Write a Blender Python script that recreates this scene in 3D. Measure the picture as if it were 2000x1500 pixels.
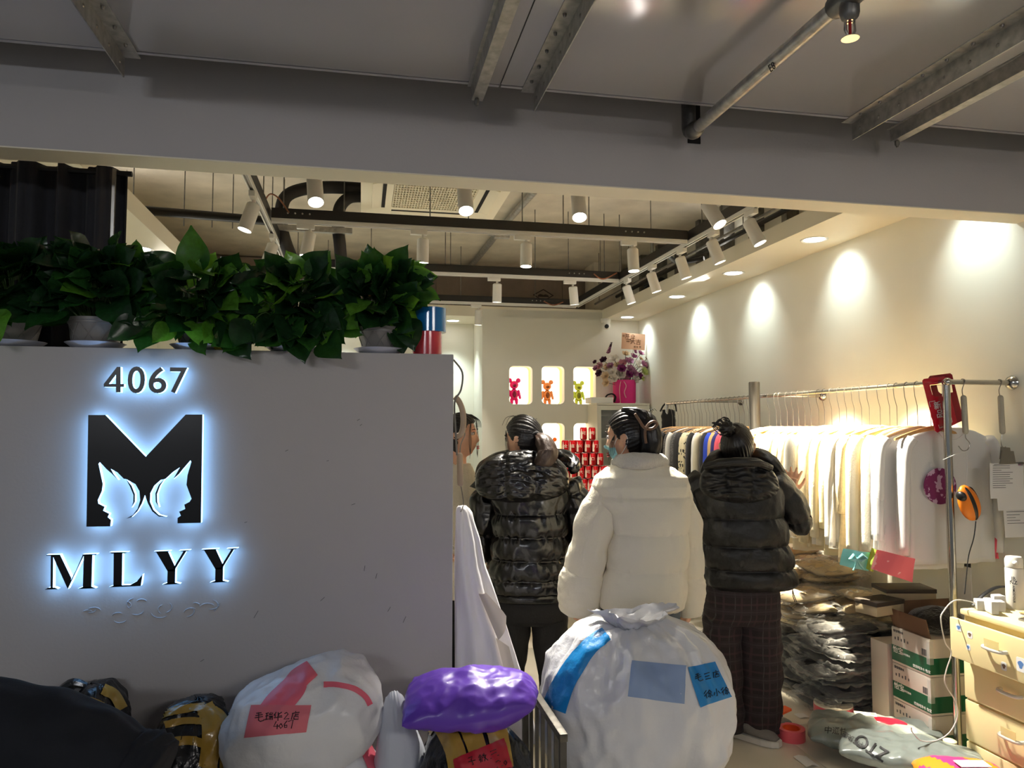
import bpy, bmesh, math, random
from mathutils import Vector, Matrix, Euler, noise, geometry
for o in list(bpy.data.objects): bpy.data.objects.remove(o)
SC = bpy.context.scene
COL = SC.collection
PI = math.pi
V = Vector
rnd = random.Random(7)

# ------------------------------------------------------------------ camera
FPX, YAW, EYE = 1460.0, math.radians(11.4), 1.55
PITCH = math.atan(85 / FPX)
cam_d = bpy.data.cameras.new('camera'); cam = bpy.data.objects.new('camera', cam_d); COL.objects.link(cam)
cam.location = (0, 0, EYE); cam.rotation_euler = (PI / 2 + PITCH, 0, -YAW)
cam_d.sensor_width = 36; cam_d.lens = 36 * FPX / 2000; cam_d.clip_start = .05
SC.camera = cam
# ------------------------------------------------------------------ world, view, large lights
w = bpy.data.worlds.new('world'); SC.world = w; w.use_nodes = True
w.node_tree.nodes['Background'].inputs[0].default_value = (.80, .90, 1.0, 1)
w.node_tree.nodes['Background'].inputs[1].default_value = .16
SC.view_settings.view_transform = 'Standard'; SC.view_settings.look = 'None'
SC.view_settings.gamma = 1; SC.view_settings.use_curve_mapping = False
SC.view_settings.exposure = 0.0
SC.cycles.use_denoising = True
SC.cycles.max_bounces = 10; SC.cycles.diffuse_bounces = 7; SC.cycles.transparent_max_bounces = 12
SC.cycles.sample_clamp_indirect = 6; SC.cycles.caustics_reflective = False; SC.cycles.caustics_refractive = False
def light(name, kind, loc, energy, color, aim=None, size=.1, size_y=None, angle=60, blend=.6, parent=None):
    d = bpy.data.lights.new(name, kind); d.energy = energy; d.color = color
    o = bpy.data.objects.new(name, d); COL.objects.link(o); o.location = loc
    if kind == 'AREA':
        d.size = size
        if size_y: d.shape = 'RECTANGLE'; d.size_y = size_y
    else: d.shadow_soft_size = size
    if kind == 'SPOT': d.spot_size = math.radians(angle); d.spot_blend = blend
    if aim is not None: o.rotation_euler = (V(aim) - V(loc)).to_track_quat('-Z', 'Y').to_euler()
    if parent is not None:
        o.parent = parent; o.matrix_parent_inverse = parent.matrix_basis.inverted()
    return o
# corridor strip lamps of the market hall behind the photographer
light('corridor_lamp', 'AREA', (-2.2, -2.6, 2.8), 46, (.92, .95, 1.0), (-1.6, 2.2, .8), 1.6, .25)
light('corridor_lamp', 'AREA', (2.2, -2.6, 2.8), 46, (1.0, .95, .89), (1.2, 2.2, 1.0), 1.6, .25)
WARM, NEUT, COOLW = (1.0, .80, .50), (1.0, .94, .82), (.86, 1.0, .97)
# added fill lights above the soffits, unseen, brightening the raw concrete ceiling
light('added_ceiling_fill', 'AREA', (2.92, 5.7, 2.95), 13, (1.0, .95, .86), (2.2, 5.7, 3.46), .12, 4.6)
light('added_ceiling_fill', 'AREA', (-1.6, 5.7, 2.95), 15, (1.0, .95, .86), (-.9, 5.7, 3.46), .12, 4.6)

# ------------------------------------------------------------------ helpers: view rays (measuring only)
FW = V((math.sin(YAW) * math.cos(PITCH), math.cos(YAW) * math.cos(PITCH), math.sin(PITCH)))
RT = V((math.cos(YAW), -math.sin(YAW), 0)); UPV = RT.cross(FW)
def at(px, py, X=None, Y=None, Z=None, D=None):
    r = FW + RT * ((px - 1000) / FPX) - UPV * ((py - 750) / FPX)
    t = X / r.x if X is not None else Y / r.y if Y is not None else (Z - EYE) / r.z if Z is not None else D
    return V((0, 0, EYE)) + r * t
# ------------------------------------------------------------------ materials
def S(r, g, b):
    f = lambda c: (c / 255 / 12.92) if c / 255 <= .04045 else ((c / 255 + .055) / 1.055) ** 2.4
    return (f(r), f(g), f(b), 1)
def mat(name, col, rough=.5, metal=0, var=None, bump=None, emit=None, coat=0, alpha=1, trans=0, spec=.5, sheen=0, aniso=None, sss=0, ior=1.45):
    """var=(scale, amount[, stretch]) noise on the colour; bump=(scale, strength[, stretch]) list"""
    m = bpy.data.materials.new(name); m.use_nodes = True; N = m.node_tree.nodes; L = m.node_tree.links
    b = N['Principled BSDF']; b.inputs['Base Color'].default_value = col
    b.inputs['Roughness'].default_value = rough; b.inputs['Metallic'].default_value = metal
    b.inputs['Coat Weight'].default_value = coat; b.inputs['Alpha'].default_value = alpha
    b.inputs['Transmission Weight'].default_value = trans; b.inputs['IOR'].default_value = ior
    b.inputs['Specular IOR Level'].default_value = spec
    b.inputs['Sheen Weight'].default_value = sheen
    b.inputs['Coat Roughness'].default_value = .12
    if sss: b.inputs['Subsurface Weight'].default_value = sss; b.inputs['Subsurface Radius'].default_value = (.02, .008, .004)
    if emit: b.inputs['Emission Color'].default_value = emit[0]; b.inputs['Emission Strength'].default_value = emit[1]
    def nz(scale, stretch, detail=4):
        tc = N.new('ShaderNodeTexCoord'); mp = N.new('ShaderNodeMapping'); n = N.new('ShaderNodeTexNoise')
        mp.inputs['Scale'].default_value = stretch or (1, 1, 1)
        n.inputs['Scale'].default_value = scale; n.inputs['Detail'].default_value = detail
        L.new(tc.outputs['Object'], mp.inputs[0]); L.new(mp.outputs[0], n.inputs['Vector']); return n
    if var:
        n = nz(var[0], var[2] if len(var) > 2 else None)
        r = N.new('ShaderNodeMapRange'); r.inputs['From Min'].default_value = .3; r.inputs['From Max'].default_value = .7
        r.inputs['To Min'].default_value = 1 - var[1]; r.inputs['To Max'].default_value = 1 + var[1]
        mx = N.new('ShaderNodeVectorMath'); mx.operation = 'SCALE'; mx.inputs[0].default_value = col[:3]
        L.new(n.outputs['Fac'], r.inputs['Value']); L.new(r.outputs[0], mx.inputs['Scale']); L.new(mx.outputs[0], b.inputs['Base Color'])
    if bump:
        prev = None
        for q in (bump if isinstance(bump, list) else [bump]):
            n = nz(q[0], q[2] if len(q) > 2 else None, 3); bp = N.new('ShaderNodeBump'); bp.inputs['Strength'].default_value = q[1]; bp.inputs['Distance'].default_value = .01
            L.new(n.outputs['Fac'], bp.inputs['Height'])
            if prev: L.new(prev.outputs[0], bp.inputs['Normal'])
            prev = bp
        L.new(prev.outputs[0], b.inputs['Normal'])
    m.diffuse_color = col
    return m
def emat(name, col, strength):
    m = bpy.data.materials.new(name); m.use_nodes = True; N = m.node_tree.nodes; L = m.node_tree.links
    N.remove(N['Principled BSDF']); e = N.new('ShaderNodeEmission'); e.inputs[0].default_value = col; e.inputs[1].default_value = strength
    L.new(e.outputs[0], N['Material Output'].inputs[0]); return m
def film(name, col, amount, rough=.15, bump=None, edge=.5):
    """thin clear plastic: mostly see-through, with gloss"""
    m = bpy.data.materials.new(name); m.use_nodes = True; N = m.node_tree.nodes; L = m.node_tree.links
    b = N['Principled BSDF']; b.inputs['Base Color'].default_value = col; b.inputs['Roughness'].default_value = rough
    t = N.new('ShaderNodeBsdfTransparent'); x = N.new('ShaderNodeMixShader')
    lw = N.new('ShaderNodeLayerWeight'); lw.inputs[0].default_value = .35
    r = N.new('ShaderNodeMapRange'); r.inputs['To Min'].default_value = amount; r.inputs['To Max'].default_value = min(1, amount + edge)
    L.new(lw.outputs['Facing'], r.inputs['Value']); L.new(r.outputs[0], x.inputs[0])
    L.new(t.outputs[0], x.inputs[1]); L.new(b.outputs[0], x.inputs[2]); L.new(x.outputs[0], N['Material Output'].inputs[0])
    if bump:
        tc = N.new('ShaderNodeTexCoord'); n = N.new('ShaderNodeTexNoise'); n.inputs['Scale'].default_value = bump[0]
        bp = N.new('ShaderNodeBump'); bp.inputs['Strength'].default_value = bump[1]; bp.inputs['Distance'].default_value = .01
        L.new(tc.outputs['Object'], n.inputs['Vector']); L.new(n.outputs['Fac'], bp.inputs['Height']); L.new(bp.outputs[0], b.inputs['Normal'])
        L.new(bp.outputs[0], lw.inputs['Normal'])
    return m
# ------------------------------------------------------------------ mesh building
def frame_from(d, hint=V((0, 0, 1))):
    d = d.normalized()
    if abs(d.dot(hint)) > .95: hint = V((1, 0, 0)) if abs(d.x) < .9 else V((0, 1, 0))
    a = d.cross(hint).normalized(); return a, a.cross(d).normalized()
class MB:
    def __init__(s): s.v = []; s.f = []; s.m = []
    def add(s, vs, fs, m=0, M=None):
        k = len(s.v); s.v += [(M @ V(p)) if M else V(p) for p in vs]; s.f += [tuple(i + k for i in f) for f in fs]; s.m += [m] * len(fs); return s
    def box(s, c, d, rot=None, m=0):
        x, y, z = (q / 2 for q in d); vs = [(i, j, k) for i in (-x, x) for j in (-y, y) for k in (-z, z)]
        M = Matrix.Translation(V(c)) @ (Euler(rot).to_matrix().to_4x4() if rot else Matrix())
        return s.add(vs, [(0, 1, 3, 2), (4, 6, 7, 5), (0, 4, 5, 1), (2, 3, 7, 6), (0, 2, 6, 4), (1, 5, 7, 3)], m, M)
    def bb(s, a, b, m=0): return s.box([(p + q) / 2 for p, q in zip(a, b)], [abs(q - p) for p, q in zip(a, b)], None, m)
    def loft(s, rings, caps=True, m=0, closed=True):
        n = len(rings[0]); k = len(s.v)
        for r in rings: s.v += [V(p) for p in r]
        for i in range(len(rings) - 1):
            for j in range(n if closed else n - 1):
                a = k + i * n + j; b = k + i * n + (j + 1) % n; s.f.append((a, b, b + n, a + n)); s.m.append(m)
        if caps and closed:
            s.f.append(tuple(k + j for j in reversed(range(n)))); s.f.append(tuple(k + (len(rings) - 1) * n + j for j in range(n))); s.m += [m, m]
        return s
    def tube(s, pts, r, n=8, caps=True, m=0, flat=1.0):
        pts = [V(p) for p in pts]; N = len(pts); rr = r if isinstance(r, (list, tuple)) else [r] * N
        a = None; rings = []
        for i in range(N):
            d = (pts[min(i + 1, N - 1)] - pts[max(i - 1, 0)]).normalized()
            if a is None: a, b = frame_from(d)
            else:
                a = (a - d * a.dot(d)); a = a.normalized() if a.length > 1e-6 else frame_from(d)[0]; b = a.cross(d)
            rings.append([pts[i] + (a * math.cos(t) + b * math.sin(t) * flat) * rr[i] for t in (2 * PI * j / n for j in range(n))])
        return s.loft(rings, caps, m)
    def lathe(s, prof, n=24, M=None, caps=False, m=0):
        k = MB(); k.loft([[(r * math.cos(2 * PI * j / n), r * math.sin(2 * PI * j / n), z) for j in range(n)] for r, z in prof], caps, m)
        return s.add(k.v, k.f, m, M)
    def ell(s, c, r, rot=None, n=16, k=10, m=0):
        M = Matrix.Translation(V(c)) @ (Euler(rot).to_matrix().to_4x4() if rot else Matrix()) @ Matrix.Diagonal(V((*r, 1)))
        return s.lathe([(max(1e-3, math.sin(PI * i / k)), -math.cos(PI * i / k)) for i in range(k + 1)], n, M, True, m)
    def cap(s, p, q, r1, r2, n=12, m=0):
        p, q = V(p), V(q); d = (q - p).normalized(); pts = []; rs = []
        for t in (90, 60, 30, 0): pts.append(p - d * r1 * math.sin(R(t))); rs.append(max(1e-4, r1 * math.cos(R(t))))
        for t in (0, 30, 60, 90): pts.append(q + d * r2 * math.sin(R(t))); rs.append(max(1e-4, r2 * math.cos(R(t))))
        return s.tube(pts, rs, n, True, m)
    def prism(s, loops, d, M=None, m=0):
        """loops: outline then holes, 2-D; extruded 0..d along local z"""
        L = [[V((x, y, 0)) for x, y in l] for l in loops]; tri = geometry.tessellate_polygon(L); flat = [p for l in L for p in l]
        vs = [(p.x, p.y, 0) for p in flat] + [(p.x, p.y, d) for p in flat]; n = len(flat); fs = []
        for t in tri:
            a, b, c = (flat[i] for i in t)
            if (b - a).cross(c - a).z < 0: t = t[::-1]
            fs.append(tuple(i + n for i in t)); fs.append(tuple(t[::-1]))
        k = 0
        for l in L:
            q = len(l)
            for i in range(q):
                j = (i + 1) % q; fs.append((k + i, k + j, k + j + n, k + i + n))
            k += q
        return s.add(vs, fs, m, M)
    def disp(s, fn):
        s.v = [fn(p) for p in s.v]; return s
    def build(s, name, mt, parent=None, smooth=None, world=False, bevel=0, kind=None, weld=False, label=None):
        me = bpy.data.meshes.new(name); vs = s.v
        if world and parent is not None:
            M = wm(parent).inverted(); vs = [M @ p for p in vs]
        me.from_pydata([tuple(p) for p in vs], [], s.f)
        mats = mt if isinstance(mt, (list, tuple)) else [mt]
        for q in mats: me.materials.append(q)
        if len(mats) > 1: me.polygons.foreach_set('material_index', s.m)
        bm = bmesh.new(); bm.from_mesh(me)
        if weld: bmesh.ops.remove_doubles(bm, verts=bm.verts, dist=1e-5)
        bmesh.ops.recalc_face_normals(bm, faces=bm.faces)
        if bevel: bmesh.ops.bevel(bm, geom=[e for e in bm.edges if len(e.link_faces) == 2 and e.calc_face_angle(0) > .6], offset=bevel, segments=2, affect='EDGES', profile=.6)
        bm.to_mesh(me); bm.free()
        if smooth is None: smooth = 24 if bevel else 40
        if smooth:
            me.polygons.foreach_set('use_smooth', [True] * len(me.polygons))
            if smooth < 180: me.set_sharp_from_angle(angle=R(smooth))
        return link(name, me, parent, kind, label)
R = math.radians
def wm(o):
    m = o.matrix_basis.copy()
    return wm(o.parent) @ o.matrix_parent_inverse @ m if o.parent else m
def link(name, me, parent=None, kind=None, label=None):
    o = bpy.data.objects.new(name, me); COL.objects.link(o)
    if parent is not None: o.parent = parent
    if kind: o['kind'] = kind
    if label: o['label'] = label
    return o
def tag(o, label, cat, group=None, kind=None):
    o['label'] = label; o['category'] = cat
    if group: o['group'] = group
    if kind: o['kind'] = kind
    return o
def thing(name, label, cat, loc=(0, 0, 0), rz=0, group=None):
    o = bpy.data.objects.new(name, None); COL.objects.link(o); o.location = loc; o.rotation_euler = (0, 0, rz); o.empty_display_size = .05
    return tag(o, label, cat, group)
def dup(o, loc=None, rot=None, label=None, group=None, mats=None):
    """copy a thing with its parts and sub-parts"""
    def cp(x, par):
        c = x.copy(); COL.objects.link(c)
        if par is not None: c.parent = par
        for ch in x.children: cp(ch, c)
        return c
    r = cp(o, None)
    if loc is not None: r.location = loc
    if rot is not None: r.rotation_euler = rot
    if label: r['label'] = label
    if group: r['group'] = group
    return r
def struct(name, mb, mt, label, cat, **k):
    return tag(mb.build(name, mt, **k), label, cat, kind='structure')
def text(body, size, M, mt, parent, name='lettering', depth=.0008, bold=0, sx=1, align='CENTER', world=True):
    c = bpy.data.curves.new('t', 'FONT'); c.body = body; c.size = size; c.extrude = depth; c.align_x = align; c.align_y = 'CENTER'; c.offset = bold * size; c.resolution_u = 3
    o = bpy.data.objects.new('t', c); COL.objects.link(o); DG = bpy.context.evaluated_depsgraph_get()
    me = bpy.data.meshes.new_from_object(o.evaluated_get(DG)); bpy.data.objects.remove(o); bpy.data.curves.remove(c)
    T = M @ Matrix.Diagonal((sx, 1, 1, 1))
    if world and parent is not None: T = wm(parent).inverted() @ T
    me.transform(T); me.materials.clear(); me.materials.append(mt); me.name = name
    return link(name, me, parent)
def plane_M(o, x, y):
    """frame with local x, y on a plane through o, z = x cross y"""
    x = V(x).normalized(); z = x.cross(V(y)).normalized(); y = z.cross(x)
    return Matrix((( x.x, y.x, z.x, o[0]), (x.y, y.y, z.y, o[1]), (x.z, y.z, z.z, o[2]), (0, 0, 0, 1)))
def rrect(w, h, r, n=6, cx=0, cy=0):
    out = []
    for qx, qy, a0 in ((1, 1, 0), (-1, 1, 90), (-1, -1, 180), (1, -1, 270)):
        for i in range(n + 1):
            a = R(a0 + 90 * i / n); out.append((cx + qx * (w / 2 - r) + r * math.cos(a), cy + qy * (h / 2 - r) + r * math.sin(a)))
    return out
def nz3(p, s, seed=0): return noise.noise(V(p) * s + V((seed * 7.31, seed * 3.17, seed * 1.7)))
def smoothpath(pts, k=6):
    """Catmull-Rom through pts"""
    P = [V(p) for p in pts]; out = []
    for i in range(len(P) - 1):
        p0, p1, p2, p3 = P[max(i - 1, 0)], P[i], P[i + 1], P[min(i + 2, len(P) - 1)]
        for j in range(k):
            t = j / k; out.append(.5 * ((2 * p1) + (p2 - p0) * t + (2 * p0 - 5 * p1 + 4 * p2 - p3) * t * t + (3 * p1 - p0 - 3 * p2 + p3) * t ** 3))
    out.append(P[-1]); return out
# ================================================================== THE SETTING
M_wallin = mat('cream wall paint', S(226, 224, 212), .55, var=(3, .02), bump=(60, .03))
M_facade = mat('white facade paint', S(182, 178, 178), .6, var=(1.5, .03), bump=[(90, .05), (4, .05)])
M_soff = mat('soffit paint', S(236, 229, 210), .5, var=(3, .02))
M_conc = mat('raw pale concrete', S(206, 197, 180), .85, var=(3.5, .16), bump=[(9, .35), (60, .2)])
M_conc2 = mat('brown formwork concrete', S(136, 122, 110), .85, var=(5, .12), bump=(30, .25))
M_ceilp = mat('glossy ceiling panel', S(206, 203, 207), .12, .45, var=(1.2, .03), bump=[(.9, .03), (2.5, .006, (1, .15, 1))], spec=1.0, coat=.2)
M_galv = mat('galvanised steel', S(176, 174, 170), .4, .7, var=(30, .25), bump=(40, .1))
M_galvd = mat('dull zinc steel', S(120, 118, 114), .45, .8, var=(25, .3))
M_tile = mat('glossy cream floor tile', S(222, 214, 198), .18, var=(4, .03), spec=.5)
M_grout = mat('grey grout', S(120, 114, 104), .8)
M_dark = mat('dark cavity', S(22, 20, 20), .9)
M_black = mat('matt black steel', S(28, 26, 26), .45)
M_blackp = mat('black plastic', S(18, 18, 19), .4)
M_white = mat('white enamel', S(236, 234, 228), .4)
M_whitem = mat('white satin plastic', S(226, 224, 218), .45)
M_chrome = mat('polished steel tube', S(190, 186, 178), .18, 1.0, var=(8, .05))
M_steel = mat('brushed steel', S(150, 146, 140), .32, 1.0)
M_ink = mat('black marker ink', S(20, 20, 24), .6)
M_lamp = emat('lit lamp lens', (1, .95, .84, 1), 18)
M_lampc = emat('lit downlight disc', (1, .98, .93, 1), 14)

XW, YB, ZS = 3.12, 8.2, 2.775          # right wall, back wall, soffit underside
# floor: slab with tiles
fl = MB().bb((-4.2, -3.2, -.12), (4.2, 9.2, -.012))
floor = struct('floor', fl, M_grout, 'pale glossy tiled floor of the shop and passage', 'floor')
tme = None
for i in range(-5, 5):
    for j in range(0, 11):
        if tme is None:
            b = MB().box((0, 0, -.006), (.797, .797, .012)); t0 = b.build('tile', M_tile, floor, bevel=.0015); tme = t0.data; t0.location = (i * .8 + .1, j * .8 + .03, 0)
        else:
            t0 = link('tile', tme, floor); t0.location = (i * .8 + .1, j * .8 + .03, 0)
# right wall (continues towards the passage), left wall, walls of the passage end
struct('wall_right', MB().bb((XW, -.6, 0), (XW + .15, 9.0, 3.6)), M_wallin, 'long cream wall behind the clothes rail', 'wall')
struct('wall_left', MB().bb((-2.35, 3.03, 0), (-2.2, 9.0, 3.6)), M_wallin, 'cream side wall behind the row of pot plants', 'wall')
# back wall with recess at the side and six lit niches cut through
wb_x0, wb_x1 = 1.30, XW
nz_w, nz_h = .262, .424
niches = [(1.735, 2.02), (2.103, 2.025), (2.471, 2.025), (1.735, 1.385), (2.103, 1.385), (2.471, 1.385)]
outer = [(wb_x0, 0), (wb_x1, 0), (wb_x1, 2.86), (wb_x0, 2.86)]
loops = [outer] + [rrect(nz_w, nz_h, .05, 6, cx, cz)[::-1] for cx, cz in niches]
Mb = plane_M((0, YB, 0), (1, 0, 0), (0, 0, 1))   # z points to -Y
wall_b = MB().prism(loops, .10, Mb @ Matrix.Translation((0, 0, -.0)))
wback = struct('wall_back', wall_b, M_wallin, 'cream back wall with rows of rounded lit niches', 'wall', smooth=30)
struct('wall_recess', MB().bb((-2.2, 8.75, 0), (1.30, 8.9, 2.9)).bb((1.30, 8.2, 0), (1.42, 8.75, 2.86)), M_wallin, 'cream recessed wall beside the niche wall', 'wall')
M_nglow = emat('backlit niche panel', (1, .90, .66, 1), 4.0)
M_nside = mat('warm niche lining', S(250, 190, 84), .5)
for k, (cx, cz) in enumerate(niches):
    lin = MB(); lp = rrect(nz_w + .004, nz_h + .004, .05, 6, cx, cz)
    lin.loft([[(x, YB - .0, z) for x, z in lp], [(x, YB + .12, z) for x, z in lp]], False)
    lin.build('niche_lining', M_nside, wback, 60)
    MB().prism([rrect(nz_w + .004, nz_h + .004, .05, 6, cx, cz)], .01, plane_M((0, YB + .135, 0), (1, 0, 0), (0, 0, 1))).build('niche_panel', M_nglow, wback, 30)
# soffits
struct('trim_1', MB().bb((2.685, 3.03, ZS), (XW, YB, ZS + .115)), M_soff, 'cream soffit along the wall over the clothes rail', 'soffit')
struct('trim_2', MB().bb((-1.30, 8.1, ZS), (2.685, 8.9, ZS + .115)), M_soff, 'cream soffit across the back wall', 'soffit')
struct('trim_3', MB().bb((-2.2, 3.03, ZS), (-1.30, 8.9, ZS + .115)), M_soff, 'cream soffit over the plants side of the shop', 'soffit')
# raw concrete ceiling, beams and brown formwork wall behind the soffits
cs = MB().bb((-4, 3.03, 3.46), (4.2, 9.0, 3.7)).bb((2.62, 8.2, 2.9), (2.95, 8.55, 3.46))
struct('ceiling', cs, M_conc, 'raw pale concrete ceiling above the track lights', 'ceiling')
brown = MB()
for i in range(7): brown.bb((-2.2 + i * .76, 8.62 + .004 * (i % 2), 2.8), (-1.445 + i * .76, 8.75, 3.46))
wbr = struct('wall_back_upper', MB().bb((-2.2, 8.72, 2.8), (XW, 8.95, 3.46)), M_conc2, 'brown formwork board wall under the concrete ceiling', 'wall')
for i in range(7): MB().bb((-2.2 + i * .76, 8.62 + .004 * (i % 2), 2.8), (-1.446 + i * .76, 8.72, 3.44)).build('board', M_conc2, wbr, 0)
M_stencil = mat('stencil print', S(52, 44, 38), .9)
MT = lambda x, z, y=8.617: plane_M((x, y, z), (1, 0, 0), (0, 0, 1))
text('500吨码垛设备', .055, MT(1.04, 3.065), M_stencil, wbr, 'stencil_print'); text('石膏工业辅料管理', .05, MT(1.04, 2.99), M_stencil, wbr, 'stencil_print')
for sx in (.66, 2.12):
    dm = MB().prism([[(-.13, 0), (0, -.075), (.13, 0), (0, .075)], [(-.108, 0), (0, .062), (.108, 0), (0, -.062)]], .002, MT(sx, 3.13 if sx > 1 else 3.37))
    dm.prism([[(-.07, -.02), (.07, -.02), (.06, 0), (.03, .012), (0, .003), (-.04, .014), (-.065, 0)]], .002, MT(sx, 3.13 if sx > 1 else 3.37))
    dm.build('stencil_print', M_stencil, wbr, 0)
# header beam over the opening
struct('wall_front', MB().bb((-4.2, 2.9, 2.545), (XW + .01, 3.03, 3.6)), M_facade, 'wide pale beam over the shop opening', 'beam')
struct('trim_4', MB().bb((-4.2, 2.898, 2.541), (XW + .01, 3.034, 2.546)), M_soff, 'thin cream slab added to brighten the underside of the beam', 'trim')  # paler slab added to put the shop's bounced light into the underside's colour
# ceiling of the passage: glossy panels with narrow seams and an edge strip
oc = struct('ceiling_passage', MB().bb((-4.2, -3.2, 2.861), (4.2, 2.702, 3.1)).bb((-4.2, 2.702, 3.06), (4.2, 2.9, 3.1)), M_galvd, 'glossy grey panel ceiling over the passage', 'ceiling')
xs = [-4.2, -2.0, -.80, .50, 2.11, 4.2]
for a, b in zip(xs, xs[1:]):
    MB().bb((a + .002, -3.2, 2.84), (b - .002, 2.70, 2.86)).build('panel', M_ceilp, oc, bevel=.001)
    MB().bb((a + .004, 2.704, 2.838), (b - .004, 2.72, 2.88)).build('edge_strip', M_ceilp, oc, 0)
# front partition
PX1 = .352
pt = struct('wall_partition', MB().bb((-4.0, 2.9, 0), (PX1, 3.06, 1.836)), M_facade, 'low white partition carrying the lit shop sign', 'partition', bevel=.004)
M_scuff = mat('dark scuff', S(70, 68, 70), .8); M_ghost = mat('peeled paint edge', S(176, 178, 184), .7, bump=(70, .6))
sc = MB()
for px, py, l, a in [(700, 820, .012, 30), (705, 830, .01, 40), (712, 1110, .02, 80), (735, 1125, .02, 75), (640, 900, .008, 10), (760, 1190, .02, 60), (790, 1210, .025, 65), (630, 1170, .02, 40), (560, 880, .012, 25), (500, 1200, .03, 60), (655, 1275, .02, 70), (690, 985, .015, 20), (480, 1020, .01, 20), (395, 1290, .014, 30)]:
    p = at(px, py, Y=2.8985); a = R(a); d = V((math.cos(a), 0, math.sin(a))) * l / 2; e = V((-math.sin(a), 0, math.cos(a))) * .0008
    sc.add([p - d - e, p + d - e, p + d + e, p - d + e], [(0, 1, 2, 3)])
sc.build('scuff_marks', M_scuff, pt, 0, kind='stuff')
gh = MB()
for k, (px, py) in enumerate([(182, 1200), (232, 1195), (275, 1190), (320, 1192), (375, 1190), (405, 1185)]):
    for q in range(3):
        c = at(px + rnd.uniform(-12, 12), py + rnd.uniform(-14, 14), Y=2.8985); a0 = rnd.uniform(0, 6.28); r = rnd.uniform(.015, .035)
        gh.tube([c + V((r * math.cos(a0 + t), 0, r * .7 * math.sin(a0 + t))) for t in (i * .35 for i in range(7))], [.0008] + [.0022] * 5 + [.0008], 4)
gh.build('peeled_letter_traces', M_ghost, pt, 60, kind='stuff')
# dark pier behind the left part of the opening is the hung black curtain
M_curt = mat('black curtain cloth', S(36, 36, 42), .85, var=(8, .15), sheen=.15)
cu = MB(); n = 90; x0, x1 = at(-160, 400, Y=3.3).x, at(246, 400, Y=3.3).x
prof = [(x0 + (x1 - x0) * i / n, 3.3 + .035 * math.sin(i * .38 + .8 * math.sin(i * .21)) + .010 * math.sin(i * 1.1)) for i in range(n + 1)]
rg = [[V((x, y, z)) for x, y in prof] for z in (1.3, 1.7, 2.1, 2.4, 2.62)]
cu.loft(rg, False, closed=False); cu.loft([[p + V((0, .012, 0)) for p in r] for r in rg], False, closed=False)
cur = thing('curtain', 'black pleated curtain hanging behind the dark end of the plant row', 'curtain', (x0, 3.3, 1.3))
cu.build('cloth', M_curt, cur, 180, world=True)
MB().tube([(x0 - .02, 3.3, 2.6), (x1 + .02, 3.3, 2.6)], .012).build('curtain_rod', M_black, cur, world=True)
st = MB().bb((at(218, 400, Y=3.24).x, 3.235, 1.3), (at(224, 400, Y=3.24).x, 3.25, 2.6)); st.build('pale_edge_strip', M_steel, cur, world=True)
# ================================================================== LIGHT FITTINGS AND CEILING KIT
def downlight(x, y, label, e=60, spot=84, col=COOLW, tilt=.002):
    t = thing('downlight', label, 'downlight', (x, y, ZS), 0, 'round downlights set into the soffits')
    MB().lathe([(.066, -.001), (.08, -.006), (.086, -.003), (.087, 0), (.066, .0)], 28).build('trim_ring', M_white, t)
    MB().lathe([(.001, -.0025), (.066, -.0025), (.066, .0), (.001, .0)], 28).build('lens', M_lampc, t, 0)
    light('downlight_beam', 'SPOT', (x, y, ZS - .03), e, col, (x + tilt, y, ZS - .03 - .24), .035, None, spot, 1.0)
for y, n in ((3.26, 'round downlight hidden over the wall end by the beam'), (4.33, 'first round downlight in the soffit behind the beam'), (5.41, 'second round downlight in the soffit behind the beam'),
             (6.50, 'third round downlight in the soffit behind the beam'), (7.83, 'round downlight in the soffit corner above the flower card')):
    downlight(2.885, y, n, 15, 92, COOLW, .19)
downlight(1.02, 8.49, 'round downlight over the recess beside the blue tape roll', 75)
downlight(-1.50, 5.47, 'round downlight half hidden behind the tall upright leaf', 70)
downlight(-.2, 8.49, 'round downlight behind the plants in the back soffit', 70)
for y, n in ((4.2, 'added unseen downlight brightening the soffit above the curtain end plants'), (6.7, 'added unseen downlight brightening the plant side soffit past the tall leaf'), (7.9, 'added unseen downlight brightening the plant side soffit near the back corner')): downlight(-1.75, y, n, 70)  # added downlights out of view, brightening the plant side soffit

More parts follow.
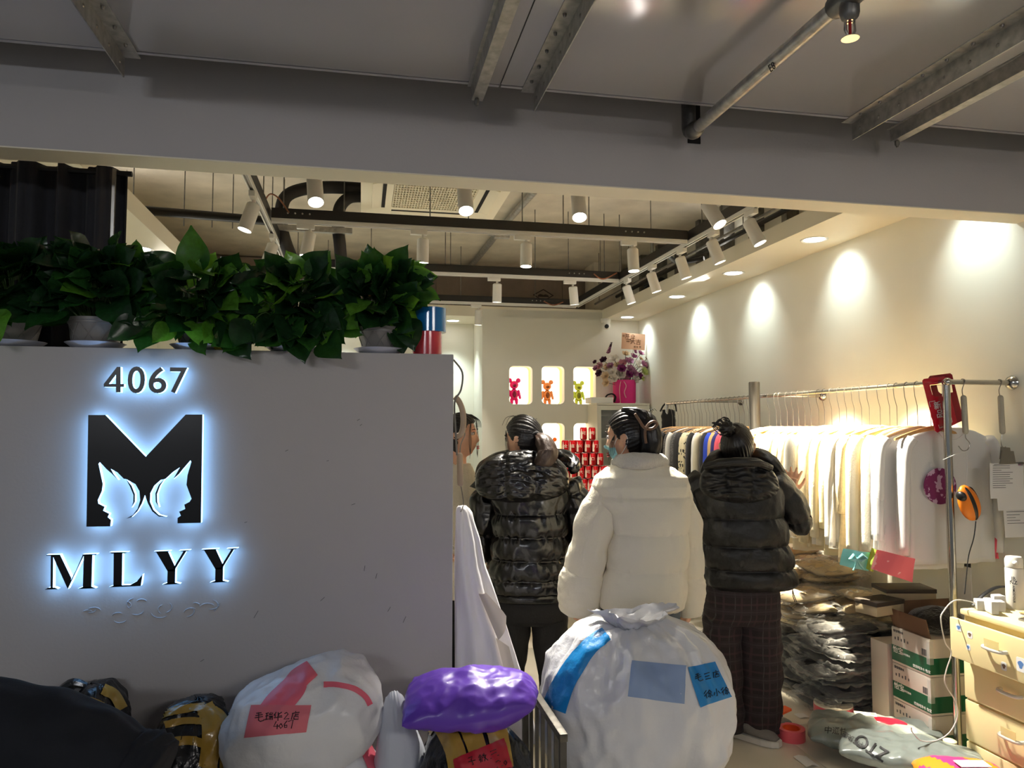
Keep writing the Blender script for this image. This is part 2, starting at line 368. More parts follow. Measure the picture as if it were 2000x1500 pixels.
M_cable = mat('grey cable', S(90, 88, 86), .5)
def track(name, p, q, label):
    """black channel with a white lighting track hung under it"""
    p, q = V(p), V(q); d = (q - p).normalized(); s = d.cross(V((0, 0, 1))).normalized()
    t = thing(name, label, 'lighting track', p)
    sec = lambda a, b, z0, z1: [p + s * a + V((0, 0, z0)), p + s * b + V((0, 0, z0)), p + s * b + V((0, 0, z1)), p + s * a + V((0, 0, z1))]
    end = q - p
    def ext(m, a, b, z0, z1):
        r = sec(a, b, z0, z1); m.loft([r, [v + end for v in r]])
    m = MB(); ext(m, -.022, .022, .028, .032); ext(m, -.022, -.018, .032, .088); ext(m, .018, .022, .032, .088); ext(m, -.022, -.010, .086, .09); ext(m, .010, .022, .086, .09)
    m.build('channel', M_black, t, 0, world=True)
    m = MB(); ext(m, -.017, -.010, 0, .027); ext(m, .010, .017, 0, .027); ext(m, -.010, .010, .012, .027)
    m.build('rail', M_whitem, t, 0, world=True)
    m = MB(); ext(m, -.0085, -.006, .004, .009); ext(m, .006, .0085, .004, .009); m.build('conductor', M_steel, t, 0, world=True)
    b = MB(); k = 0; L = end.length
    while .12 + k * .75 < L and k < 6:
        for j in range(4):
            c = p + d * (.10 + k * .75 + j * .045) + V((0, 0, .06))
            if abs(d.x) > .5: b.cap(c + V((0, -.022, 0)), c + V((0, -.026, 0)), .006, .006, 6)
        k += 3
    if b.v: b.build('bolts', M_galv, t, world=True, kind='stuff')
    return t
ZT = 2.845
XL, XR = -.60, 2.27
track('lighting_track', (XL - .0, 3.20, ZT), (XL, 7.75, ZT), 'lighting track running away from the beam on the curtain side')
track('lighting_track', (XR, 3.20, ZT), (XR, 7.72, ZT), 'lighting track running away from the beam above the clothes rail')
track('lighting_track', (XL + .03, 3.78, ZT), (XR - .03, 3.78, ZT), 'cross lighting track just behind the beam')
track('lighting_track', (XL + .03, 4.87, ZT), (XR - .03, 4.87, ZT), 'cross lighting track under the air conditioner')
track('lighting_track', (XL + .03, 6.30, ZT), (XR - .03, 6.30, ZT), 'cross lighting track behind the tallest plant leaves')
track('lighting_track', (XL + .03, 7.75, ZT), (XR, 7.75, ZT), 'cross lighting track closest to the niche wall')
M_housing = mat('white lamp housing', S(228, 225, 218), .5)
def head(pos, tilt, along, label, e, angle=38, col=NEUT, soft=.035):
    p = V(pos); t = thing('track_spotlight', label, 'spotlight', p, 0, 'white track spotlights')
    dx = V(along)
    sx = dx * .055; sy = V((0, 0, 1)).cross(dx) * .017
    m = MB(); m.loft([[sx + sy, -sx + sy, -sx - sy, sx - sy], [V(v) + V((0, 0, -.032)) for v in (sx + sy, -sx + sy, -sx - sy, sx - sy)]])
    m.build('adapter', M_housing, t, bevel=.003)
    j = dx * .028 + V((0, 0, -.062)); m = MB(); m.tube([dx * .028 + V((0, 0, -.03)), j], .010, 10); m.build('stem', M_housing, t)
    d = V(tilt).normalized()
    Mx = Matrix.Translation(j - d * .005) @ d.to_track_quat('Z', 'Y').to_matrix().to_4x4()
    m = MB().lathe([(.002, -.004), (.03, -.004), (.0385, .004), (.0395, .15), (.0395, .157), (.037, .157), (.0355, .147), (.004, .147)], 24, Mx); m.build('housing', M_housing, t)
    m = MB().lathe([(.001, .1495), (.034, .1495), (.034, .148), (.001, .148)], 20, Mx); m.build('lens', M_lamp, t, 0)
    c = p + j + d * .165
    light('spot_beam', 'SPOT', c, e * 1.7, col, c + d, soft, None, angle, .7)
ax, ay = (1, 0, 0), (0, 1, 0)
def hx(px, py, Y): return (at(px, py, Y=Y).x, Y, ZT)
def hy(px, py, X): return (X, at(px, py, X=X).y, ZT)
head((XL, 4.27, ZT), (-.30, -.10, -1), ay, 'upper tilted spotlight on the track beside the curtain', 30)
head((XL, 5.20, ZT), (-.28, -.10, -1), ay, 'lower tilted spotlight on the track beside the curtain', 30)
for px, dx, e, n in ((602, .1, 60, 'bright spotlight under the beam by the black pipe bend'), (904, .0, 45, 'bright spotlight in front of the air conditioner grille'), (1149, -.09, 300, 'bright spotlight under the beam beside the conditioner'), (1447, .30, 440, 'tilted bright spotlight under the beam above the clothes rail')):
    head((at(px, 390, Z=2.68).x, 3.78, ZT), (dx, -.5 if px < 1400 else -.52, -1), ax, n, e, 46 if px < 1400 else 40)
for px, py, tl, n, e in ((597, 440, (-.16, -.1, -1), 'tilted spotlight under the conditioner track by the pipes', 40), (818, 449, (0, .1, -1), 'straight spotlight below the air conditioner', 60), (1020, 461, (-.03, -.06, -1), 'straight spotlight beside the galvanised conduit', 60), (1228, 472, (.02, -.08, -1), 'straight spotlight near the corner of the conditioner track', 90)):
    head(hx(px, py, 4.87), tl, ax, n, e)
for Y, n, e in ((4.03, 'white spotlight over the rail, first behind the beam', 2100), (4.52, 'white spotlight over the rail, second behind the beam', 2000), (5.02, 'white spotlight over the rail, third behind the beam', 70), (5.58, 'white spotlight over the rail, fourth behind the beam', 60), (6.15, 'white spotlight over the rail, last before the corner', 50)):
    head((XR, Y, ZT), (.30 if Y > 4.9 else .36, -.06 if Y > 4.9 else -.12 if Y > 4.2 else -.27, -1), ay, n, e, 38, (1, .88, .64) if Y < 4.9 else NEUT)
head(hx(965, 545, 6.3), (0, .1, -1), ax, 'small spotlight in the middle of the second cross track', 60)
head(hx(1113, 551, 6.3), (.12, .1, -1), ax, 'small tilted spotlight near the end of the second cross track', 70)
head(hx(930, 598, 7.75), (-.03, .1, -1), ax, 'small spotlight hanging before the recess wall', 40)
# threaded rods from the slab
RODN = {}
def rod(x, y, z0, label, r=.004):
    k = RODN[label] = RODN.get(label, 0) + 1; label = f'thin threaded rod {label}, {"first second third fourth fifth sixth seventh eighth ninth".split()[k - 1]} from the curtain side'
    tag(MB().tube([(x, y, 3.47), (x, y, z0)], r, 6).build('threaded_rod', M_galvd), label, 'rod', 'thin threaded rods hanging from the concrete ceiling')
lab = 'thin threaded steel rod hanging from the concrete ceiling'
for px in (840, 915, 1020, 1100, 1150): rod(at(px, 400, Y=4.87).x, 4.87, ZT + .09, 'above the conditioner track')
for px in (260, 360, 415, 455, 532): rod(at(px, 400, Y=5.6).x, 5.6, 2.98, 'behind the curtain above the black pipe')
for px in (725, 870, 880, 1045, 1110, 1180, 1210): rod(at(px, 480, Y=6.3).x, 6.3, ZT + .09, 'above the second cross track')
for px in (640, 900, 1045, 1170): rod(at(px, 560, Y=7.75).x, 7.75, ZT + .09, 'above the niche wall track')
for y in (4.4, 5.6, 6.9): rod(XR, y, ZT + .09, 'above the clothes rail track'); rod(XL, y + .3, ZT + .09, 'above the curtain side track')
# ceiling cassette air conditioner
M_ac = mat('ivory conditioner plastic', S(246, 238, 214), .5)
ac = thing('air_conditioner', 'ivory ceiling cassette air conditioner with square grille', 'air conditioner', (.48, 5.15, 3.15))
fr = MB().prism([[(-.5, -.5), (.5, -.5), (.5, .5), (-.5, .5)], rrect(.56, .56, .02)[::-1]], .05); fr.build('panel', M_ac, ac, bevel=.006)
MB().bb((-.42, -.42, .05), (.42, .42, .30)).build('body', M_galv, ac, 0)
MB().bb((-.275, -.275, .022), (.275, .275, .03)).build('filter', M_dark, ac, 0)
g = MB()
for i in range(29): g.bb((-.275 + i * .0196 - .0025, -.275, .0), (-.275 + i * .0196 + .0025, .275, .014))
for i in range(12): g.bb((-.275, -.275 + i * .05 - .006, -.001), (.275, -.275 + i * .05 + .006, .012))
g.build('grille', M_ac, ac, 0, kind='stuff')
for s, v in ((1, 0), (-1, 0), (0, 1), (0, -1)):
    q = MB().box((s * .39, v * .39, -.004), (.07 if s else .56, .07 if v else .56, .012), (0, .25 * s, 0) if s else (-.25 * v, 0, 0)); q.build('louvre', M_ac, ac, bevel=.003)
    MB().box((s * .342, v * .342, -.001), (.025 if s else .56, .025 if v else .56, .004)).build('air_slot', M_dark, ac, 0)
# black insulated pipes and conduits
M_ins = mat('black foam pipe insulation', S(34, 32, 32), .75, bump=(20, .4))
def pipe(name, pts, r, mt, label, cat='pipe', k=6, n=12):
    return tag(MB().tube(smoothpath(pts, k), r, n).build(name, mt), label, cat)
pipe('insulated_pipe', [at(720, 370, Y=5.5), at(650, 366, Y=5.5), at(590, 370, Y=5.5), at(556, 388, Y=5.5), at(549, 430, Y=5.5), at(556, 470, Y=5.5), at(580, 530, Y=5.6)], .046, M_ins, 'black insulated pipe bending down beside the curtain side track')
pipe('insulated_pipe', [at(712, 384, Y=5.5), at(683, 386, Y=5.5), at(664, 405, Y=5.5), at(660, 440, Y=5.5), at(664, 480, Y=5.5), at(668, 540, Y=5.6)], .044, M_ins, 'black insulated pipe bending down beside the air conditioner')
pipe('drain_pipe', [at(205, 405, Y=5.4), at(380, 419, Y=5.4), at(540, 433, Y=5.4)], .032, M_black, 'black horizontal pipe across the raw ceiling')
pipe('conduit', [at(1045, 372, Z=3.42), at(985, 440, Z=3.42), at(900, 545, Z=3.42)], .03, M_galv, 'galvanised conduit running diagonally under the slab')
cl = thing('pipe_clamp', 'galvanised clamp bracket holding the diagonal conduit', 'bracket', at(965, 465, Y=6.2))
c0 = at(965, 460, Y=6.2)
MB().bb(c0 + V((-.05, -.02, .0)), c0 + V((.0, .02, .1))).build('plate', M_galv, cl, 0, world=True); MB().bb(c0 + V((0, -.03, -.02)), c0 + V((.13, .03, .01))).build('strut', M_galv, cl, 0, world=True)
MB().tube([c0 + V((-.03, 0, .08)), V((c0.x - .03, 6.2, 3.47))], .005, 6).build('hanger_rod', M_galvd, cl, world=True)
st = at(610, 448, Y=5.45); cl = thing('pipe_support', 'galvanised strut channel under the two black pipes', 'bracket', st)
MB().bb(st + V((-.27, -.02, -.02)), st + V((.28, .02, .02))).build('strut', M_galv, cl, 0, world=True)
for q in (-.2, .22): MB().tube([st + V((q, 0, 0)), V((st.x + q, st.y, 3.47))], .005, 6).build('hanger_rod', M_galvd, cl, world=True)
for k, (x, z, r) in enumerate(((2.52, 3.0, .012), (2.60, 2.955, .012), (2.86, 3.05, .02))):
    tag(MB().tube([(x, 3.1, z), (x, 8.1, z)], r, 8).build('conduit', M_galvd if k < 2 else M_black), ['thin grey conduit running over the soffit, inner one', 'thin grey conduit running over the soffit, outer one', 'black conduit above the soffit along the wall'][k], 'conduit', None)
    for y in (3.4, 5.2, 7.0): tag(MB().tube([(x, y, z), (x, y, 3.47)], .004, 6).build('threaded_rod', M_galvd), f'thin threaded rod holding the {["inner", "outer", "black"][k]} conduit at {["its near end", "mid length", "its far end"][int((y - 3.4) / 1.8 + .1)]}', 'rod', 'thin threaded rods hanging from the concrete ceiling')
for k in range(9):
    y = 3.9 + k * .48; tag(MB().bb((3.02, y, ZS + .115), (3.12, y + .07, 3.46)).build('wall_stud', M_galvd, smooth=0), f'{"first second third fourth fifth sixth seventh eighth ninth".split()[k]} grey steel stud on the soffit counting from the beam', 'stud', 'grey steel studs above the soffit')
for pts, n in (([at(1300, 495, Z=2.93), at(1325, 512, Z=2.92), at(1375, 505, Z=2.93)], 'black cable loop lying over the far soffit'), ([at(1260, 560, Z=2.93), at(1290, 545, Z=2.98), at(1310, 560, Z=2.93)], 'dark cable bundle above the soffit near the corner')):
    pipe('cable', pts, .02, M_blackp, n, 'cable')
# copper coloured loose wires
M_cop = mat('copper wire', S(150, 98, 74), .4, .5)
pipe('loose_wire', [at(1160, 535, Y=6.28), at(1178, 545, Y=6.24), at(1205, 533, Y=6.28)], .006, M_cop, 'loose copper wire at the end of the second cross track', 'wire')
pipe('loose_wire', [at(517, 392, Y=4.95), at(528, 379, Y=4.9), at(545, 388, Y=4.86), at(564, 415, Y=4.83)], .005, M_cop, 'loose wire with a ring end by the pipe bend', 'wire')
pipe('loose_wire', [at(1062, 588, Y=7.72), at(1080, 596, Y=7.70), at(1100, 590, Y=7.72)], .006, M_cop, 'loose copper wire at the niche wall track', 'wire')

# ================================================================== PASSAGE CEILING KIT
ZC = 2.84
def lsec(pts, x, y0, y1, z): return [[V((x + a, y0, z + b)) for a, b in pts], [V((x + a, y1, z + b)) for a, b in pts]]
def rail_angle(x, y1, label, leg, bolts):
    t = thing('steel_angle', label, 'steel channel', (x, y1, ZC)); s = leg
    prof = [(0, 0), (s * .055, 0), (s * .055, -.004), (s * .004, -.004), (s * .004, -.075), (0, -.075)]
    MB().loft(lsec(prof, x, -3.0, y1, ZC)).build('angle', M_galv, t, 0, world=True)
    for k in range(bolts):
        y = y1 - .05 - k * .115; m = MB()
        m.cap((x - s * .001, y, ZC - .042), (x - s * .007, y, ZC - .042), .009, .007, 8); m.build('bolt', M_steel, t, world=True)
        m = MB().cap((x + s * .035, y - .05, ZC - .003), (x + s * .035, y - .05, ZC - .009), .007, .006, 8); m.build('bolt', M_steel, t, world=True)
    return t
def rail_channel(x, y1, label, h=.055, wd=.05):
    t = thing('steel_channel', label, 'steel channel', (x, y1, ZC)); w2 = wd / 2
    prof = [(-w2 - .012, 0), (w2 + .012, 0), (w2 + .012, -.003), (w2, -.003), (w2 - .004, -h), (-w2 + .004, -h), (-w2, -.003), (-w2 - .012, -.003)]
    MB().loft(lsec(prof, x, -3.0, y1, ZC)).build('channel', M_galv, t, 0, world=True)
    m = MB().tube([(x - .005, y1 - .02, ZC - .005), (x - .005, y1 - .02, ZC - .085)], .005, 8).cap((x - .005, y1 - .02, ZC - .062), (x - .005, y1 - .02, ZC - .072), .010, .010, 6); m.build('bolt', M_galvd, t, world=True)
rail_angle(-.825, 2.75, 'bolted steel angle on the passage ceiling above the curtain', 1, 6)
rail_channel(.417, 2.735, 'plain steel channel on the passage ceiling beside the bolted angle')
rail_angle(.642, 2.74, 'bolted steel angle on the passage ceiling beside the plain channel', -1, 7)
rail_angle(2.03, 2.755, 'bolted steel angle on the passage ceiling past the sprinkler pipe', -1, 8)
rail_channel(2.255, 2.785, 'plain steel channel on the passage ceiling past the sprinkler pipe')
# sprinkler pipe
sp = thing('sprinkler_pipe', 'galvanised sprinkler pipe marked in pen entering the beam through a hole', 'pipe', (1.35, 2.8, 2.8))
pA, pB = V((1.315, 2.81, 2.757)), V((1.326, 1.80, 2.757))
MB().tube([pA, pB + (pB - pA) * .12], .023, 16).build('pipe', M_galv, sp, world=True)
MB().tube(smoothpath([V((1.315, 2.822, 3.05)), V((1.315, 2.822, 2.84)), V((1.315, 2.816, 2.772)), pA + V((0, -.05, 0))], 5), .029, 16).cap(pA + V((0, -.03, 0)), pA + V((0, -.055, 0)), .034, .034, 14).build('elbow', M_galvd, sp, world=True)
MB().bb((1.345, 2.894, 2.755), (1.402, 2.902, 3.05)).build('wall_hole', M_dark, sp, 0, world=True)
MB().cap(pB + V((0, .05, 0)), pB + V((0, -.05, 0)), .036, .036, 14).cap(pB, pB + V((0, 0, -.05)), .027, .027, 12).cap(pB + V((0, -.05, 0)), pB + V((.012, -.12, .05)), .032, .032, 12).build('tee', M_galvd, sp, world=True)
sh = MB().tube([pB + V((0, 0, -.05)), pB + V((0, 0, -.075))], .014, 10)
for s in (-1, 1): sh.tube([pB + V((s * .013, 0, -.07)), pB + V((s * .015, 0, -.10)), pB + V((s * .006, 0, -.118))], .004, 6)
sh.build('sprinkler_head', M_chrome, sp, world=True)
MB().tube([pB + V((0, 0, -.07)), pB + V((0, 0, -.112))], .004, 8).build('glass_bulb', mat('red sprinkler bulb', S(170, 40, 40), .2), sp, world=True)
dd = MB().lathe([(.001, -.118), (.008, -.12), (.024, -.122), (.024, -.124), (.001, -.124)], 24, Matrix.Translation(pB)); dd.build('deflector', M_chrome, sp, world=True)
c = at(1507, 130, X=1.319); 
MX = plane_M(c + (V((0, 0, EYE)) - c).normalized() * .022, (pB - pA), V((.5, -.3, -1)))
text('E8', .034, MX, M_ink, sp, 'pen_mark', .0006, .004)
# security camera under the soffit corner
cc = at(1183, 628, Y=8.02); sc_ = thing('security_camera', 'white dome security camera with black lens at the soffit corner', 'camera', (cc.x, 8.02, ZS))
MB().lathe([(.001, 0), (.058, 0), (.058, -.02), (.05, -.045), (.001, -.05)], 24).build('base', M_white, sc_)
MB().ell((0, -.01, -.075), (.05, .05, .05)).build('ball', M_white, sc_); MB().ell((-.004, -.042, -.088), (.027, .027, .027)).build('lens', M_blackp, sc_)

# ================================================================== LIT SIGN ON THE PARTITION
M_face = mat('black acrylic face', S(10, 10, 14), .35)
M_halo = emat('backlit acrylic body', (.26, .55, 1.0, 1), 6.5)
def sgn(name, loops_px, label, cat, depth=.022, face_y=2.862, grp=None):
    """loops_px: list of polygons (px,py lists) or (outline + holes)"""
    f0 = at(*loops_px[0][0][0], Y=face_y); t = thing(name, label, cat, (f0.x, face_y, f0.z), 0, grp)
    A, B = MB(), MB()
    for poly in loops_px:
        L = [[(lambda p: (p.x, p.z))(at(px, py, Y=face_y)) for px, py in lp] for lp in poly]
        M0 = plane_M((0, face_y, 0), (1, 0, 0), (0, 0, 1))
        A.prism(L, .002, M0); B.prism(L, -depth, M0)
    A.build('face', M_face, t, 0, world=True); B.build('lit_body', M_halo, t, 0, world=True)
    return t
def zc(pts, x0, y0, s): return [(x0 + x / s, y0 + y / s) for x, y in pts]
E1 = lambda pts: zc(pts, 50, 680, 3.3333)
right_in = [(990, 1140), (990, 1105), (1012, 1090), (1000, 1064), (1040, 1046), (1034, 1018), (1068, 1000), (1081, 980), (1068, 945), (1048, 890), (1055, 825), (1080, 740), (1074, 730),
            (1055, 752), (1022, 790), (1000, 818), (962, 852), (985, 812), (1005, 776), (960, 806), (912, 850), (880, 858), (838, 895), (812, 945), (810, 1000), (832, 1052), (868, 1086), (915, 1098), (868, 1096), (825, 1062), (797, 1010), (778, 955)]
left_in = [(757, 1012), (728, 1062), (690, 1100), (655, 1110), (700, 1085), (730, 1045), (747, 990), (742, 930), (716, 885), (655, 852), (640, 850), (598, 808), (555, 785), (572, 818), (603, 858), (560, 815), (528, 788), (500, 757), (484, 742), (475, 752), (488, 815), (503, 885), (497, 930), (470, 990), (474, 1012), (515, 1032), (505, 1058), (545, 1078), (535, 1100), (556, 1118), (552, 1160)]
emb = [(397, 1162), (409, 435), (520, 435), (783, 707), (1043, 432), (1152, 432), (1142, 1137)] + right_in + left_in
cr1 = [(655, 852), (690, 895), (712, 950), (712, 1000), (690, 1038), (702, 1000), (703, 955), (680, 900)]
cr2 = [(905, 852), (868, 890), (846, 945), (848, 1000), (868, 1036), (857, 1000), (856, 950), (876, 895)]
sgn('sign_emblem', [[E1(emb)], [E1(cr1)], [E1(cr2)]], 'black emblem of a letter M with two facing profiles, lit from behind', 'sign')
E2 = lambda pts: zc(pts, 60, 1030, 4.348)
Mp = [[(172, 240), (192, 236), (188, 520), (170, 522)], [(186, 236), (250, 234), (346, 432), (316, 524)], [(316, 524), (444, 232), (456, 232), (330, 470)], [(452, 232), (524, 229), (516, 516), (444, 519)],
      [(133, 233), (250, 231), (250, 240), (135, 240)], [(440, 230), (565, 225), (556, 233), (445, 240)], [(120, 528), (150, 512), (205, 511), (232, 524)], [(398, 522), (440, 506), (520, 504), (554, 517)]]
Lp = [[(706, 216), (779, 213), (774, 500), (703, 502)], [(668, 212), (830, 209), (800, 219), (690, 222)], [(664, 508), (706, 492), (850, 490), (936, 493), (934, 497)], [(840, 492), (905, 455), (950, 400), (936, 494)]]
Yp = [[(1064, 205), (1165, 202), (1230, 342), (1228, 372), (1163, 372)], [(1212, 345), (1300, 200), (1325, 197), (1226, 356)], [(1163, 360), (1228, 354), (1226, 480), (1160, 482)], [(1045, 205), (1190, 199), (1165, 208), (1060, 211)], [(1258, 198), (1356, 192), (1325, 203), (1290, 205)], [(1115, 487), (1160, 471), (1226, 469), (1270, 480)]]
sh_ = lambda P, dx, dy: [[(x + dx, y + dy) for x, y in q] for q in P]
sgn('sign_letter', [[E2(q)] for q in Mp], 'black serif letter M in the lit row under the emblem', 'sign letter')
sgn('sign_letter', [[E2(q)] for q in Lp], 'black serif letter L in the lit row under the emblem', 'sign letter')
sgn('sign_letter', [[E2(q)] for q in Yp], 'black serif letter Y next to the L in the lit row', 'sign letter')
sgn('sign_letter', [[E2(q)] for q in sh_(Yp, 406, -17)], 'black serif letter Y ending the lit row under the emblem', 'sign letter')
def digit(ch, x0, x1, y0, y1, label):
    c = bpy.data.curves.new('t', 'FONT'); c.body = ch; c.size = 1; c.resolution_u = 5; c.offset = .012
    o = bpy.data.objects.new('t', c); COL.objects.link(o); me = bpy.data.meshes.new_from_object(o.evaluated_get(bpy.context.evaluated_depsgraph_get())); bpy.data.objects.remove(o)
    xs = [v.co.x for v in me.vertices]; ys = [v.co.y for v in me.vertices]
    a, b = at(x0, y1, Y=2.862), at(x1, y0, Y=2.862); t = thing('sign_digit', label, 'sign digit', (a.x, 2.862, a.z))
    kx = (b.x - a.x) / (max(xs) - min(xs)); kz = (b.z - a.z) / (max(ys) - min(ys))
    bm = bmesh.new(); bm.from_mesh(me); bmesh.ops.remove_doubles(bm, verts=bm.verts, dist=1e-5)
    vs = [V(((v.co.x - min(xs)) * kx, 0, (v.co.y - min(ys)) * kz)) for v in bm.verts]; fs = [[v.index for v in f.verts] for f in bm.faces]
    be = [[v.index for v in e.verts] for e in bm.edges if len(e.link_faces) == 1]; bm.free()
    for nm, y0_, y1_, mt in (('face', 0, -.002, M_face), ('lit_body', 0.0005, .022, M_halo)):
        m = MB(); m.add([v + V((0, y0_, 0)) for v in vs], fs); m.add([v + V((0, y1_, 0)) for v in vs], fs); n = len(vs); k = len(m.v) - 2 * n
        for e in be: m.f.append((e[0], e[1], e[1] + n, e[0] + n)); m.m.append(0)
        m.build(nm, mt, t, 0)
E1d = E1; sgn('sign_digit', [[E1([(510, 233), (596, 122), (619, 122), (619, 233), (641, 233), (641, 253), (619, 253), (619, 288), (589, 288), (589, 253), (510, 253)]), E1([(543, 233), (589, 233), (589, 172)])]], 'dark digit four at the start of the lit shop number', 'sign digit')
digit('0', 249, 284, 716, 768, 'dark digit zero in the lit shop number, after the four')
digit('6', 290, 326, 717, 768, 'dark digit six in the lit shop number, before the seven'); digit('7', 331, 366, 718, 768, 'dark digit seven at the end of the lit shop number')
# ================================================================== CLOTHES RAIL
XRAIL, ZR, YN, YF = 2.75, 1.768, 3.09, 6.45
rl = thing('clothes_rail', 'polished steel wall-fixed clothes rail with corner post', 'clothes rail', (XRAIL, YN, 0))
MB().tube([(XRAIL, YN, ZR), (XRAIL, YF, ZR)], .0125, 14).build('rail_tube', M_chrome, rl, world=True)
MB().tube([(XRAIL, YN + .01, 0), (XRAIL, YN + .01, ZR + .01)], .018, 16).build('post', M_chrome, rl, world=True)
MB().tube([(XRAIL, YF, 0), (XRAIL, YF, ZR + .01)], .016, 12).build('post', M_chrome, rl, world=True)
for y in (YN, 4.62, 5.75):
    MB().tube([(XRAIL, y, ZR), (XW, y, ZR)], .0125, 12).build('wall_arm', M_chrome, rl, world=True)
    MB().cap((XW - .02, y, ZR), (XW - .002, y, ZR), .001, .001).lathe([(.001, 0), (.034, 0), (.036, -.006), (.03, -.02), (.015, -.03)], 20, Matrix.Translation((XW, y, ZR)) @ Euler((0, PI / 2, 0)).to_matrix().to_4x4()).build('flange', M_chrome, rl, world=True)
MB().ell((XRAIL, YN, ZR), (.02, .02, .02)).build('corner_joint', M_chrome, rl, world=True)
cs = thing('steel_column', 'thick brushed steel column standing against the clothes rail', 'column', (2.685, 4.77, 0))
MB().lathe([(.001, 0), (.038, 0), (.038, 1.862), (.034, 1.868), (.001, 1.868)], 28).build('tube', M_steel, cs); MB().lathe([(.001, 0), (.07, 0), (.07, .012), (.04, .02)], 24).build('base_plate', M_steel, cs)

M_wood = mat('pale hanger wood', S(196, 152, 96), .45, var=(40, .12, (1, 8, 1)))
hw = MB(); n = 14
rg = []
for i in range(n + 1):
    t = -1 + 2 * i / n; x = t * .2; z = -.0 - .055 * abs(t) ** 1.5; yb = -.018 * (1 - t * t); s = .6 + .4 * (1 - abs(t)) ** .5
    rg.append([V((x, yb + .007 * math.cos(a), z - .012 + .012 * s * math.sin(a))) for a in (2 * PI * j / 8 for j in range(8))])
hw.loft(rg)
hk = MB().tube([(0, -.01, 0), (0, -.008, .06), (.0, -.002, .14), (0, .0, .165)] and
    [V((0, 0, -.01)), V((0, 0, .10)), V((-.012, 0, .15)), V((-.016, 0, .20)), V((-.010, 0, .219)), V((0, 0, .2245)), V((.011, 0, .219)), V((.0155, 0, .207))], .0017, 6)
ZH = ZR - .2085
hp = thing('clothes_hanger', '', 'hanger', (0, 0, 0)); hw.build('arms', M_wood, hp); hk.build('hook', M_steel, hp)
def garment(w=.205, L=.66, flare=.03, seed=0, sleeve=.56, fold=.012, neck=.07, thick=.028):
    m = MB(); n, k = 36, 22; rg = []
    for i in range(k + 1):
        v = i / k; z = -L * v
        hwid = neck + (w - neck) * min(1, v * 9) ** .8 + flare * v
        z2 = -.006 - v * L
        if v < .11: z2 = -.006 - .055 * (min(1, v * 9) ** 1.3) - .01 * v
        th = .012 + (thick - .012) * min(1, v * 4); r = []
        for j in range(n):
            a = 2 * PI * j / n; c, s_ = math.cos(a), math.sin(a); x = hwid * (abs(c) ** .8) * (1 if c > 0 else -1); y = th * (abs(s_) ** .7) * (1 if s_ > 0 else -1)
            y += fold * min(1, v * 1.6) * (math.sin(x * 42 + seed * 1.7 + 2 * noise.noise((x * 6, seed, v * 2))) + .6 * math.sin(x * 75 + seed)) ; x += .006 * noise.noise((v * 5, seed, s_))
            r.append(V((x, y, z2 + .006 * noise.noise((x * 9, seed + 3, 1)) * v)))
        rg.append(r)
    m.loft(rg)
    if sleeve:
        for s in (-1, 1):
            p = [V((s * (w - .015), 0, -.062)), V((s * (w + .018), .0, -.12)), V((s * (w + .032), .004 * s, -.3)), V((s * (w + .03), .01, -.062 - sleeve))]
            p = smoothpath(p, 5); rr = [.05 - .012 * i / (len(p) - 1) + .004 * noise.noise((i * .6, seed, s)) for i in range(len(p))]
            m.tube(p, rr, 12, True, 0, .62)
    return m
M_linen = [mat('ivory cloth', S(236, 226, 200), .8, var=(14, .05), bump=(120, .15), sheen=.2), mat('white cotton', S(238, 236, 230), .8, bump=(160, .1), sheen=.2), mat('cream knit', S(230, 214, 178), .85, var=(60, .08), bump=(220, .3)), mat('pale yellow cloth', S(240, 226, 180), .8, bump=(100, .1))]
M_tan = mat('tan cloth', S(182, 136, 82), .8, var=(20, .08)); M_blk = mat('black cloth', S(26, 25, 27), .85, sheen=.1); M_dgr = mat('charcoal cloth', S(46, 44, 46), .85); M_blue = mat('royal blue cloth', S(38, 70, 190), .75)
M_pinkc = mat('coral pink cloth', S(226, 92, 110), .75); M_bg = mat('camel cloth', S(206, 170, 116), .8); M_tw = mat('black white tweed', S(90, 88, 88), .9, var=(120, 1.0), bump=(200, .5)); M_navy = mat('navy cloth', S(44, 44, 110), .8)
def floral(name, base, ink, scale, th):
    m = mat(name, base, .8); N, L = m.node_tree.nodes, m.node_tree.links; tc = N.new('ShaderNodeTexCoord'); n = N.new('ShaderNodeTexNoise'); n.inputs['Scale'].default_value = scale; n.inputs['Detail'].default_value = 6
    r = N.new('ShaderNodeValToRGB'); r.color_ramp.elements[0].position = th; r.color_ramp.elements[0].color = base; r.color_ramp.elements[1].position = th + .02; r.color_ramp.elements[1].color = ink
    L.new(tc.outputs['Object'], n.inputs['Vector']); L.new(n.outputs['Fac'], r.inputs[0]); L.new(r.outputs[0], N['Principled BSDF'].inputs['Base Color']); return m
M_flo = floral('black floral print on cream', S(226, 214, 178), S(30, 30, 30), 26, .56)
GM = []
for i, a in enumerate([dict(seed=1), dict(w=.2, L=.70, flare=.04, seed=2, sleeve=.5), dict(w=.21, L=.62, flare=.015, seed=3, sleeve=.58), dict(w=.195, L=.72, flare=.05, seed=4, sleeve=.4), dict(w=.215, L=.68, flare=.02, seed=5, sleeve=.6, thick=.035), dict(w=.2, L=.66, flare=.03, seed=6, sleeve=0, fold=.016)]):
    o = garment(**a).build('garment', M_linen[0], smooth=180); GM.append(o.data); bpy.data.objects.remove(o)
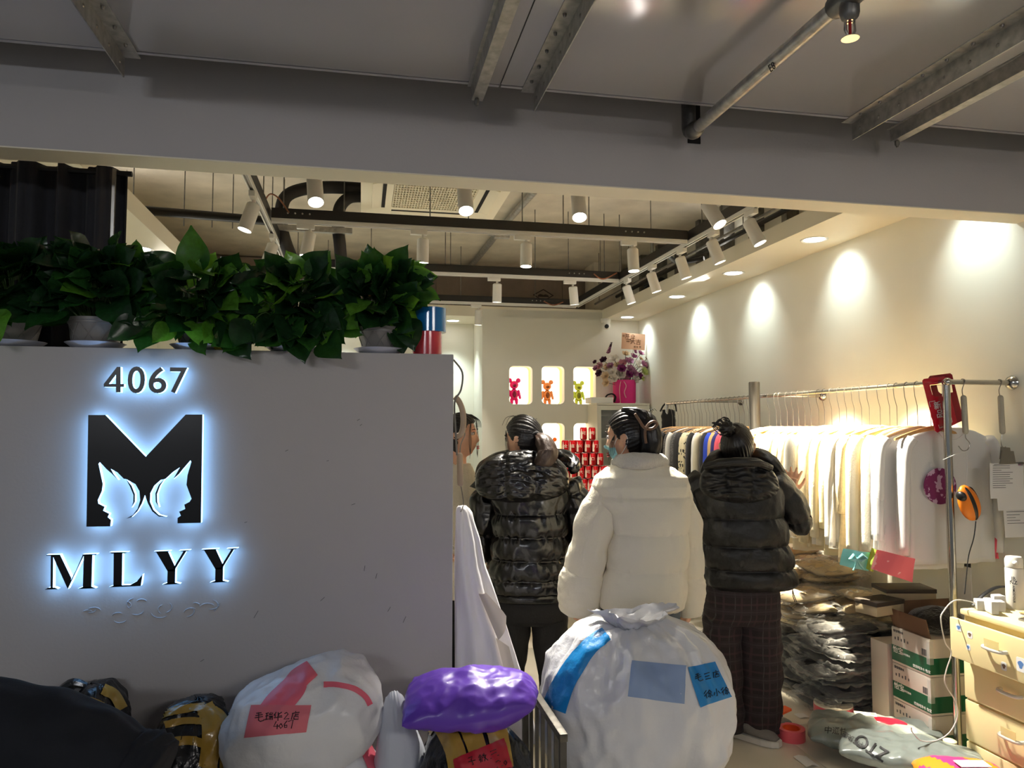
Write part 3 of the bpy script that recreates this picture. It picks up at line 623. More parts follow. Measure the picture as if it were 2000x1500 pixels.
ORD = ['first', 'second', 'third', 'fourth', 'fifth', 'sixth', 'seventh', 'eighth', 'ninth', 'tenth', 'eleventh', 'twelfth', 'thirteenth', 'fourteenth', 'fifteenth', 'sixteenth', 'seventeenth', 'eighteenth', 'nineteenth', 'twentieth', 'twenty-first', 'twenty-second', 'twenty-third', 'twenty-fourth', 'twenty-fifth', 'twenty-sixth']
def hang(y, me, mt, label, hlabel, grp, rz, first=[True]):
    if first[0]: h = hp; first[0] = False; h.location = (XRAIL, y, ZH); h.rotation_euler = (0, 0, rz); h['label'] = hlabel; h['group'] = 'wooden hangers on the steel rail'
    else: h = dup(hp, (XRAIL, y, ZH), (0, 0, rz), hlabel, 'wooden hangers on the steel rail')
    g = link('garment', me); g.location = (XRAIL, y, ZH - .004); g.rotation_euler = (0, 0, rz); g.material_slots[0].link = 'OBJECT'; g.material_slots[0].material = mt
    tag(g, label, 'garment', grp); return g
near_c = [(1, 'white'), (0, 'ivory'), (3, 'pale yellow'), (0, 'ivory'), (2, 'cream'), (1, 'white'), (3, 'pale yellow'), (0, 'ivory'), (1, 'white'), (2, 'cream'), (0, 'ivory'), (1, 'white'), (0, 'ivory'), (3, 'pale yellow'), (1, 'white'), (0, 'ivory'), (1, 'white'), ('t', 'tan'), ('b', 'camel'), (1, 'white'), (1, 'white')]
r2 = random.Random(3)
for i, (c, nm) in enumerate(near_c):
    y = 3.30 + i * .069 + r2.uniform(-.012, .012); mt = M_tan if c == 't' else M_bg if c == 'b' else M_linen[c]
    hang(y, GM[(i * 5 + 1) % 6], mt, f'{nm} top on the steel rail, {ORD[i]} behind the printed T-shirt', f'wooden hanger holding the {ORD[i]} top behind the printed T-shirt', 'pale tops on the near half of the rail', r2.uniform(-.28, .12))
far_c = [(M_pinkc, 'coral pink'), (M_pinkc, 'coral pink'), (M_navy, 'navy'), (M_bg, 'camel'), (M_blue, 'royal blue'), (M_blk, 'black'), (M_linen[0], 'cream'), (M_linen[1], 'white'), (M_blk, 'black'), (M_flo, 'cream floral print'), (M_flo, 'cream floral print'), (M_dgr, 'charcoal'), (M_dgr, 'charcoal'), (M_tw, 'black tweed'), (M_linen[1], 'white'), (M_tw, 'black tweed'), (M_dgr, 'charcoal'), (M_blk, 'black'), (M_tw, 'black tweed'), (M_blk, 'black'), (M_dgr, 'charcoal'), (M_blk, 'black')]
for i, (mt, nm) in enumerate(far_c):
    y = 4.90 + i * .068 + r2.uniform(-.012, .012)
    hang(y, GM[(i * 5 + 2) % 5], mt, f'{nm} jacket on the steel rail, {ORD[i]} beyond the steel column', f'wooden hanger holding the {ORD[i]} jacket beyond the steel column', 'jackets on the far half of the rail', r2.uniform(-.25, .1))
# printed T-shirt at the near end, facing out
M_tee = mat('white jersey', S(226, 224, 220), .85, bump=(260, .1), sheen=.2)
ts = thing('t_shirt', 'white long-sleeved T-shirt with round purple print at the rail end', 'garment', (2.85, 3.21, ZH - .004), -.05)
garment(.225, .66, .012, 9, .56, .006, .075, .03).build('cloth', M_tee, ts, 180)
hg = dup(hp, (2.79, 3.215, ZH), (0, 0, -.05), 'wooden hanger holding the white T-shirt with the purple print', 'wooden hangers on the steel rail')
hg.location = (2.76, 3.215, ZH)
M_print = floral('purple round print', S(122, 40, 92), S(214, 180, 206), 26, .53)
pr = MB(); rr = []
for j in range(40):
    a = 2 * PI * j / 40; rr.append((.088 * math.cos(a), .088 * math.sin(a)))
pr.prism([rr], .001, plane_M((-.085, -.040, -.29), (1, 0, 0), (0, 0, 1))); pr.build('round_print', M_print, ts)
MB().tube([V((.07 * math.cos(a), -.026 - .006 * abs(math.sin(a)), -.012 + .055 * math.sin(a))) for a in (PI + i * PI / 12 for i in range(13))], .004, 6).build('neck_rib', M_tee, ts)
# hemmed panels hanging low among the pale tops
M_pinkf = floral('pink panel with pale flowers', S(222, 106, 116), S(238, 176, 178), 16, .6); M_teal = mat('pale teal cloth', S(132, 200, 198), .7); M_lime = mat('lime green cloth', S(160, 186, 70), .7)
def panel(pxs, mt, name, label, Dp, extra=None):
    P = [at(x, y, D=Dp) for x, y in pxs]; t = thing(name, label, 'garment', P[0])
    m = MB(); k = 10; nrm = (P[1] - P[0]).cross(P[3] - P[0]).normalized(); rows = []
    for i in range(k + 1):
        rw = []
        for j in range(k + 1):
            u, v = j / k, i / k; p = (P[0] * (1 - u) + P[1] * u) * (1 - v) + (P[3] * (1 - u) + P[2] * u) * v; rw.append(p + nrm * (.008 * math.sin(u * 7 + v * 2)))
        rows.append(rw)
    m.loft(rows, False, closed=False); m.loft([[p + nrm * .006 for p in r] for r in rows], False, closed=False); m.build('cloth', mt, t, 180, world=True)
    if extra: extra(t, P, nrm)
    c = sum(P, V()) / 4; g = min((x for x in COL.objects if x.name.startswith('garment') and x.parent is None and 'cover' not in x.name and x.type == 'MESH'), key=lambda x: abs(x.location.y - c.y))
    for q in list(t.children): k_ = wm(g).inverted() @ wm(t) @ q.matrix_parent_inverse; q.parent = g; q.matrix_parent_inverse = k_; q.name = name if q.name.startswith('cloth') else q.name
    bpy.data.objects.remove(t)
def bow(t, P, nrm):
    c = (P[0] * .55 + P[1] * .45) * .55 + (P[2] + P[3]) * .225 - nrm * .012; b = MB()
    for s in (-1, 1):
        b.tube([c, c + V((s * .025, -.01, .022)), c + V((s * .045, -.012, .006)), c + V((s * .02, -.01, -.006)), c], [.003, .008, .008, .007, .003], 6); b.tube([c, c + V((s * .012, -.01, -.03)), c + V((s * .03, -.012, -.05))], [.003, .006, .004], 6)
    b.ell(c, (.008, .008, .008), n=8, k=6); b.build('bow', M_teal, t, world=True)
panel([(1648, 1072), (1702, 1080), (1697, 1116), (1642, 1104)], M_teal, 'hem_panel', 'pale teal hem with a tied bow below the pale tops', 3.62, bow)
panel([(1704, 1070), (1716, 1076), (1706, 1118), (1694, 1112)], M_lime, 'hem_panel', 'narrow lime green hem strip below the pale tops', 3.60)
panel([(1714, 1074), (1789, 1092), (1783, 1138), (1704, 1112)], M_pinkf, 'hem_panel', 'pink hem panel with pale flowers below the pale tops', 3.50)
panel([(1936, 1040), (1950, 1060), (1952, 1092), (1936, 1090)], M_pinkc, 'hem_panel', 'pink cloth corner showing behind the white T-shirt', 3.70)
M_cover = film('clear garment cover', (1, 1, 1, 1), .10, .12, (14, .5))
for y, n in ((3.27, 'clear plastic cover over the top behind the printed T-shirt'), (3.62, 'clear plastic cover over the sixth pale top'), (4.0, 'clear plastic cover over the pale tops past the pink hem')):
    g = garment(.235, .66, .04, 20 + y, 0, .014, .05, .032).build('garment_cover', M_cover, smooth=180); g.location = (XRAIL, y, ZH + .01); g.rotation_euler = (0, 0, -.12); tag(g, n, 'plastic cover', 'clear covers over the tops')
# red acrylic NEW-IN tags
M_red = mat('red acrylic', S(188, 16, 40), .2, coat=.5); M_whp = mat('white print', S(240, 238, 236), .5); M_redd = mat('dark red acrylic', S(130, 10, 30), .25)
def rtag(dx, dy, Y, label, mt):
    o = [(1801, 744), (1804, 740), (1843, 735), (1847, 738), (1868, 822), (1866, 828), (1830, 845), (1826, 842)]; h = [(1815, 752), (1845, 748), (1849, 772), (1825, 775), (1820, 771)]
    f = lambda q: [(lambda p: (p.x, p.z))(at(x + dx, y + dy, Y=Y)) for x, y in q]
    c = at(1835 + dx, 740 + dy, Y=Y); t = thing('rail_tag', label, 'sign', c, 0, 'red acrylic tags on the rail'); M0 = plane_M((0, Y, 0), (1, 0, 0), (0, 0, 1))
    MB().prism([f(o), f(h)[::-1]], .003, M0).build('plate', mt, t, 0, world=True); return t
rtag(12, -6, 3.20, 'darker red acrylic tag tucked behind the front one on the rail', M_redd)
t = rtag(0, 0, 3.14, 'red acrylic tag with white characters hanging by the corner post', M_red)
for ch, px, py in (('新', 1831, 793), ('品', 1836, 809)): text(ch, .042, plane_M(at(px, py, Y=3.135), (.98, 0, .17), (-.17, 0, 1)), M_whp, t)
b = MB()
for q in ([(1817, 795), (1815, 785), (1826, 783)], [(1841, 780), (1849, 778), (1852, 788)], [(1833, 830), (1835, 836), (1846, 832)], [(1858, 815), (1860, 824), (1852, 828)]):
    b.tube([at(x, y, Y=3.136) for x, y in q], .0012, 4)
b.build('corner_marks', M_whp, t)
for o in t.children:
    if o.name.startswith('corner_marks'): o.matrix_parent_inverse = wm(t).inverted()
# extension hooks on the wall arm with grips; hung mouse-shaped scanner and receipts clip
M_grip = mat('grey foam grip', S(176, 172, 158), .7, bump=(80, .3))
def ext_hook(px, label):
    X = at(px, 745, Y=YN).x; t = thing('extension_hook', label, 'hook', (X, YN, ZR)); p = lambda a, y: at(a, y, Y=YN - .002)
    MB().tube(smoothpath([V((X - .002, YN + .012, ZR + .002)), V((X - .001, YN + .002, ZR + .0155)), V((X, YN - .014, ZR + .005)), p(px - 1, 762), p(px + 2, 778)], 4), .0022, 6).build('top_wire', M_steel, t, world=True)
    a, b = p(px + 2, 777), p(px + 6, 843); MB().cap(a, b, .0135, .0135, 12).build('grip', M_grip, t, world=True)
    MB().tube(smoothpath([p(px + 6, 842), p(px + 6, 855), p(px + 14, 866), p(px + 10, 878), p(px + 0, 880), p(px - 8, 871)] if px < 1900 else [p(px + 6, 842), p(px + 4, 855), p(px + 4, 868), p(px + 8, 876), p(px + 12, 872)], 4), .0022, 6).build('hook_wire', M_steel, t, world=True)
ext_hook(1880, 'wire hook with grey grip holding the orange scanner'); ext_hook(1952, 'wire hook with grey grip holding the receipt clip by the wall')
M_or = mat('orange plastic', S(232, 128, 30), .4); 
pc = at(1892, 982, Y=3.05); ms = thing('handheld_scanner', 'orange and black palm-sized device hanging on a string', 'device', pc)
ax_ = (at(1906, 1018, Y=3.05) - at(1880, 948, Y=3.05)).normalized(); Mm = plane_M(pc, ax_.cross(V((0, -1, 0))), ax_) 
bod = MB().ell((0, 0, 0), (.052, .088, .032), n=24, k=16).disp(lambda p: V((p.x * (1 + 1.2 * p.y), p.y, p.z)))
bod.v = [Mm @ q for q in bod.v]; bod.build('shell', M_or, ms, 180, world=True)
gr = MB().ell((.0, .002, .004), (.020, .0865, .0325), n=20, k=14); gr.v = [Mm @ q for q in gr.v]; gr.build('centre_grip', M_blackp, ms, 180, world=True)
gr = MB().ell((-.040, .0, -.006), (.015, .065, .022), n=16, k=12).ell((.03, -.045, .006), (.018, .026, .026), n=16, k=10); gr.v = [Mm @ q for q in gr.v]; gr.build('side_grip', M_blackp, ms, 180, world=True)
MB().tube([at(1888, 880, Y=3.08), at(1889, 915, Y=3.06), at(1887, 950, Y=3.05)], .0018, 5).tube([at(1887, 882, Y=3.08), at(1865, 888, Y=3.07), at(1842, 898, Y=3.06)], .0018, 5).build('string', M_white, ms, world=True)
MB().tube(smoothpath([at(1906, 1018, Y=3.05), at(1902, 1050, Y=3.04), at(1892, 1085, Y=3.03), at(1888, 1120, Y=3.0), at(1884, 1160, Y=2.95)], 5), .0025, 6).build('cable', M_blackp, ms, world=True)
clp = at(1960, 893, Y=3.06); bc = thing('bull_clip', 'steel bull clip holding a wad of receipts by the wall', 'clip', clp)
MB().prism([[(-.045, -.03), (.045, -.03), (.035, .03), (-.028, .032)]], .004, plane_M(clp + V((0, -.02, 0)), (1, 0, 0), (0, 0, 1))).build('jaw', M_steel, bc, world=True)
MB().prism([[(-.03, -.02), (.04, -.03), (.03, .035), (-.02, .04)]], .004, plane_M(clp + V((.02, .015, .01)), (1, 0, 0), (0, 0, 1))).build('jaw', M_steel, bc, world=True)
MB().tube([clp + V((-.07, -.005, -.035)), clp + V((.10, -.005, -.028))], .011, 8, True, 0, .5).build('bar', M_steel, bc, world=True)
M_paper = mat('receipt paper', S(226, 224, 222), .7); M_papk = mat('pink receipt paper', S(214, 170, 184), .7); M_print2 = mat('grey receipt print', S(90, 90, 94), .8)
rp = [((1933, 905), 58, 68, .0, M_paper, 'top receipt on the clip, printed in grey'), ((1945, 910), 58, 86, -.008 - .01, M_paper, 'second receipt on the clip, showing below the first'), ((1958, 960), 60, 88, -.02, M_paper, 'lowest long receipt on the clip'), ((1985, 905), 40, 75, -.03, M_papk, 'pink receipt at the back of the clip')]
for k, ((px, py), w_, h_, _, mt, lb) in enumerate(rp):
    Y = 3.045 + k * .006; a, b_ = at(px, py, Y=Y), at(px + w_, py + h_, Y=Y); t = thing('receipt', lb, 'receipt', a, 0, 'receipts on the bull clip')
    m = MB(); rows = [[V((a.x + (b_.x - a.x) * u, Y + .006 * math.sin(v * 3 + k) * v, a.z + (b_.z - a.z) * v)) for u in (0, .5, 1)] for v in (i / 8 for i in range(9))]
    m.loft(rows, False, closed=False); m.build('sheet', mt, t, 180, world=True)
    if k in (0, 2):
        ln = MB(); q = random.Random(k)
        for i in range(11):
            z = a.z + (b_.z - a.z) * (.08 + i * .062); x0 = a.x + (b_.x - a.x) * .1; L = (b_.x - a.x) * q.choice([.3, .45, .7, .6]); v = (z - a.z) / (b_.z - a.z)
            y = Y + .006 * math.sin(v * 3 + k) * v - .0012; ln.bb((x0, y, z), (x0 + L, y + .0004, z + .0022))
        ln.build('printed_lines', M_print2, t, 0, world=True, kind='stuff')
# notice sheet on the wall under the T-shirt hem
ns = at(1882, 1128, X=XW - .004); t = thing('notice_sheet', 'white notice sheet with black heading stuck on the wall', 'notice', ns)
MB().bb((ns.x, ns.y - .05, ns.z - .11), (ns.x + .003, ns.y + .05, ns.z + .09)).build('sheet', M_paper, t, 0, world=True); MB().bb((ns.x - .001, ns.y - .05, ns.z + .06), (ns.x + .001, ns.y + .05, ns.z + .09)).build('heading_bar', M_blackp, t, 0, world=True)

# ================================================================== DRAWER CABINET AND WHAT STANDS ON IT
M_cream = mat('cream moulded plastic', S(232, 216, 164), .42, var=(3, .02)); M_clear = mat('clear handle plastic', S(206, 204, 196), .12, spec=.7); M_tapec = film('yellowed tape', S(230, 214, 150), .45, .2)
cab = thing('drawer_cabinet', 'cream plastic four-drawer cabinet with stickers on the pulled-out top drawer', 'cabinet', (2.62, 2.45, 0))
cx0, cx1, cy0, cy1 = 2.625, 3.06, 2.43, 2.915
MB().bb((cx0 + .012, cy0, .0), (cx1, cy1, .725)).build('carcass', M_cream, cab, world=True, bevel=.01)
MB().bb((cx0 - .004, cy0 - .005, .722), (cx1, cy1 + .005, .748)).build('top_panel', M_cream, cab, world=True, bevel=.008)
M_st = [mat('sticker paper', S(232, 232, 232), .5), mat('sticker blue', S(90, 130, 190), .5), mat('sticker brown', S(120, 96, 80), .5)]
for k in range(4):
    z1 = .716 - k * .18; out = .065 if k == 0 else 0; d = thing('drawer', '', '', (0, 0, 0)); del d['label']; del d['category']; d.parent = cab; d.matrix_parent_inverse = wm(cab).inverted()
    MB().bb((cx0 - out, cy0 + .003, z1 - .172), (cx0 + .02 - out, cy1 - .003, z1)).build('front', M_cream, d, bevel=.006)
    if out: MB().bb((cx0 + .021 - out, cy0 + .02, z1 - .15), (cx0 + .02, cy1 - .02, z1 - .02)).build('box_side', M_cream, d, bevel=.004)
    fx = cx0 - out; ym = 2.665; zm = z1 - .072
    m = MB().tube(smoothpath([V((fx + .004, ym + .05, zm)), V((fx - .022, ym + .045, zm)), V((fx - .026, ym, zm - .002)), V((fx - .022, ym - .045, zm)), V((fx + .004, ym - .05, zm))], 4), .008, 10); m.build('handle', M_clear, d)
    if k != 1: MB().bb((fx - .03, ym - .042, zm - .004), (fx - .0285, ym + .03, zm + .04)).build('tape_patch', M_tapec, d, 0)
    if k == 0:
        for (yy, zz, w_, h_, c) in ((2.86, z1 - .035, .03, .03, 1), (2.80, z1 - .05, .028, .03, 2), (2.81, z1 - .105, .022, .026, 1), (2.63, z1 - .13, .026, .034, 2), (2.55, z1 - .10, .04, .055, 1), (2.51, z1 - .05, .03, .045, 1)):
            s = MB().prism([rrect(w_, h_, .006, 3)], .0008, plane_M((fx - .0, yy, zz), (0, -1, 0), (0, 0, 1))); s.build('sticker', M_st[0], d, 0)
            s = MB().prism([[(w_ * .3 * math.cos(a) * (1 + .3 * math.sin(3 * a)), h_ * .28 * math.sin(a)) for a in (i * PI / 8 for i in range(16))]], .0012, plane_M((fx - .0, yy, zz), (0, -1, 0), (0, 0, 1))); s.build('sticker', M_st[c], d, 0)
    for y in (cy0 + .003, ): pass
TOP = .748
tb = thing('vacuum_flask', 'white vacuum flask with black vertical lettering on the cream cabinet', 'flask', (2.86, 2.865, TOP))
M_flask = mat('white flask lacquer', S(228, 224, 214), .35)
MB().lathe([(.001, 0), (.034, 0), (.036, .006), (.036, .175), (.033, .18), (.001, .18)], 28).build('body', M_flask, tb); MB().lathe([(.034, .181), (.0355, .186), (.0355, .215), (.03, .228), (.001, .231)], 28).build('lid', M_flask, tb)
MB().cap((-.022, -.028, .205), (-.025, -.033, .205), .011, .010, 12).build('lid_button', M_whitem, tb)
ang = V((-.86, -.86 * 1.0, 0)).normalized(); ang = (V((0, 0, 0)) - V((2.86, 2.865, 0))).normalized()
tx = ang.cross(V((0, 0, 1))) * -1
for s_, zz, sz in (('JB', .135, .022), ('NZ', .118, .022)): text(s_, sz, plane_M(V((2.86, 2.865, TOP + zz)) + ang * .0362 - tx * .004, tx, (0, 0, 1)), M_ink, tb, sx=.9, bold=.01)
text('ARMOSYOUR', .0125, plane_M(V((2.86, 2.865, TOP + .068)) + ang * .0364 - tx * .004, (0, 0, -1), tx), M_ink, tb, bold=.005)
ps = thing('power_adapter', 'white charger block lying on the cabinet top edge', 'charger', (2.72, 2.86, TOP)); M_adp = mat('white charger plastic', S(224, 222, 218), .4)
MB().box((0, 0, .022), (.11, .055, .044), (0, 0, -.5)).build('block', M_adp, ps, bevel=.005); MB().box((-.035, -.045, .03), (.03, .09, .055), (0, 0, -.4)).build('plug', M_adp, ps, bevel=.005); MB().box((.06, .02, .03), (.05, .05, .06), (0, 0, -.3)).build('plug', M_adp, ps, bevel=.005)
tag(MB().tube(smoothpath([V((2.67, 2.90, TOP + .012)), V((2.74, 2.905, TOP + .06)), V((2.84, 2.92, TOP + .085)), V((2.94, 2.92, TOP + .06)), V((2.98, 2.90, TOP + .013))], 6), .012, 8, True, 0, .4).build('bag_strap', M_blackp), 'black webbing strap arched behind the charger', 'strap')
bk = thing('notebook', 'tan covered notebook lying on the cabinet by the flask', 'notebook', (2.88, 2.66, TOP)); MB().box((0, 0, .009), (.24, .17, .012), (0, 0, .05)).build('pages', M_paper, bk, bevel=.001); MB().box((0, 0, .017), (.245, .175, .003), (0, 0, .05)).build('cover', mat('tan card', S(196, 156, 108), .6), bk)
ph = thing('phone', 'dark smartphone lying at the edge of the cabinet', 'phone', (2.74, 2.62, TOP)); MB().prism([rrect(.075, .155, .01)], .008, Matrix.Rotation(.12, 4, 'Z')).build('case', mat('phone edge', S(150, 150, 152), .3, .8), ph); MB().prism([rrect(.069, .149, .009)], .0006, Matrix.Translation((0, 0, .008)) @ Matrix.Rotation(.12, 4, 'Z')).build('screen', mat('dark glass', S(24, 24, 28), .08), ph)
M_wc = mat('white cable', S(222, 218, 210), .5)
cpts = [V((2.70, 2.88, TOP + .02)), at(1868, 1172, D=3.30), at(1842, 1195, D=3.26), at(1838, 1215, D=3.25), at(1846, 1255, D=3.25), at(1858, 1275, D=3.25), at(1848, 1310, D=3.25), at(1846, 1335, D=3.25), at(1866, 1370, D=3.25), at(1870, 1400, D=3.25), at(1855, 1430, D=3.25), at(1830, 1446, D=3.25), at(1800, 1447, D=3.22), at(1782, 1430, D=3.22), at(1780, 1420, D=3.22)]
tag(MB().tube(smoothpath(cpts, 6), .0028, 6).build('charging_cable', M_wc), 'white charging cable looping down beside the cream cabinet', 'cable')

# ================================================================== CARTONS, BAGGED STOCK, PARCELS
M_cart = mat('white printed carton', S(198, 188, 178), .45, var=(6, .03)); M_green = mat('dark green band', S(20, 84, 56), .3); M_brown = mat('brown carton inside', S(96, 70, 50), .8); M_wtape = film('clear parcel tape', (.95, .95, .92, 1), .2, .12)
def carton(x, y, z, label, sz=(.36, .26, .18)):
    t = thing('water_carton', label, 'carton', (x, y, z), 0, 'white and green cartons in the stack'); w_, d_, h_ = sz
    MB().bb((0, 0, 0), (w_, d_, h_ - .001)).build('box', M_cart, t, bevel=.004)
    MB().bb((-.0008, -.0008, .012), (w_ + .0008, d_ + .0008, .088)).build('green_band', M_green, t, 0)
    MF = lambda y_, z_: plane_M((-.0012, y_, z_), (0, -1, 0), (0, 0, 1))
    text('怡宝', .036, MF(d_ - .045, .066), M_whp, t, bold=.004, world=False); text('纯净饮用水', .012, MF(d_ - .10, .060), M_whp, t, world=False); text('饮用纯净水 怡宝', .016, MF(.055, .025), M_whp, t, world=False)
    text('怡宝纯净水', .014, MF(d_ - .05, .160), M_print2, t, world=False)
    ic = MB()
    for i in range(5): ic.bb((-.001, d_ - .03 - i * .022, .118), (0, d_ - .022 - i * .022, .13 + .006 * (i % 2)))
    for i in range(9): ic.bb((-.001, .018 + i * .004, .095), (0, .018 + i * .004 + (.0015 if i % 3 else .0028), .125))
    ic.build('printed_marks', M_print2, t, 0, kind='stuff')
    MB().bb((-.0016, -.0016, .06), (.02, .02, h_ - .01)).build('tape_strip', M_wtape, t, 0)
    return t
for k, n in enumerate(('bottom white and green carton on the floor beside the cabinet', 'middle white and green carton of the stack beside the cabinet', 'top opened white and green carton beside the cabinet')): c = carton(2.668, 3.165, k * .1805, n)
fl_ = MB().box((.0, .13, .222), (.004, .255, .10), (0, -.25, 0)); fl_.box((.18, .258, .235), (.35, .004, .13), (-.2, 0, 0)); fl_.build('open_flap', M_brown, c, 0)
M_fur = mat('black fluffy pile', S(20, 19, 20), .95, bump=(60, 1.0), sheen=.4)
t = MB().ell((2.80, 3.28, .60), (.13, .11, .065), n=28, k=18).disp(lambda p: p + V((nz3(p, 14, 1), nz3(p, 14, 2), nz3(p, 14, 3))) * .016)
tag(t.build('fluffy_bag', M_fur, smooth=180), 'black fluffy bag stuffed in the opened top carton', 'bag')
c = thing('carton', 'plain white carton standing behind the stacked cartons', 'carton', (2.66, 3.45, 0)); MB().bb((0, 0, 0), (.34, .13, .44)).build('box', M_cart, c, bevel=.004)
# bagged garments
M_film = film('clear poly bag', (.55, .55, .55, 1), .03, .14, (30, .7), .45); M_inner = [mat('folded black cloth', S(14, 14, 16), .7, bump=(12, .6)), mat('folded beige cloth', S(190, 172, 138), .8, bump=(12, .5)), mat('folded dark grey cloth', S(44, 44, 48), .75, bump=(12, .6)), mat('folded cream cloth', S(212, 198, 164), .8, bump=(12, .5))]
def pillow(lx, ly, h, seed, n=20, k=14, amp=.012, fr=9, pw=.45, edge=.004):
    m = MB(); top = []; bot = []
    for i in range(k + 1):
        a = []; b = []
        for j in range(n + 1):
            u, v = -1 + 2 * j / n, -1 + 2 * i / k; f = max(0, (1 - abs(u) ** 2.6)) ** pw * max(0, (1 - abs(v) ** 2.6)) ** pw
            x = u * lx / 2 * (1 - .06 * v * v) + amp * .8 * noise.noise((v * 3, seed, 5)); y = v * ly / 2 * (1 - .06 * u * u) + amp * .8 * noise.noise((u * 3, seed, 9))
            q = noise.noise((x * fr, y * fr, seed)) + .5 * noise.noise((x * fr * 2.7, y * fr * 2.7, seed + 3))
            a.append(V((x, y, h / 2 * f + edge / 2 + amp * q * (.3 + f)))); b.append(V((x, y, -h / 2 * f - edge / 2 + .5 * amp * q)))
        top.append(a); bot.append(b)
    m.loft(top, False, closed=False); m.loft(bot, False, closed=False)
    kk = len(top); N = n + 1; ring = [(0, j) for j in range(N)] + [(i, n) for i in range(1, kk)] + [(kk - 1, j) for j in range(n - 1, -1, -1)] + [(i, 0) for i in range(kk - 2, 0, -1)]
    off = kk * N
    for a, b in zip(ring, ring[1:] + ring[:1]): m.f.append((a[0] * N + a[1], b[0] * N + b[1], off + b[0] * N + b[1], off + a[0] * N + a[1])); m.m.append(0)
    return m
def crinkle(m, amp, f, seed):
    """sharp folds of stiff plastic film"""
    def fn(p):
        q = 1 - 2 * abs(noise.noise((p.x * f, p.y * f, p.z * f + seed))) * 1.6; r = 1 - 2 * abs(noise.noise((p.x * f * 2.3 + 4, p.y * f * 2.3, p.z * f * 2 + seed))) * 1.6
        return p + V((.3 * amp * r, .3 * amp * q, amp * (q + .55 * r)))
    return m.disp(fn)
protos = []
for s in range(4):
    p = thing('bagged_garment', '', 'bagged garment', (0, 0, -5)); ch = pillow(.33, .25, .055, s, amp=.008).build('folded_garment', M_inner[0], p, 180); ch.data.materials[0] = M_inner[0]
    crinkle(pillow(.42, .31, .058, s + 10, 44, 32, .009, 13, .4, .003), .008, 16, s).build('poly_bag', M_film, p, 180); protos.append(p)
r3 = random.Random(11); stacks = [(2.60, 3.80, 9), (2.62, 4.14, 11), (2.66, 4.48, 12), (2.68, 4.82, 13), (2.95, 3.95, 11), (2.95, 4.35, 13), (2.96, 4.75, 14), (2.70, 5.16, 13), (2.97, 5.16, 14)]
snames = ['the stack facing the label roll', 'the second stack from the cartons', 'the third stack from the cartons', 'the fourth stack from the cartons', 'the wall-side stack by the cartons', 'the middle wall-side stack', 'the wall-side stack under the tan tops', 'the far stack', 'the far wall-side stack']
used = set()
for si, (sx, sy, nl) in enumerate(stacks):
    for k in range(nl):
        c = 1 if k >= nl - 3 and si not in (0,) else (3 if k >= nl - 4 and si not in (0,) else r3.choice([0, 0, 0, 2])); nm = {0: 'black', 1: 'beige', 2: 'dark grey', 3: 'cream'}[c]
        pi = r3.randrange(4); lb = f'{nm} garment in clear bag, {ORD[k]} up in {snames[si]}'
        loc = (sx + r3.uniform(-.04, .04), sy + r3.uniform(-.04, .04), .034 + k * .052); rot = (r3.uniform(-.10, .10), r3.uniform(-.12, .06), r3.uniform(-.3, .3) + (PI / 2 if r3.random() < .5 else 0))
        o = dup(protos[pi], loc, rot, lb, 'bagged garments piled under the rail')
        for ch in o.children:
            if ch.name.startswith('folded'): ch.material_slots[0].link = 'OBJECT'; ch.material_slots[0].material = M_inner[c]
for p in protos:
    for ch in list(p.children): bpy.data.objects.remove(ch)
    bpy.data.objects.remove(p)
M_dkb = mat('dark brown shoe box', S(52, 44, 38), .6); M_kr = mat('pale box edge', S(160, 146, 120), .7)
for (px, py, D_, rz, s, lb) in ((1718, 1192, 3.85, .25, (.20, .13, .06), 'dark brown flat box lying on the bagged stock beside the carton'), (1765, 1165, 4.0, -.2, (.26, .16, .055), 'dark brown flat box under the pink hem panel')):
    p = at(px, py, D=D_); t = thing('flat_box', lb, 'box', p, rz); MB().bb((-s[0] / 2, -s[1] / 2, -.01), (s[0] / 2, s[1] / 2, s[2] - .02)).build('tray', M_kr, t, bevel=.002); MB().bb((-s[0] / 2 - .003, -s[1] / 2 - .003, s[2] - .022), (s[0] / 2 + .003, s[1] / 2 + .003, s[2])).build('lid', M_dkb, t, bevel=.002)
# grey courier parcels
M_gp = mat('grey poly mailer', S(124, 132, 128), .3, bump=[(7, .5), (30, .15)], coat=.2); M_rs = mat('red sticker', S(214, 24, 44), .25)
cp = thing('courier_parcel', 'large grey poly mailer with red sticker on the floor before the cartons', 'parcel', (2.42, 3.24, .085), -.62, 'grey courier parcels')
MAIL1 = crinkle(pillow(.60, .38, .115, 31, 70, 50, .018, 8, .42, .006), .007, 5, 3).build('mailer', M_gp, cp, 180)
MB().ell((.06, .04, .056), (.085, .05, .016), (0, .05, .2), 20, 10).build('red_sticker', M_rs, cp)
for q, z in (((-.04, .09), .062), ((.11, -.03), .058)): MB().box((q[0], q[1], z), (.10, .05, .004), (0, 0, .1)).build('address_label', M_paper, cp, 0)
cp2 = thing('courier_parcel', 'grey poly mailer with upside-down black lettering lying over the larger one', 'parcel', (2.36, 2.94, .125), -.70, 'grey courier parcels')
MAIL2 = crinkle(pillow(.56, .32, .10, 33, 70, 46, .016, 8, .42, .006), .007, 5.5, 5).build('mailer', M_gp, cp2, 180)
M_sw = [mat('magenta poly', S(206, 62, 134), .3), mat('orange poly', S(244, 150, 36), .3)]
sp_ = thing('striped_pouch', 'magenta and orange striped pouch on the floor under the lowest drawer', 'pouch', at(1885, 1518, D=3.0), -.3)
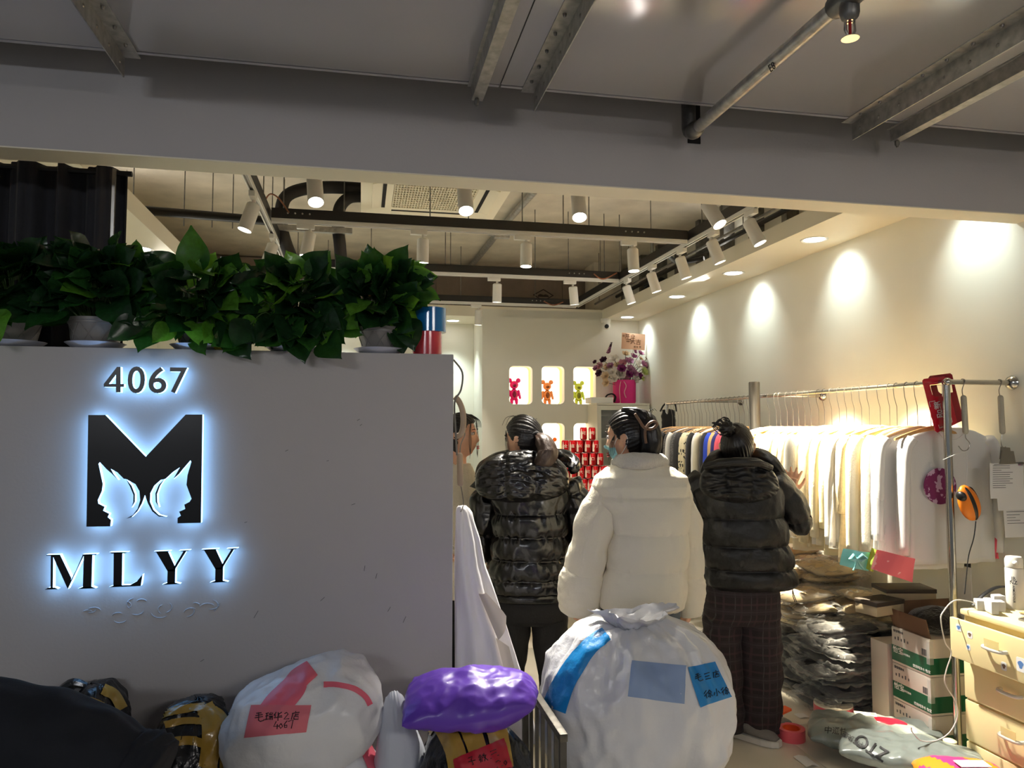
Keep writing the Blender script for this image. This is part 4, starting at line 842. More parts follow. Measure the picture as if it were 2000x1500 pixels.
pl = pillow(.34, .26, .10, 41, 30, 20, .008, 8); pl.m = [1 if (int((sum(pl.v[i].x for i in f) / 4 + sum(pl.v[i].y for i in f) / 8) * 14) % 2) else 0 for f in pl.f]; pl.build('pouch', M_sw, sp_, 180)
MB().box((.02, -.02, .062), (.12, .06, .003), (0, 0, .1)).build('paper_label', M_paper, sp_)
pb = at(1857, 1500, D=3.32); t = thing('pump_bottle', 'cream pump dispenser standing on the floor beside the cabinet', 'bottle', (pb.x, pb.y, 0)); hgt = at(1857, 1470, D=3.32).z
M_pc = mat('cream pump plastic', S(234, 222, 170), .4)
MB().lathe([(.001, 0), (.036, 0), (.038, .01), (.038, hgt - .05), (.02, hgt - .02), (.001, hgt - .02)], 20).build('bottle', M_clear, t); MB().lathe([(.02, hgt - .03), (.024, hgt - .02), (.022, hgt), (.008, hgt + .005), (.007, hgt + .03), (.026, hgt + .034), (.028, hgt + .05), (.02, hgt + .055), (.001, hgt + .056)], 20).build('pump', M_pc, t)
# rolls and scraps on the floor
def roll(c, r0, r1, h, mt, label, core, rot=0):
    t = thing('tape_roll', label, 'tape roll', c, rot)
    MB().lathe([(r0, 0), (r1, 0), (r1, h), (r0, h), (r0, 0)], 36).build('roll', mt, t, 40); MB().lathe([(r0 - .004, .002), (r0, .002), (r0, h - .002), (r0 - .004, h - .002), (r0 - .004, .002)], 30).build('core', core, t, 40); return t
M_pkt = mat('pink packing tape', S(226, 96, 108), .3); M_core = mat('card core', S(170, 150, 124), .8); M_ocore = mat('orange core', S(226, 90, 40), .5); M_lab = mat('label roll', S(222, 214, 196), .6); M_blt = mat('blue packing tape', S(20, 110, 176), .15, coat=.5); M_rdt = mat('red packing tape', S(206, 62, 74), .2, coat=.4)
p = at(1546, 1443, Z=0); roll(p, .045, .066, .055, M_pkt, 'thick pink tape roll on the floor beside the plaid trousers', M_ocore)
p = at(1538, 1425, Z=0); sc_s = thing('tape_dispenser', 'dark blue tape cutter lying behind the pink roll', 'dispenser', (p.x - .03, p.y + .10, 0)); MB().bb((-.06, -.03, 0), (.05, .03, .05)).build('body', M_navy, sc_s, bevel=.006); MB().box((.06, 0, .055), (.09, .05, .012), (0, -.2, .2)).build('blade_arm', M_ocore, sc_s)
p = at(1628, 1400, Z=0); t = roll(p, .042, .098, .075, M_lab, 'wide cream label roll with pink side on the floor', M_core); MB().lathe([(.0985, .002), (.0995, .002), (.0995, .066), (.0985, .066)], 36).build('pink_wrap', M_pkt, t)
sc1 = at(1578, 1487, Z=.004); m = MB().loft([[sc1 + V((x - .04, y, .006 * math.sin(x * 60))) for x in (0, .03, .06, .08)] for y in (-.05, 0, .06)], False, closed=False); tag(m.build('paper_scrap', M_paper, smooth=180), 'torn white paper scrap on the floor before the parcels', 'paper')
sc1 = at(1566, 1398, Z=.004); m = MB().loft([[sc1 + V((x - .03, y, .004 * math.sin(x * 50))) for x in (0, .03, .06)] for y in (-.03, .03)], False, closed=False); tag(m.build('paper_scrap', M_paper, smooth=180), 'small white paper scrap behind the pink tape roll', 'paper')

# ================================================================== BACK OF THE SHOP
CB = (2.50, 7.74, 3.10, 8.17, 1.815)
M_cabw = mat('white lacquer', S(222, 220, 206), .4); M_glass = film('clear door glass', (.85, .88, .86, 1), .10, .03)
k = thing('display_cabinet', 'white two-door glazed cabinet carrying the flower bucket', 'cabinet', (CB[0], CB[1], 0))
c = MB(); x0, y0, x1, y1, z1 = CB
c.bb((x0, y0 + .02, 0), (x0 + .02, y1, z1 - .02)).bb((x1 - .02, y0 + .02, 0), (x1, y1, z1 - .02)).bb((x0, y1 - .01, 0), (x1, y1, z1 - .02)).bb((x0 - .004, y0, z1 - .022), (x1 + .004, y1, z1)).bb((x0, y0 + .02, 0), (x1, y1, .06)).bb((x0 + .29, y0 + .03, .06), (x0 + .31, y1, z1 - .02))
c.build('carcass', M_cabw, k, world=True, bevel=.002)
for z in (.55, 1.0, 1.42): MB().bb((x0 + .02, y0 + .05, z), (x1 - .02, y1 - .01, z + .016)).build('shelf', M_cabw, k, world=True, bevel=.001)
for a, b in ((x0, x0 + .298), (x0 + .302, x1)):
    d = MB().prism([[(a, .06), (b, .06), (b, z1 - .026), (a, z1 - .026)], [(a + .045, .11), (a + .045, z1 - .075), (b - .045, z1 - .075), (b - .045, .11)]], .018, plane_M((0, y0 + .02, 0), (1, 0, 0), (0, 0, 1)))
    dd = d.build('door', M_cabw, k, 0, world=True); MB().bb((a + .04, y0 + .009, .1), (b - .04, y0 + .012, z1 - .07)).build('pane', M_glass, dd, 0, world=True)
pr = thing('printer', 'black office printer inside the glazed cabinet', 'printer', (x0 + .155, 7.95, 1.436)); MB().bb((-.11, -.13, 0), (.11, .12, .24)).build('body', M_blackp, pr, bevel=.01); MB().bb((-.03, -.136, .13), (.03, -.13, .14)).bb((-.03, -.136, .10), (.03, -.13, .108)).build('label_plate', M_white, pr, 0)
wbx = thing('flat_carton', 'flat white box overhanging the cabinet corner', 'box', (2.56, 7.86, z1 + .001)); MB().bb((-.12, -.10, 0), (.13, .12, .055)).build('tray', M_white, wbx, bevel=.002); MB().bb((-.122, -.102, .04), (.132, .122, .062)).build('lid', M_white, wbx, bevel=.002)
tag(MB().tube(smoothpath([V((2.62, 7.80, z1 + .068)), V((2.63, 7.77, z1 + .09)), V((2.68, 7.76, z1 + .10)), V((2.72, 7.78, z1 + .07)), V((2.715, 7.80, z1 + .012))], 6), .012, 8, True, 0, .5).build('cable_coil', M_blackp), 'black strap draped over the flat white box', 'strap')
# flower bucket
M_pinkp = mat('hot pink paper', S(214, 40, 132), .55); bx, by = 2.88, 7.93
fb = thing('flower_bucket', 'hot pink bucket bouquet of white and purple flowers on the cabinet', 'flowers', (bx, by, z1 + .001))
MB().lathe([(.001, 0), (.118, 0), (.125, .02), (.128, .26), (.120, .26), (.115, .20), (.001, .20)], 32).build('bucket', M_pinkp, fb)
M_rib = mat('pale pink ribbon', S(232, 188, 190), .5)
MB().tube(smoothpath([V((-.05, -.125, .24)), V((-.03, -.14, .19)), V((-.05, -.135, .12)), V((-.03, -.135, .06))], 4), [.012] * 13, 6, True, 0, .3).tube(smoothpath([V((-.08, -.11, .24)), V((-.10, -.12, .15)), V((-.09, -.12, .0)), V((-.10, -.12, -.0)) + V((0, 0, .005))], 4), [.011] * 13, 6, True, 0, .3).build('ribbon', M_rib, fb)
fcol = {'white': mat('white petals', S(236, 230, 220), .6), 'mauve': mat('mauve petals', S(176, 118, 150), .6), 'purple': mat('purple petals', S(128, 40, 104), .6), 'pink': mat('dusty pink petals', S(206, 148, 160), .6), 'cream': mat('cream petals', S(224, 200, 164), .6), 'plum': mat('dark plum petals', S(72, 28, 52), .6), 'lime': mat('lime petals', S(196, 206, 130), .6)}
M_leafg = mat('bouquet green', S(70, 92, 56), .6)
def rose(seed):
    m = MB(); q = random.Random(seed)
    for ly, (np_, r, tl) in enumerate(((3, .45, .15), (5, .72, .5), (6, 1.0, .95))):
        for i in range(np_):
            a = 2 * PI * i / np_ + ly * .6 + q.uniform(-.1, .1); g = []
            for v in (0, .35, .7, 1):
                el = tl * v; rad = r * (.25 + .75 * v) * (math.sin(tl) * .8 + .3); z = r * v * math.cos(tl) * .9 + .1; wd = .55 * r * math.sin(PI * min(.9, .15 + v * .75))
                ca, sa = math.cos(a), math.sin(a); g.append([V((ca * rad - sa * u * wd - ca * .12 * u * u, sa * rad + ca * u * wd - sa * .12 * u * u, z + .06 * q.uniform(-1, 1))) for u in (-1, -.3, .3, 1)])
            m.loft(g, False, closed=False)
    return m
FM = [rose(s).build('flower', fcol['white'], smooth=180) for s in range(3)]; FD = [o.data for o in FM]; [bpy.data.objects.remove(o) for o in FM]
r4 = random.Random(5)
def flower(px, py, col, s, Y=None):
    px -= max(0, px - 1245) * .4; p = at(px, py, Y=(Y or by - .06) + r4.uniform(-.05, .03)) - V((bx, by, z1 + .001)); f = link('flower', r4.choice(FD), fb); f.location = p; f.scale = (s,) * 3; d = (p - V((0, .05, .22))); d.y -= .12
    f.rotation_euler = d.to_track_quat('Z', 'Y').to_euler(); f.material_slots[0].link = 'OBJECT'; f.material_slots[0].material = fcol[col]
    return p
ends = []
for px, py, c, s in [(1163, 708, 'plum', .03), (1180, 705, 'plum', .05), (1173, 717, 'pink', .055), (1187, 718, 'cream', .05), (1200, 703, 'white', .06), (1222, 694, 'cream', .055), (1237, 698, 'mauve', .05), (1254, 692, 'mauve', .045), (1255, 702, 'cream', .035), (1216, 711, 'pink', .055), (1228, 708, 'mauve', .06), (1214, 722, 'purple', .06), (1230, 722, 'mauve', .055), (1246, 715, 'white', .065), (1262, 713, 'mauve', .055), (1272, 717, 'pink', .04), (1263, 727, 'lime', .06), (1250, 735, 'purple', .045), (1270, 737, 'white', .035), (1172, 730, 'plum', .05), (1184, 735, 'cream', .055), (1196, 728, 'white', .07), (1200, 740, 'white', .055), (1212, 733, 'white', .075), (1228, 732, 'purple', .055), (1238, 730, 'mauve', .05), (1185, 748, 'cream', .05), (1165, 720, 'mauve', .04), (1193, 716, 'mauve', .045), (1240, 742, 'white', .05), (1274, 702, 'cream', .035), (1260, 740, 'lime', .03), (1205, 715, 'cream', .045), (1222, 740, 'pink', .045)]: ends.append(flower(px, py, c, s))
for i in range(7): flower(1189 + i * .9, 690 - i * 3.2, 'mauve' if i < 4 else 'plum', .03 - i * .0025, by - .02); flower(1241 - i * .4, 690 - i * 2, 'mauve', .024, by - .02)
m = MB()
for p in ends: m.tube(smoothpath([V((p.x * .25, p.y * .25, .18)), V((p.x * .6, p.y * .6, .18 + (p.z - .18) * .7)), p], 3), .003, 5)
m.build('stems', M_leafg, fb, kind='stuff')
cd = at(1237, 667, Y=by - .08); t = thing('greeting_card', 'peach congratulation card standing in the bouquet', 'card', cd)
Mc = plane_M(cd, (1, 0, -.05), (.05, 0, 1)); MB().prism([[(-.137, -.09), (.137, -.09), (.137, .09), (-.137, .09)]], .003, Mc).build('card', mat('peach card', S(226, 178, 148), .6), t, 0, world=True)
for s_, sz, x, y in (('开', .058, -.075, .05), ('业', .058, -.01, .05), ('大', .066, -.005, -.005), ('吉', .066, .058, -.008), ('祝', .03, -.118, .052), ('生意兴隆', .016, -.06, .018), ('财源广进', .016, -.05, -.005), ('好友 贺', .026, .05, -.06)): text(s_, sz, Mc @ Matrix.Translation((x, y, .0035)), mat('brown print', S(92, 58, 38), .7) if 'M_brn' not in globals() else M_brn, t); M_brn = bpy.data.materials['brown print']
MB().tube([cd + V((0, .004, -.09)), V((bx, by - .04, z1 + .2))], .004, 6).build('stick', M_cabw, t, world=True)
# bear figures in the niches: plain little bears of tinted plastic
def bear(x, z, col, label, s=1.0, Y=YB + .065):
    mt = mat(label.split(' ')[0] + ' tinted plastic', col, .12, trans=.35, spec=.6); dk = mat(label.split(' ')[0] + ' dark tint', tuple(c * .35 for c in col[:3]) + (1,), .2)
    t = thing('bear_figurine', label, 'figurine', (x, Y, z), 0, 'tinted bear figurines in the niches')
    MB().ell((0, 0, .105 * s), (.046 * s, .036 * s, .062 * s)).build('body', mt, t); MB().ell((0, 0, .205 * s), (.048 * s, .04 * s, .045 * s)).build('head', mt, t); MB().ell((0, -.036 * s, .195 * s), (.022 * s, .014 * s, .016 * s)).build('muzzle', dk, t); MB().ell((0, -.03 * s, .105 * s), (.024 * s, .014 * s, .036 * s)).build('belly_patch', dk, t)
    for q in (-1, 1):
        MB().ell((q * .046 * s, .004, .252 * s), (.026 * s, .012 * s, .026 * s)).build('ear', mt, t); MB().cap((q * .048 * s, 0, .14 * s), (q * .062 * s, -.008, .07 * s), .015 * s, .014 * s).build('arm', mt, t); MB().cap((q * .024 * s, 0, .05 * s), (q * .026 * s, -.006, .017 * s), .021 * s, .0165 * s).build('leg', mt, t)
zb = 2.02 - nz_h / 2 + .001
bear(1.69, zb, S(226, 20, 120), 'magenta tinted bear figurine in the first upper niche', 1.08); bear(2.075, zb, S(240, 150, 90), 'peach tinted bear figurine in the middle upper niche', 1.02); bear(2.445, zb, S(190, 214, 80), 'lime tinted bear figurine in the upper niche by the cabinet', 1.0)
bear(2.12, 1.385 - nz_h / 2 + .001, S(240, 110, 20), 'orange tinted bear figurine in the middle lower niche', .95)
# drinks cans stacked on a white table
tbl = thing('display_table', 'white display table carrying the red can pyramid', 'table', (1.95, 6.75, 0)); M_tw2 = mat('white table laminate', S(232, 226, 208), .35)
MB().bb((1.45, 6.45, .925), (2.48, 7.1, .958)).build('tabletop', M_tw2, tbl, world=True, bevel=.003)
for x in (1.48, 2.42):
    for y in (6.48, 7.04): MB().bb((x, y, 0), (x + .04, y + .04, .925)).build('leg', M_tw2, tbl, world=True)
M_can = mat('red can lacquer', S(200, 22, 30), .25, .3); M_alu = mat('can aluminium', S(196, 192, 186), .3, .9); M_canw = mat('cream can print', S(236, 214, 190), .35)
cp0 = thing('drinks_can', '', 'can', (0, 0, -3))
MB().lathe([(.026, 0), (.033, .01), (.033, .104), (.029, .115)], 20).build('body', M_can, cp0); MB().lathe([(.001, .114), (.026, .114), (.0275, .118), (.0285, .1155), (.029, .114)], 20).build('lid', M_alu, cp0)
MB().lathe([(.001, .004), (.024, .0005), (.0265, .0), (.028, .004)], 20).build('base', M_alu, cp0)
bp = MB(); rows = []
for z, wa in ((.012, .30), (.03, .32), (.05, .26), (.062, .32), (.078, .22), (.09, .10), (.104, .10)): rows.append([V((.0334 * math.sin(a), -.0334 * math.cos(a), z)) for a in (-.62 + wa * u for u in (-1, -.33, .33, 1))])
bp.loft(rows, False, closed=False); bp.build('bottle_print', M_canw, cp0, 180)
rowsC = [(0, [1112, 1127, 1141, 1154, 1167, 1181, 1196], '大发发大家发可'), (1, [1106, 1120, 1135, 1149, 1163, 1177, 1190], '大吉大可可乐吉'), (2, [1113, 1128, 1143, 1158, 1173], '福佳福口可'), (3, [1105, 1119, 1133, 1149, 1164], '全富兴锦门'), (4, [1141, 1158], '可可')]
txc = {}
used_n = 0
for k, pxs, chs in rowsC:
    z = .9585 + k * .119
    for j, (px, ch) in enumerate(zip(pxs, chs)):
        x = at(px, 900, Y=6.68).x; lb = f'red drinks can, {ORD[j]} from the ponytail side in {["the bottom row", "the second row up", "the third row up", "the fourth row up", "the top row"][k]} of the pyramid'
        o = dup(cp0, (x, 6.70, z), (0, 0, -.25), lb, 'red cans in the pyramid')
        if ch not in txc: q = text(ch, .034, plane_M((.004, -.0338, .062), (1, 0, 0), (0, 0, 1)), M_canw, o, 'can_lettering', world=False); txc[ch] = q.data
        else: link('can_lettering', txc[ch], o)
    if k < 4:
        for j, px in enumerate(pxs[1:] if k < 3 else pxs[2:]):
            x = at(px - 7, 900, Y=6.68).x; dup(cp0, (x, 6.772, z), (0, 0, .3), f'red drinks can behind the front cans, {ORD[j]} in {["the bottom row", "the second row up", "the third row up", "the fourth row up"][k]}', 'red cans in the pyramid')
for ch in list(cp0.children): bpy.data.objects.remove(ch)
bpy.data.objects.remove(cp0)
# dark bag hung at the far end of the rail
p = V((2.775, 6.47, 1.598)); t = thing('shoulder_bag', 'black shoulder bag hanging at the far rail post', 'bag', p); pillow(.13, .24, .09, 51, 18, 16, .012).disp(lambda q: V((q.x, q.z, q.y))).build('bag', M_blk, t, 180); MB().tube(smoothpath([V((-.08, 0, .1)), V((-.03, 0, .17)), V((.06, 0, .17)), V((.08, 0, .1))], 5), .008, 6).build('strap', M_blk, t)
# ================================================================== PLANTS ON THE PARTITION
def leafmat(name, c, tr):
    m = bpy.data.materials.new(name); m.use_nodes = True; N = m.node_tree.nodes; L = m.node_tree.links; b = N['Principled BSDF']; b.inputs['Roughness'].default_value = .26
    tc = N.new('ShaderNodeTexCoord'); n = N.new('ShaderNodeTexNoise'); n.inputs['Scale'].default_value = 9; r = N.new('ShaderNodeValToRGB'); e = r.color_ramp.elements
    e[0].position = .38; e[0].color = tuple(v * .8 for v in c[:3]) + (1,); e[1].position = .72; e[1].color = tuple(min(1, v * 1.4) for v in c[:3]) + (1,)
    L.new(tc.outputs['Object'], n.inputs['Vector']); L.new(n.outputs['Fac'], r.inputs[0]); L.new(r.outputs[0], b.inputs['Base Color'])
    t = N.new('ShaderNodeBsdfTranslucent'); t.inputs[0].default_value = tr; x = N.new('ShaderNodeMixShader'); x.inputs[0].default_value = .35
    L.new(b.outputs[0], x.inputs[1]); L.new(t.outputs[0], x.inputs[2]); L.new(x.outputs[0], N['Material Output'].inputs[0]); m.diffuse_color = c; return m
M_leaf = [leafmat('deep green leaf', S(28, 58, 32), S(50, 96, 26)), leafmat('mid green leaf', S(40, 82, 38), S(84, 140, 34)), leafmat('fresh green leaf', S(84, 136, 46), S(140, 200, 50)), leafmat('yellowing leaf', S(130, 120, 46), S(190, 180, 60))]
M_stem = mat('plant stem', S(70, 96, 48), .5); M_soil = mat('potting soil', S(40, 32, 26), .95); M_pot = mat('grey plastic pot', S(128, 124, 122), .4, var=(6, .08), bump=(30, .15)); M_sauc = mat('white plastic saucer', S(196, 198, 210), .35)
def leaf_mesh(seed):
    """heart-shaped blade from the stalk at the origin along +y, folded along the midrib and drooping at the tip"""
    q = random.Random(seed); m = MB(); fold = q.uniform(.05, .22); curl = q.uniform(.15, .6); wv = q.uniform(.01, .05); rows = []
    for v, w_ in ((-.12, .20), (-.03, .36), (.10, .44), (.24, .46), (.40, .43), (.56, .36), (.70, .27), (.82, .16), (.92, .06), (1.0, .004)):
        r = []
        for u in (-1, -.55, 0, .55, 1):
            y = v if u == 0 and v > 0 else v + (.06 if u == 0 else 0) * (v < 0); x = u * w_; z = abs(u) * w_ * fold - curl * max(0, v) ** 2 * .45 + wv * math.sin(v * 9 + u * 2 + seed) - (0.02 if u == 0 else 0); r.append(V((x, y, z)))
        rows.append(r)
    return m.loft(rows, False, closed=False).build('leaf', M_leaf[0], smooth=180)
LM = []
for s in range(6): o = leaf_mesh(s); LM.append(o.data); bpy.data.objects.remove(o)
rp = random.Random(21)
def pothos(px, label, nleaf, wx, top, low, bright, potr=.088, poth=.105, hide=0, extra=()):  # bright puts shade and backlight into the leaf colours, plant by plant
    c0 = at(px, 684, Y=2.985); x, y, z = c0.x, 2.985, 1.8365
    t = thing('pothos_plant', label, 'plant', (x, y, z), 0, 'potted pothos along the partition')
    MB().lathe([(.001, .003), (.070, .002), (.098, .022), (.102, .022), (.073, .0), (.001, .0)], 32).build('saucer', M_sauc, t)
    MB().lathe([(.001, .006), (potr * .72, .006), (potr * .80, .03), (potr * .93, poth * .8), (potr * .96, poth * .82), (potr * .96, poth * .88), (potr, poth * .9), (potr, poth), (potr * .9, poth), (potr * .9, poth * .86), (.001, poth * .86)], 36).build('pot', M_pot, t)
    MB().lathe([(.001, poth * .9), (potr * .89, poth * .88)], 20).build('soil', M_soil, t, 0)
    # angled reeding lines pressed in the pot wall
    rd = MB()
    for k in range(8):
        a = -PI / 2 + (k - 3.5) * .34; p = [V((math.cos(a + .12 * q_ * (1 if k % 2 else -1)) * potr * (.80 + .13 * q_ / 4 + .012), math.sin(a + .12 * q_ * (1 if k % 2 else -1)) * potr * (.80 + .13 * q_ / 4 + .012), .03 + (poth * .8 - .03) * q_ / 4)) for q_ in range(5)]; rd.tube(p, .0016, 4)
    rd.build('pot_ribs', M_pot, t, kind='stuff'); stems = MB(); ends = []
    for i in range(nleaf):
        f = rp.random(); 
        a = rp.uniform(-PI, 0) if rp.random() < .72 else rp.uniform(0, PI); hgt = low + (top - low) * rp.random() ** .75; rr = wx * (.35 + .65 * rp.random()) * (1 - .35 * max(0, (hgt - .16)) / max(.05, top - .16))
        p = V((rr * math.cos(a), rr * .55 * math.sin(a) - .015, hgt)); s = rp.uniform(.08, .14)
        if p.z < .13 and abs(p.x) < .07 and low > .1: p.x = math.copysign(.09 + .06 * rp.random(), p.x)
        if p.z < .10 and p.y > -.10: p.y = -.09 - rp.random() * .05
        if p.z < .03: p.y = min(p.y, -.105 - rp.random() * .02)
        d = V((p.x * 1.2 + rp.uniform(-.08, .08), -.10 + p.y * .8 + rp.uniform(-.06, .04), -.10 + (p.z - .12) * .9 + rp.uniform(-.07, .07))).normalized(); ends.append((p, d, s, None))
    for (ex, ey, dx, dz, s, mi) in extra:
        p = at(ex, ey, Y=2.93) - V((x, y, z)); ends.append((p, V((dx, -.25, dz)).normalized(), s, mi))
    for p, d, s, mi in ends:
        o = link('leaf', rp.choice(LM), t); nrm = V((rp.uniform(-.5, .5), -.9, .30 + rp.uniform(-.45, .45))); xx = d.cross(nrm).normalized(); nn = xx.cross(d)
        M = Matrix(((xx.x, d.x, nn.x, p.x), (xx.y, d.y, nn.y, p.y), (xx.z, d.z, nn.z, p.z), (0, 0, 0, 1))) @ Matrix.Scale(s, 4); o.matrix_basis = M
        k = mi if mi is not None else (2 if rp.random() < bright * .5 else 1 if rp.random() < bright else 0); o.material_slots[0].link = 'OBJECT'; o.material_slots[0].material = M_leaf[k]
        b = V((p.x * .25, p.y * .2, poth * .9)); mid = b.lerp(p, .55) + V((0, 0, .05 + .25 * max(0, .1 - p.z))); stems.tube(smoothpath([b, mid, p], 4), .0022, 5)
    stems.build('stems', M_stem, t, kind='stuff'); return t
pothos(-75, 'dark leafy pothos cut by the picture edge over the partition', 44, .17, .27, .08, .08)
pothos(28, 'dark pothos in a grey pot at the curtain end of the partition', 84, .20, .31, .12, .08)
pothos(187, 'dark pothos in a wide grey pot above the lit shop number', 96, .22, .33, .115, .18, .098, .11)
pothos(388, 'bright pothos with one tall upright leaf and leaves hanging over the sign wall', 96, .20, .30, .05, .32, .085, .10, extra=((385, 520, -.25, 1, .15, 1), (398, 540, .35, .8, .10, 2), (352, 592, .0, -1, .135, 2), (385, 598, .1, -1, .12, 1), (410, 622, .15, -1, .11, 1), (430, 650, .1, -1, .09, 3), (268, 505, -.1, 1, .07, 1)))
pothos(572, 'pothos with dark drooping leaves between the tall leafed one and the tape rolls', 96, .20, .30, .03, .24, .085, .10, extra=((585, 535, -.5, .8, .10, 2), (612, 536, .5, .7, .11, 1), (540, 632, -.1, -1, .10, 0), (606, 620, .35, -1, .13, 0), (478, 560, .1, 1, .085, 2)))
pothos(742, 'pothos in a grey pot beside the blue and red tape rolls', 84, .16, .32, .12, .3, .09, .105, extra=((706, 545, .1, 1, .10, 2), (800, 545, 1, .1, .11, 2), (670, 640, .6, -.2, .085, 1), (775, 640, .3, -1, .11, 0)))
# tape rolls stacked at the partition end
c = at(840, 688, Y=2.975)
roll(V((c.x - .012, 2.975, 1.8365)), .035, .058, .092, M_rdt, 'red tape roll under the blue one at the partition end', M_core)
roll(V((c.x + .0, 2.975, 1.8365 + .0925)), .035, .063, .095, M_blt, 'blue tape roll on top of the red one at the partition end', M_core)
# wire, hook and garments at the partition edge
xe = PX1 + .012
tag(MB().tube(smoothpath([V((xe - .006, 2.96, 1.82)), V((xe + .03, 2.96, 1.77)), V((xe + .025, 2.96, 1.70)), V((xe, 2.96, 1.65)), V((xe + .004, 2.96, 1.55)), V((xe + .01, 2.96, 1.44))], 5), .004, 6).build('wall_cable', mat('grey cable sheath', S(130, 128, 124), .5)), 'grey cable running down the partition edge from the top', 'cable')
M_beige = mat('beige plastic', S(176, 156, 134), .4)
hk = thing('hanging_hook', 'beige handled wire hook on the partition edge holding the white coat', 'hook', (xe, 2.97, 1.56))
lp = [at(x, y, Y=2.97) for x, y in ((888, 775), (897, 785), (904, 805), (905, 830), (900, 848), (889, 852))]; MB().tube(smoothpath(lp, 5), [.012] * 26, 10).build('loop', M_beige, hk, world=True)
MB().tube(smoothpath([at(x, y, Y=2.97) for x, y in ((902, 838), (908, 848), (900, 868), (898, 890))], 5), .0022, 6).tube(smoothpath([at(x, y, Y=2.97) for x, y in ((899, 944), (903, 965), (905, 985), (900, 1000))], 5), .0022, 6).build('wire', M_steel, hk, world=True)
MB().cap(at(898, 890, Y=2.97), at(899, 944, Y=2.97), .0125, .0125, 12).build('grip', M_beige, hk, world=True)
M_coat = mat('white poplin', S(236, 234, 240), .75, var=(3, .03), bump=(9, .25)); M_coatw = mat('cream poplin', S(226, 214, 200), .75)
ct = thing('coat', 'white coat hanging from the hook at the partition edge', 'garment', at(900, 995, Y=2.99)); rowc = [(990, 893, 910), (1000, 890, 922), (1020, 890, 926), (1060, 889, 938), (1110, 888, 948), (1160, 888, 965), (1220, 888, 985), (1270, 888, 1000), (1320, 888, 1015), (1400, 888, 1036), (1470, 888, 1050)]
rg = []; n = 60
for i in range(70):
    py = 990 + 480 * i / 69; _, xl, xr = lerp_rows2(rowc, py) if 'lerp_rows2' in globals() else (lambda q: q)(next((tuple(p + (r - p) * (py - a[0]) / (b[0] - a[0]) for p, r in zip(a, b)) for a, b in zip(rowc, rowc[1:]) if a[0] <= py <= b[0]), rowc[-1])); Pl, Pr = at(xl, py, Y=2.98), at(xr, py, Y=3.03); r = []; ww_ = Pr.x - Pl.x
    for j in range(n):
        a = 2 * PI * j / n; u = .5 - .5 * math.cos(a); f = (i / 69) ** .7; y = .03 + .05 * f; r.append(V((Pl.x + ww_ * u, 2.985 + .05 * u + y * math.sin(a) * .7 + .018 * f * math.sin(u * 17 + .6 * math.sin(i * .12)) + .006 * noise.noise((u * 8, i * .1, 2)), Pl.z + .004 * noise.noise((u * 6, i * .15, 4)))))
    rg.append(r)
MB().loft(rg).build('cloth', M_coat, ct, 180, world=True)
fl_ = MB(); rows = []
for i in range(9):
    v = i / 8; a, b = at(935 + 38 * v, 1160 + 90 * v, Y=2.955), at(950 + 52 * v - 14 * max(0, v - .75) * 4, 1158 + 58 * v + 40 * max(0, v - .7), Y=2.94); rows.append([a.lerp(b, u) + V((0, -.012 * math.sin(u * PI), 0)) for u in (0, .25, .5, .75, 1)])
fl_.loft(rows, False, closed=False).loft([[p + V((0, .004, 0)) for p in r] for r in rows], False, closed=False); fl_.build('collar_flap', M_coatw, ct, 180, world=True)
f2 = MB(); rows = [[at(968 + u * 26 + v * 20, 1245 + 75 * v + u * (18 if v < .9 else 8), Y=2.95 + .01 * math.sin(u * 3)) for u in (0, .33, .66, 1)] for v in (0, .25, .5, .75, 1)]
f2.loft(rows, False, closed=False); f2.build('frayed_hem', M_coatw, ct, 180, world=True)
# ================================================================== PEOPLE
FH = V((math.sin(YAW), math.cos(YAW), 0)); UZ = V((0, 0, 1))
M_skin = mat('skin', S(222, 172, 142), .5, var=(40, .04), sss=.15); M_hair = mat('black hair', S(22, 18, 17), .38, bump=(90, .25, (1, 1, .12)), spec=.5); M_hairb = mat('brown black hair', S(52, 38, 30), .42, bump=(90, .35, (1, 1, .1)))
M_eye = mat('eye white', S(226, 222, 216), .2); M_iris = mat('dark iris', S(24, 16, 14), .1); M_lip = mat('lips', S(176, 84, 80), .4); M_brow = mat('brow', S(50, 38, 34), .8)
def wr(name, col, rough, fold, coat=0):
    return mat(name, col, rough, bump=[(13, fold * .5), (42, fold * .7), (110, .06)], coat=coat)
M_gloss = wr('glossy black quilted nylon', S(7, 6, 7), .27, .24, .15); M_matt = wr('matt black quilted nylon', S(10, 10, 12), .5, .5); M_wjk = mat('off-white quilted cotton', S(236, 228, 208), .8, bump=[(9, .3), (40, .2), (200, .15)], sheen=.2)
M_fleece = mat('white fleece', S(216, 210, 198), .95, bump=(120, .8), sheen=.4); M_jean = mat('grey jeans', S(84, 92, 100), .85, bump=(220, .3)); M_btr = mat('black trousers cloth', S(24, 23, 24), .85, bump=(160, .2)); M_sweat = mat('cream sweater knit', S(232, 224, 204), .9, bump=(120, .4))
M_sneak = mat('white sneaker', S(206, 202, 196), .6); M_sneakg = mat('grey sneaker mesh', S(120, 116, 112), .8, bump=(150, .5)); M_shoe = mat('black leather', S(26, 24, 24), .4)
M_mask = mat('pale blue surgical mask', S(150, 206, 220), .7, bump=(90, .2))
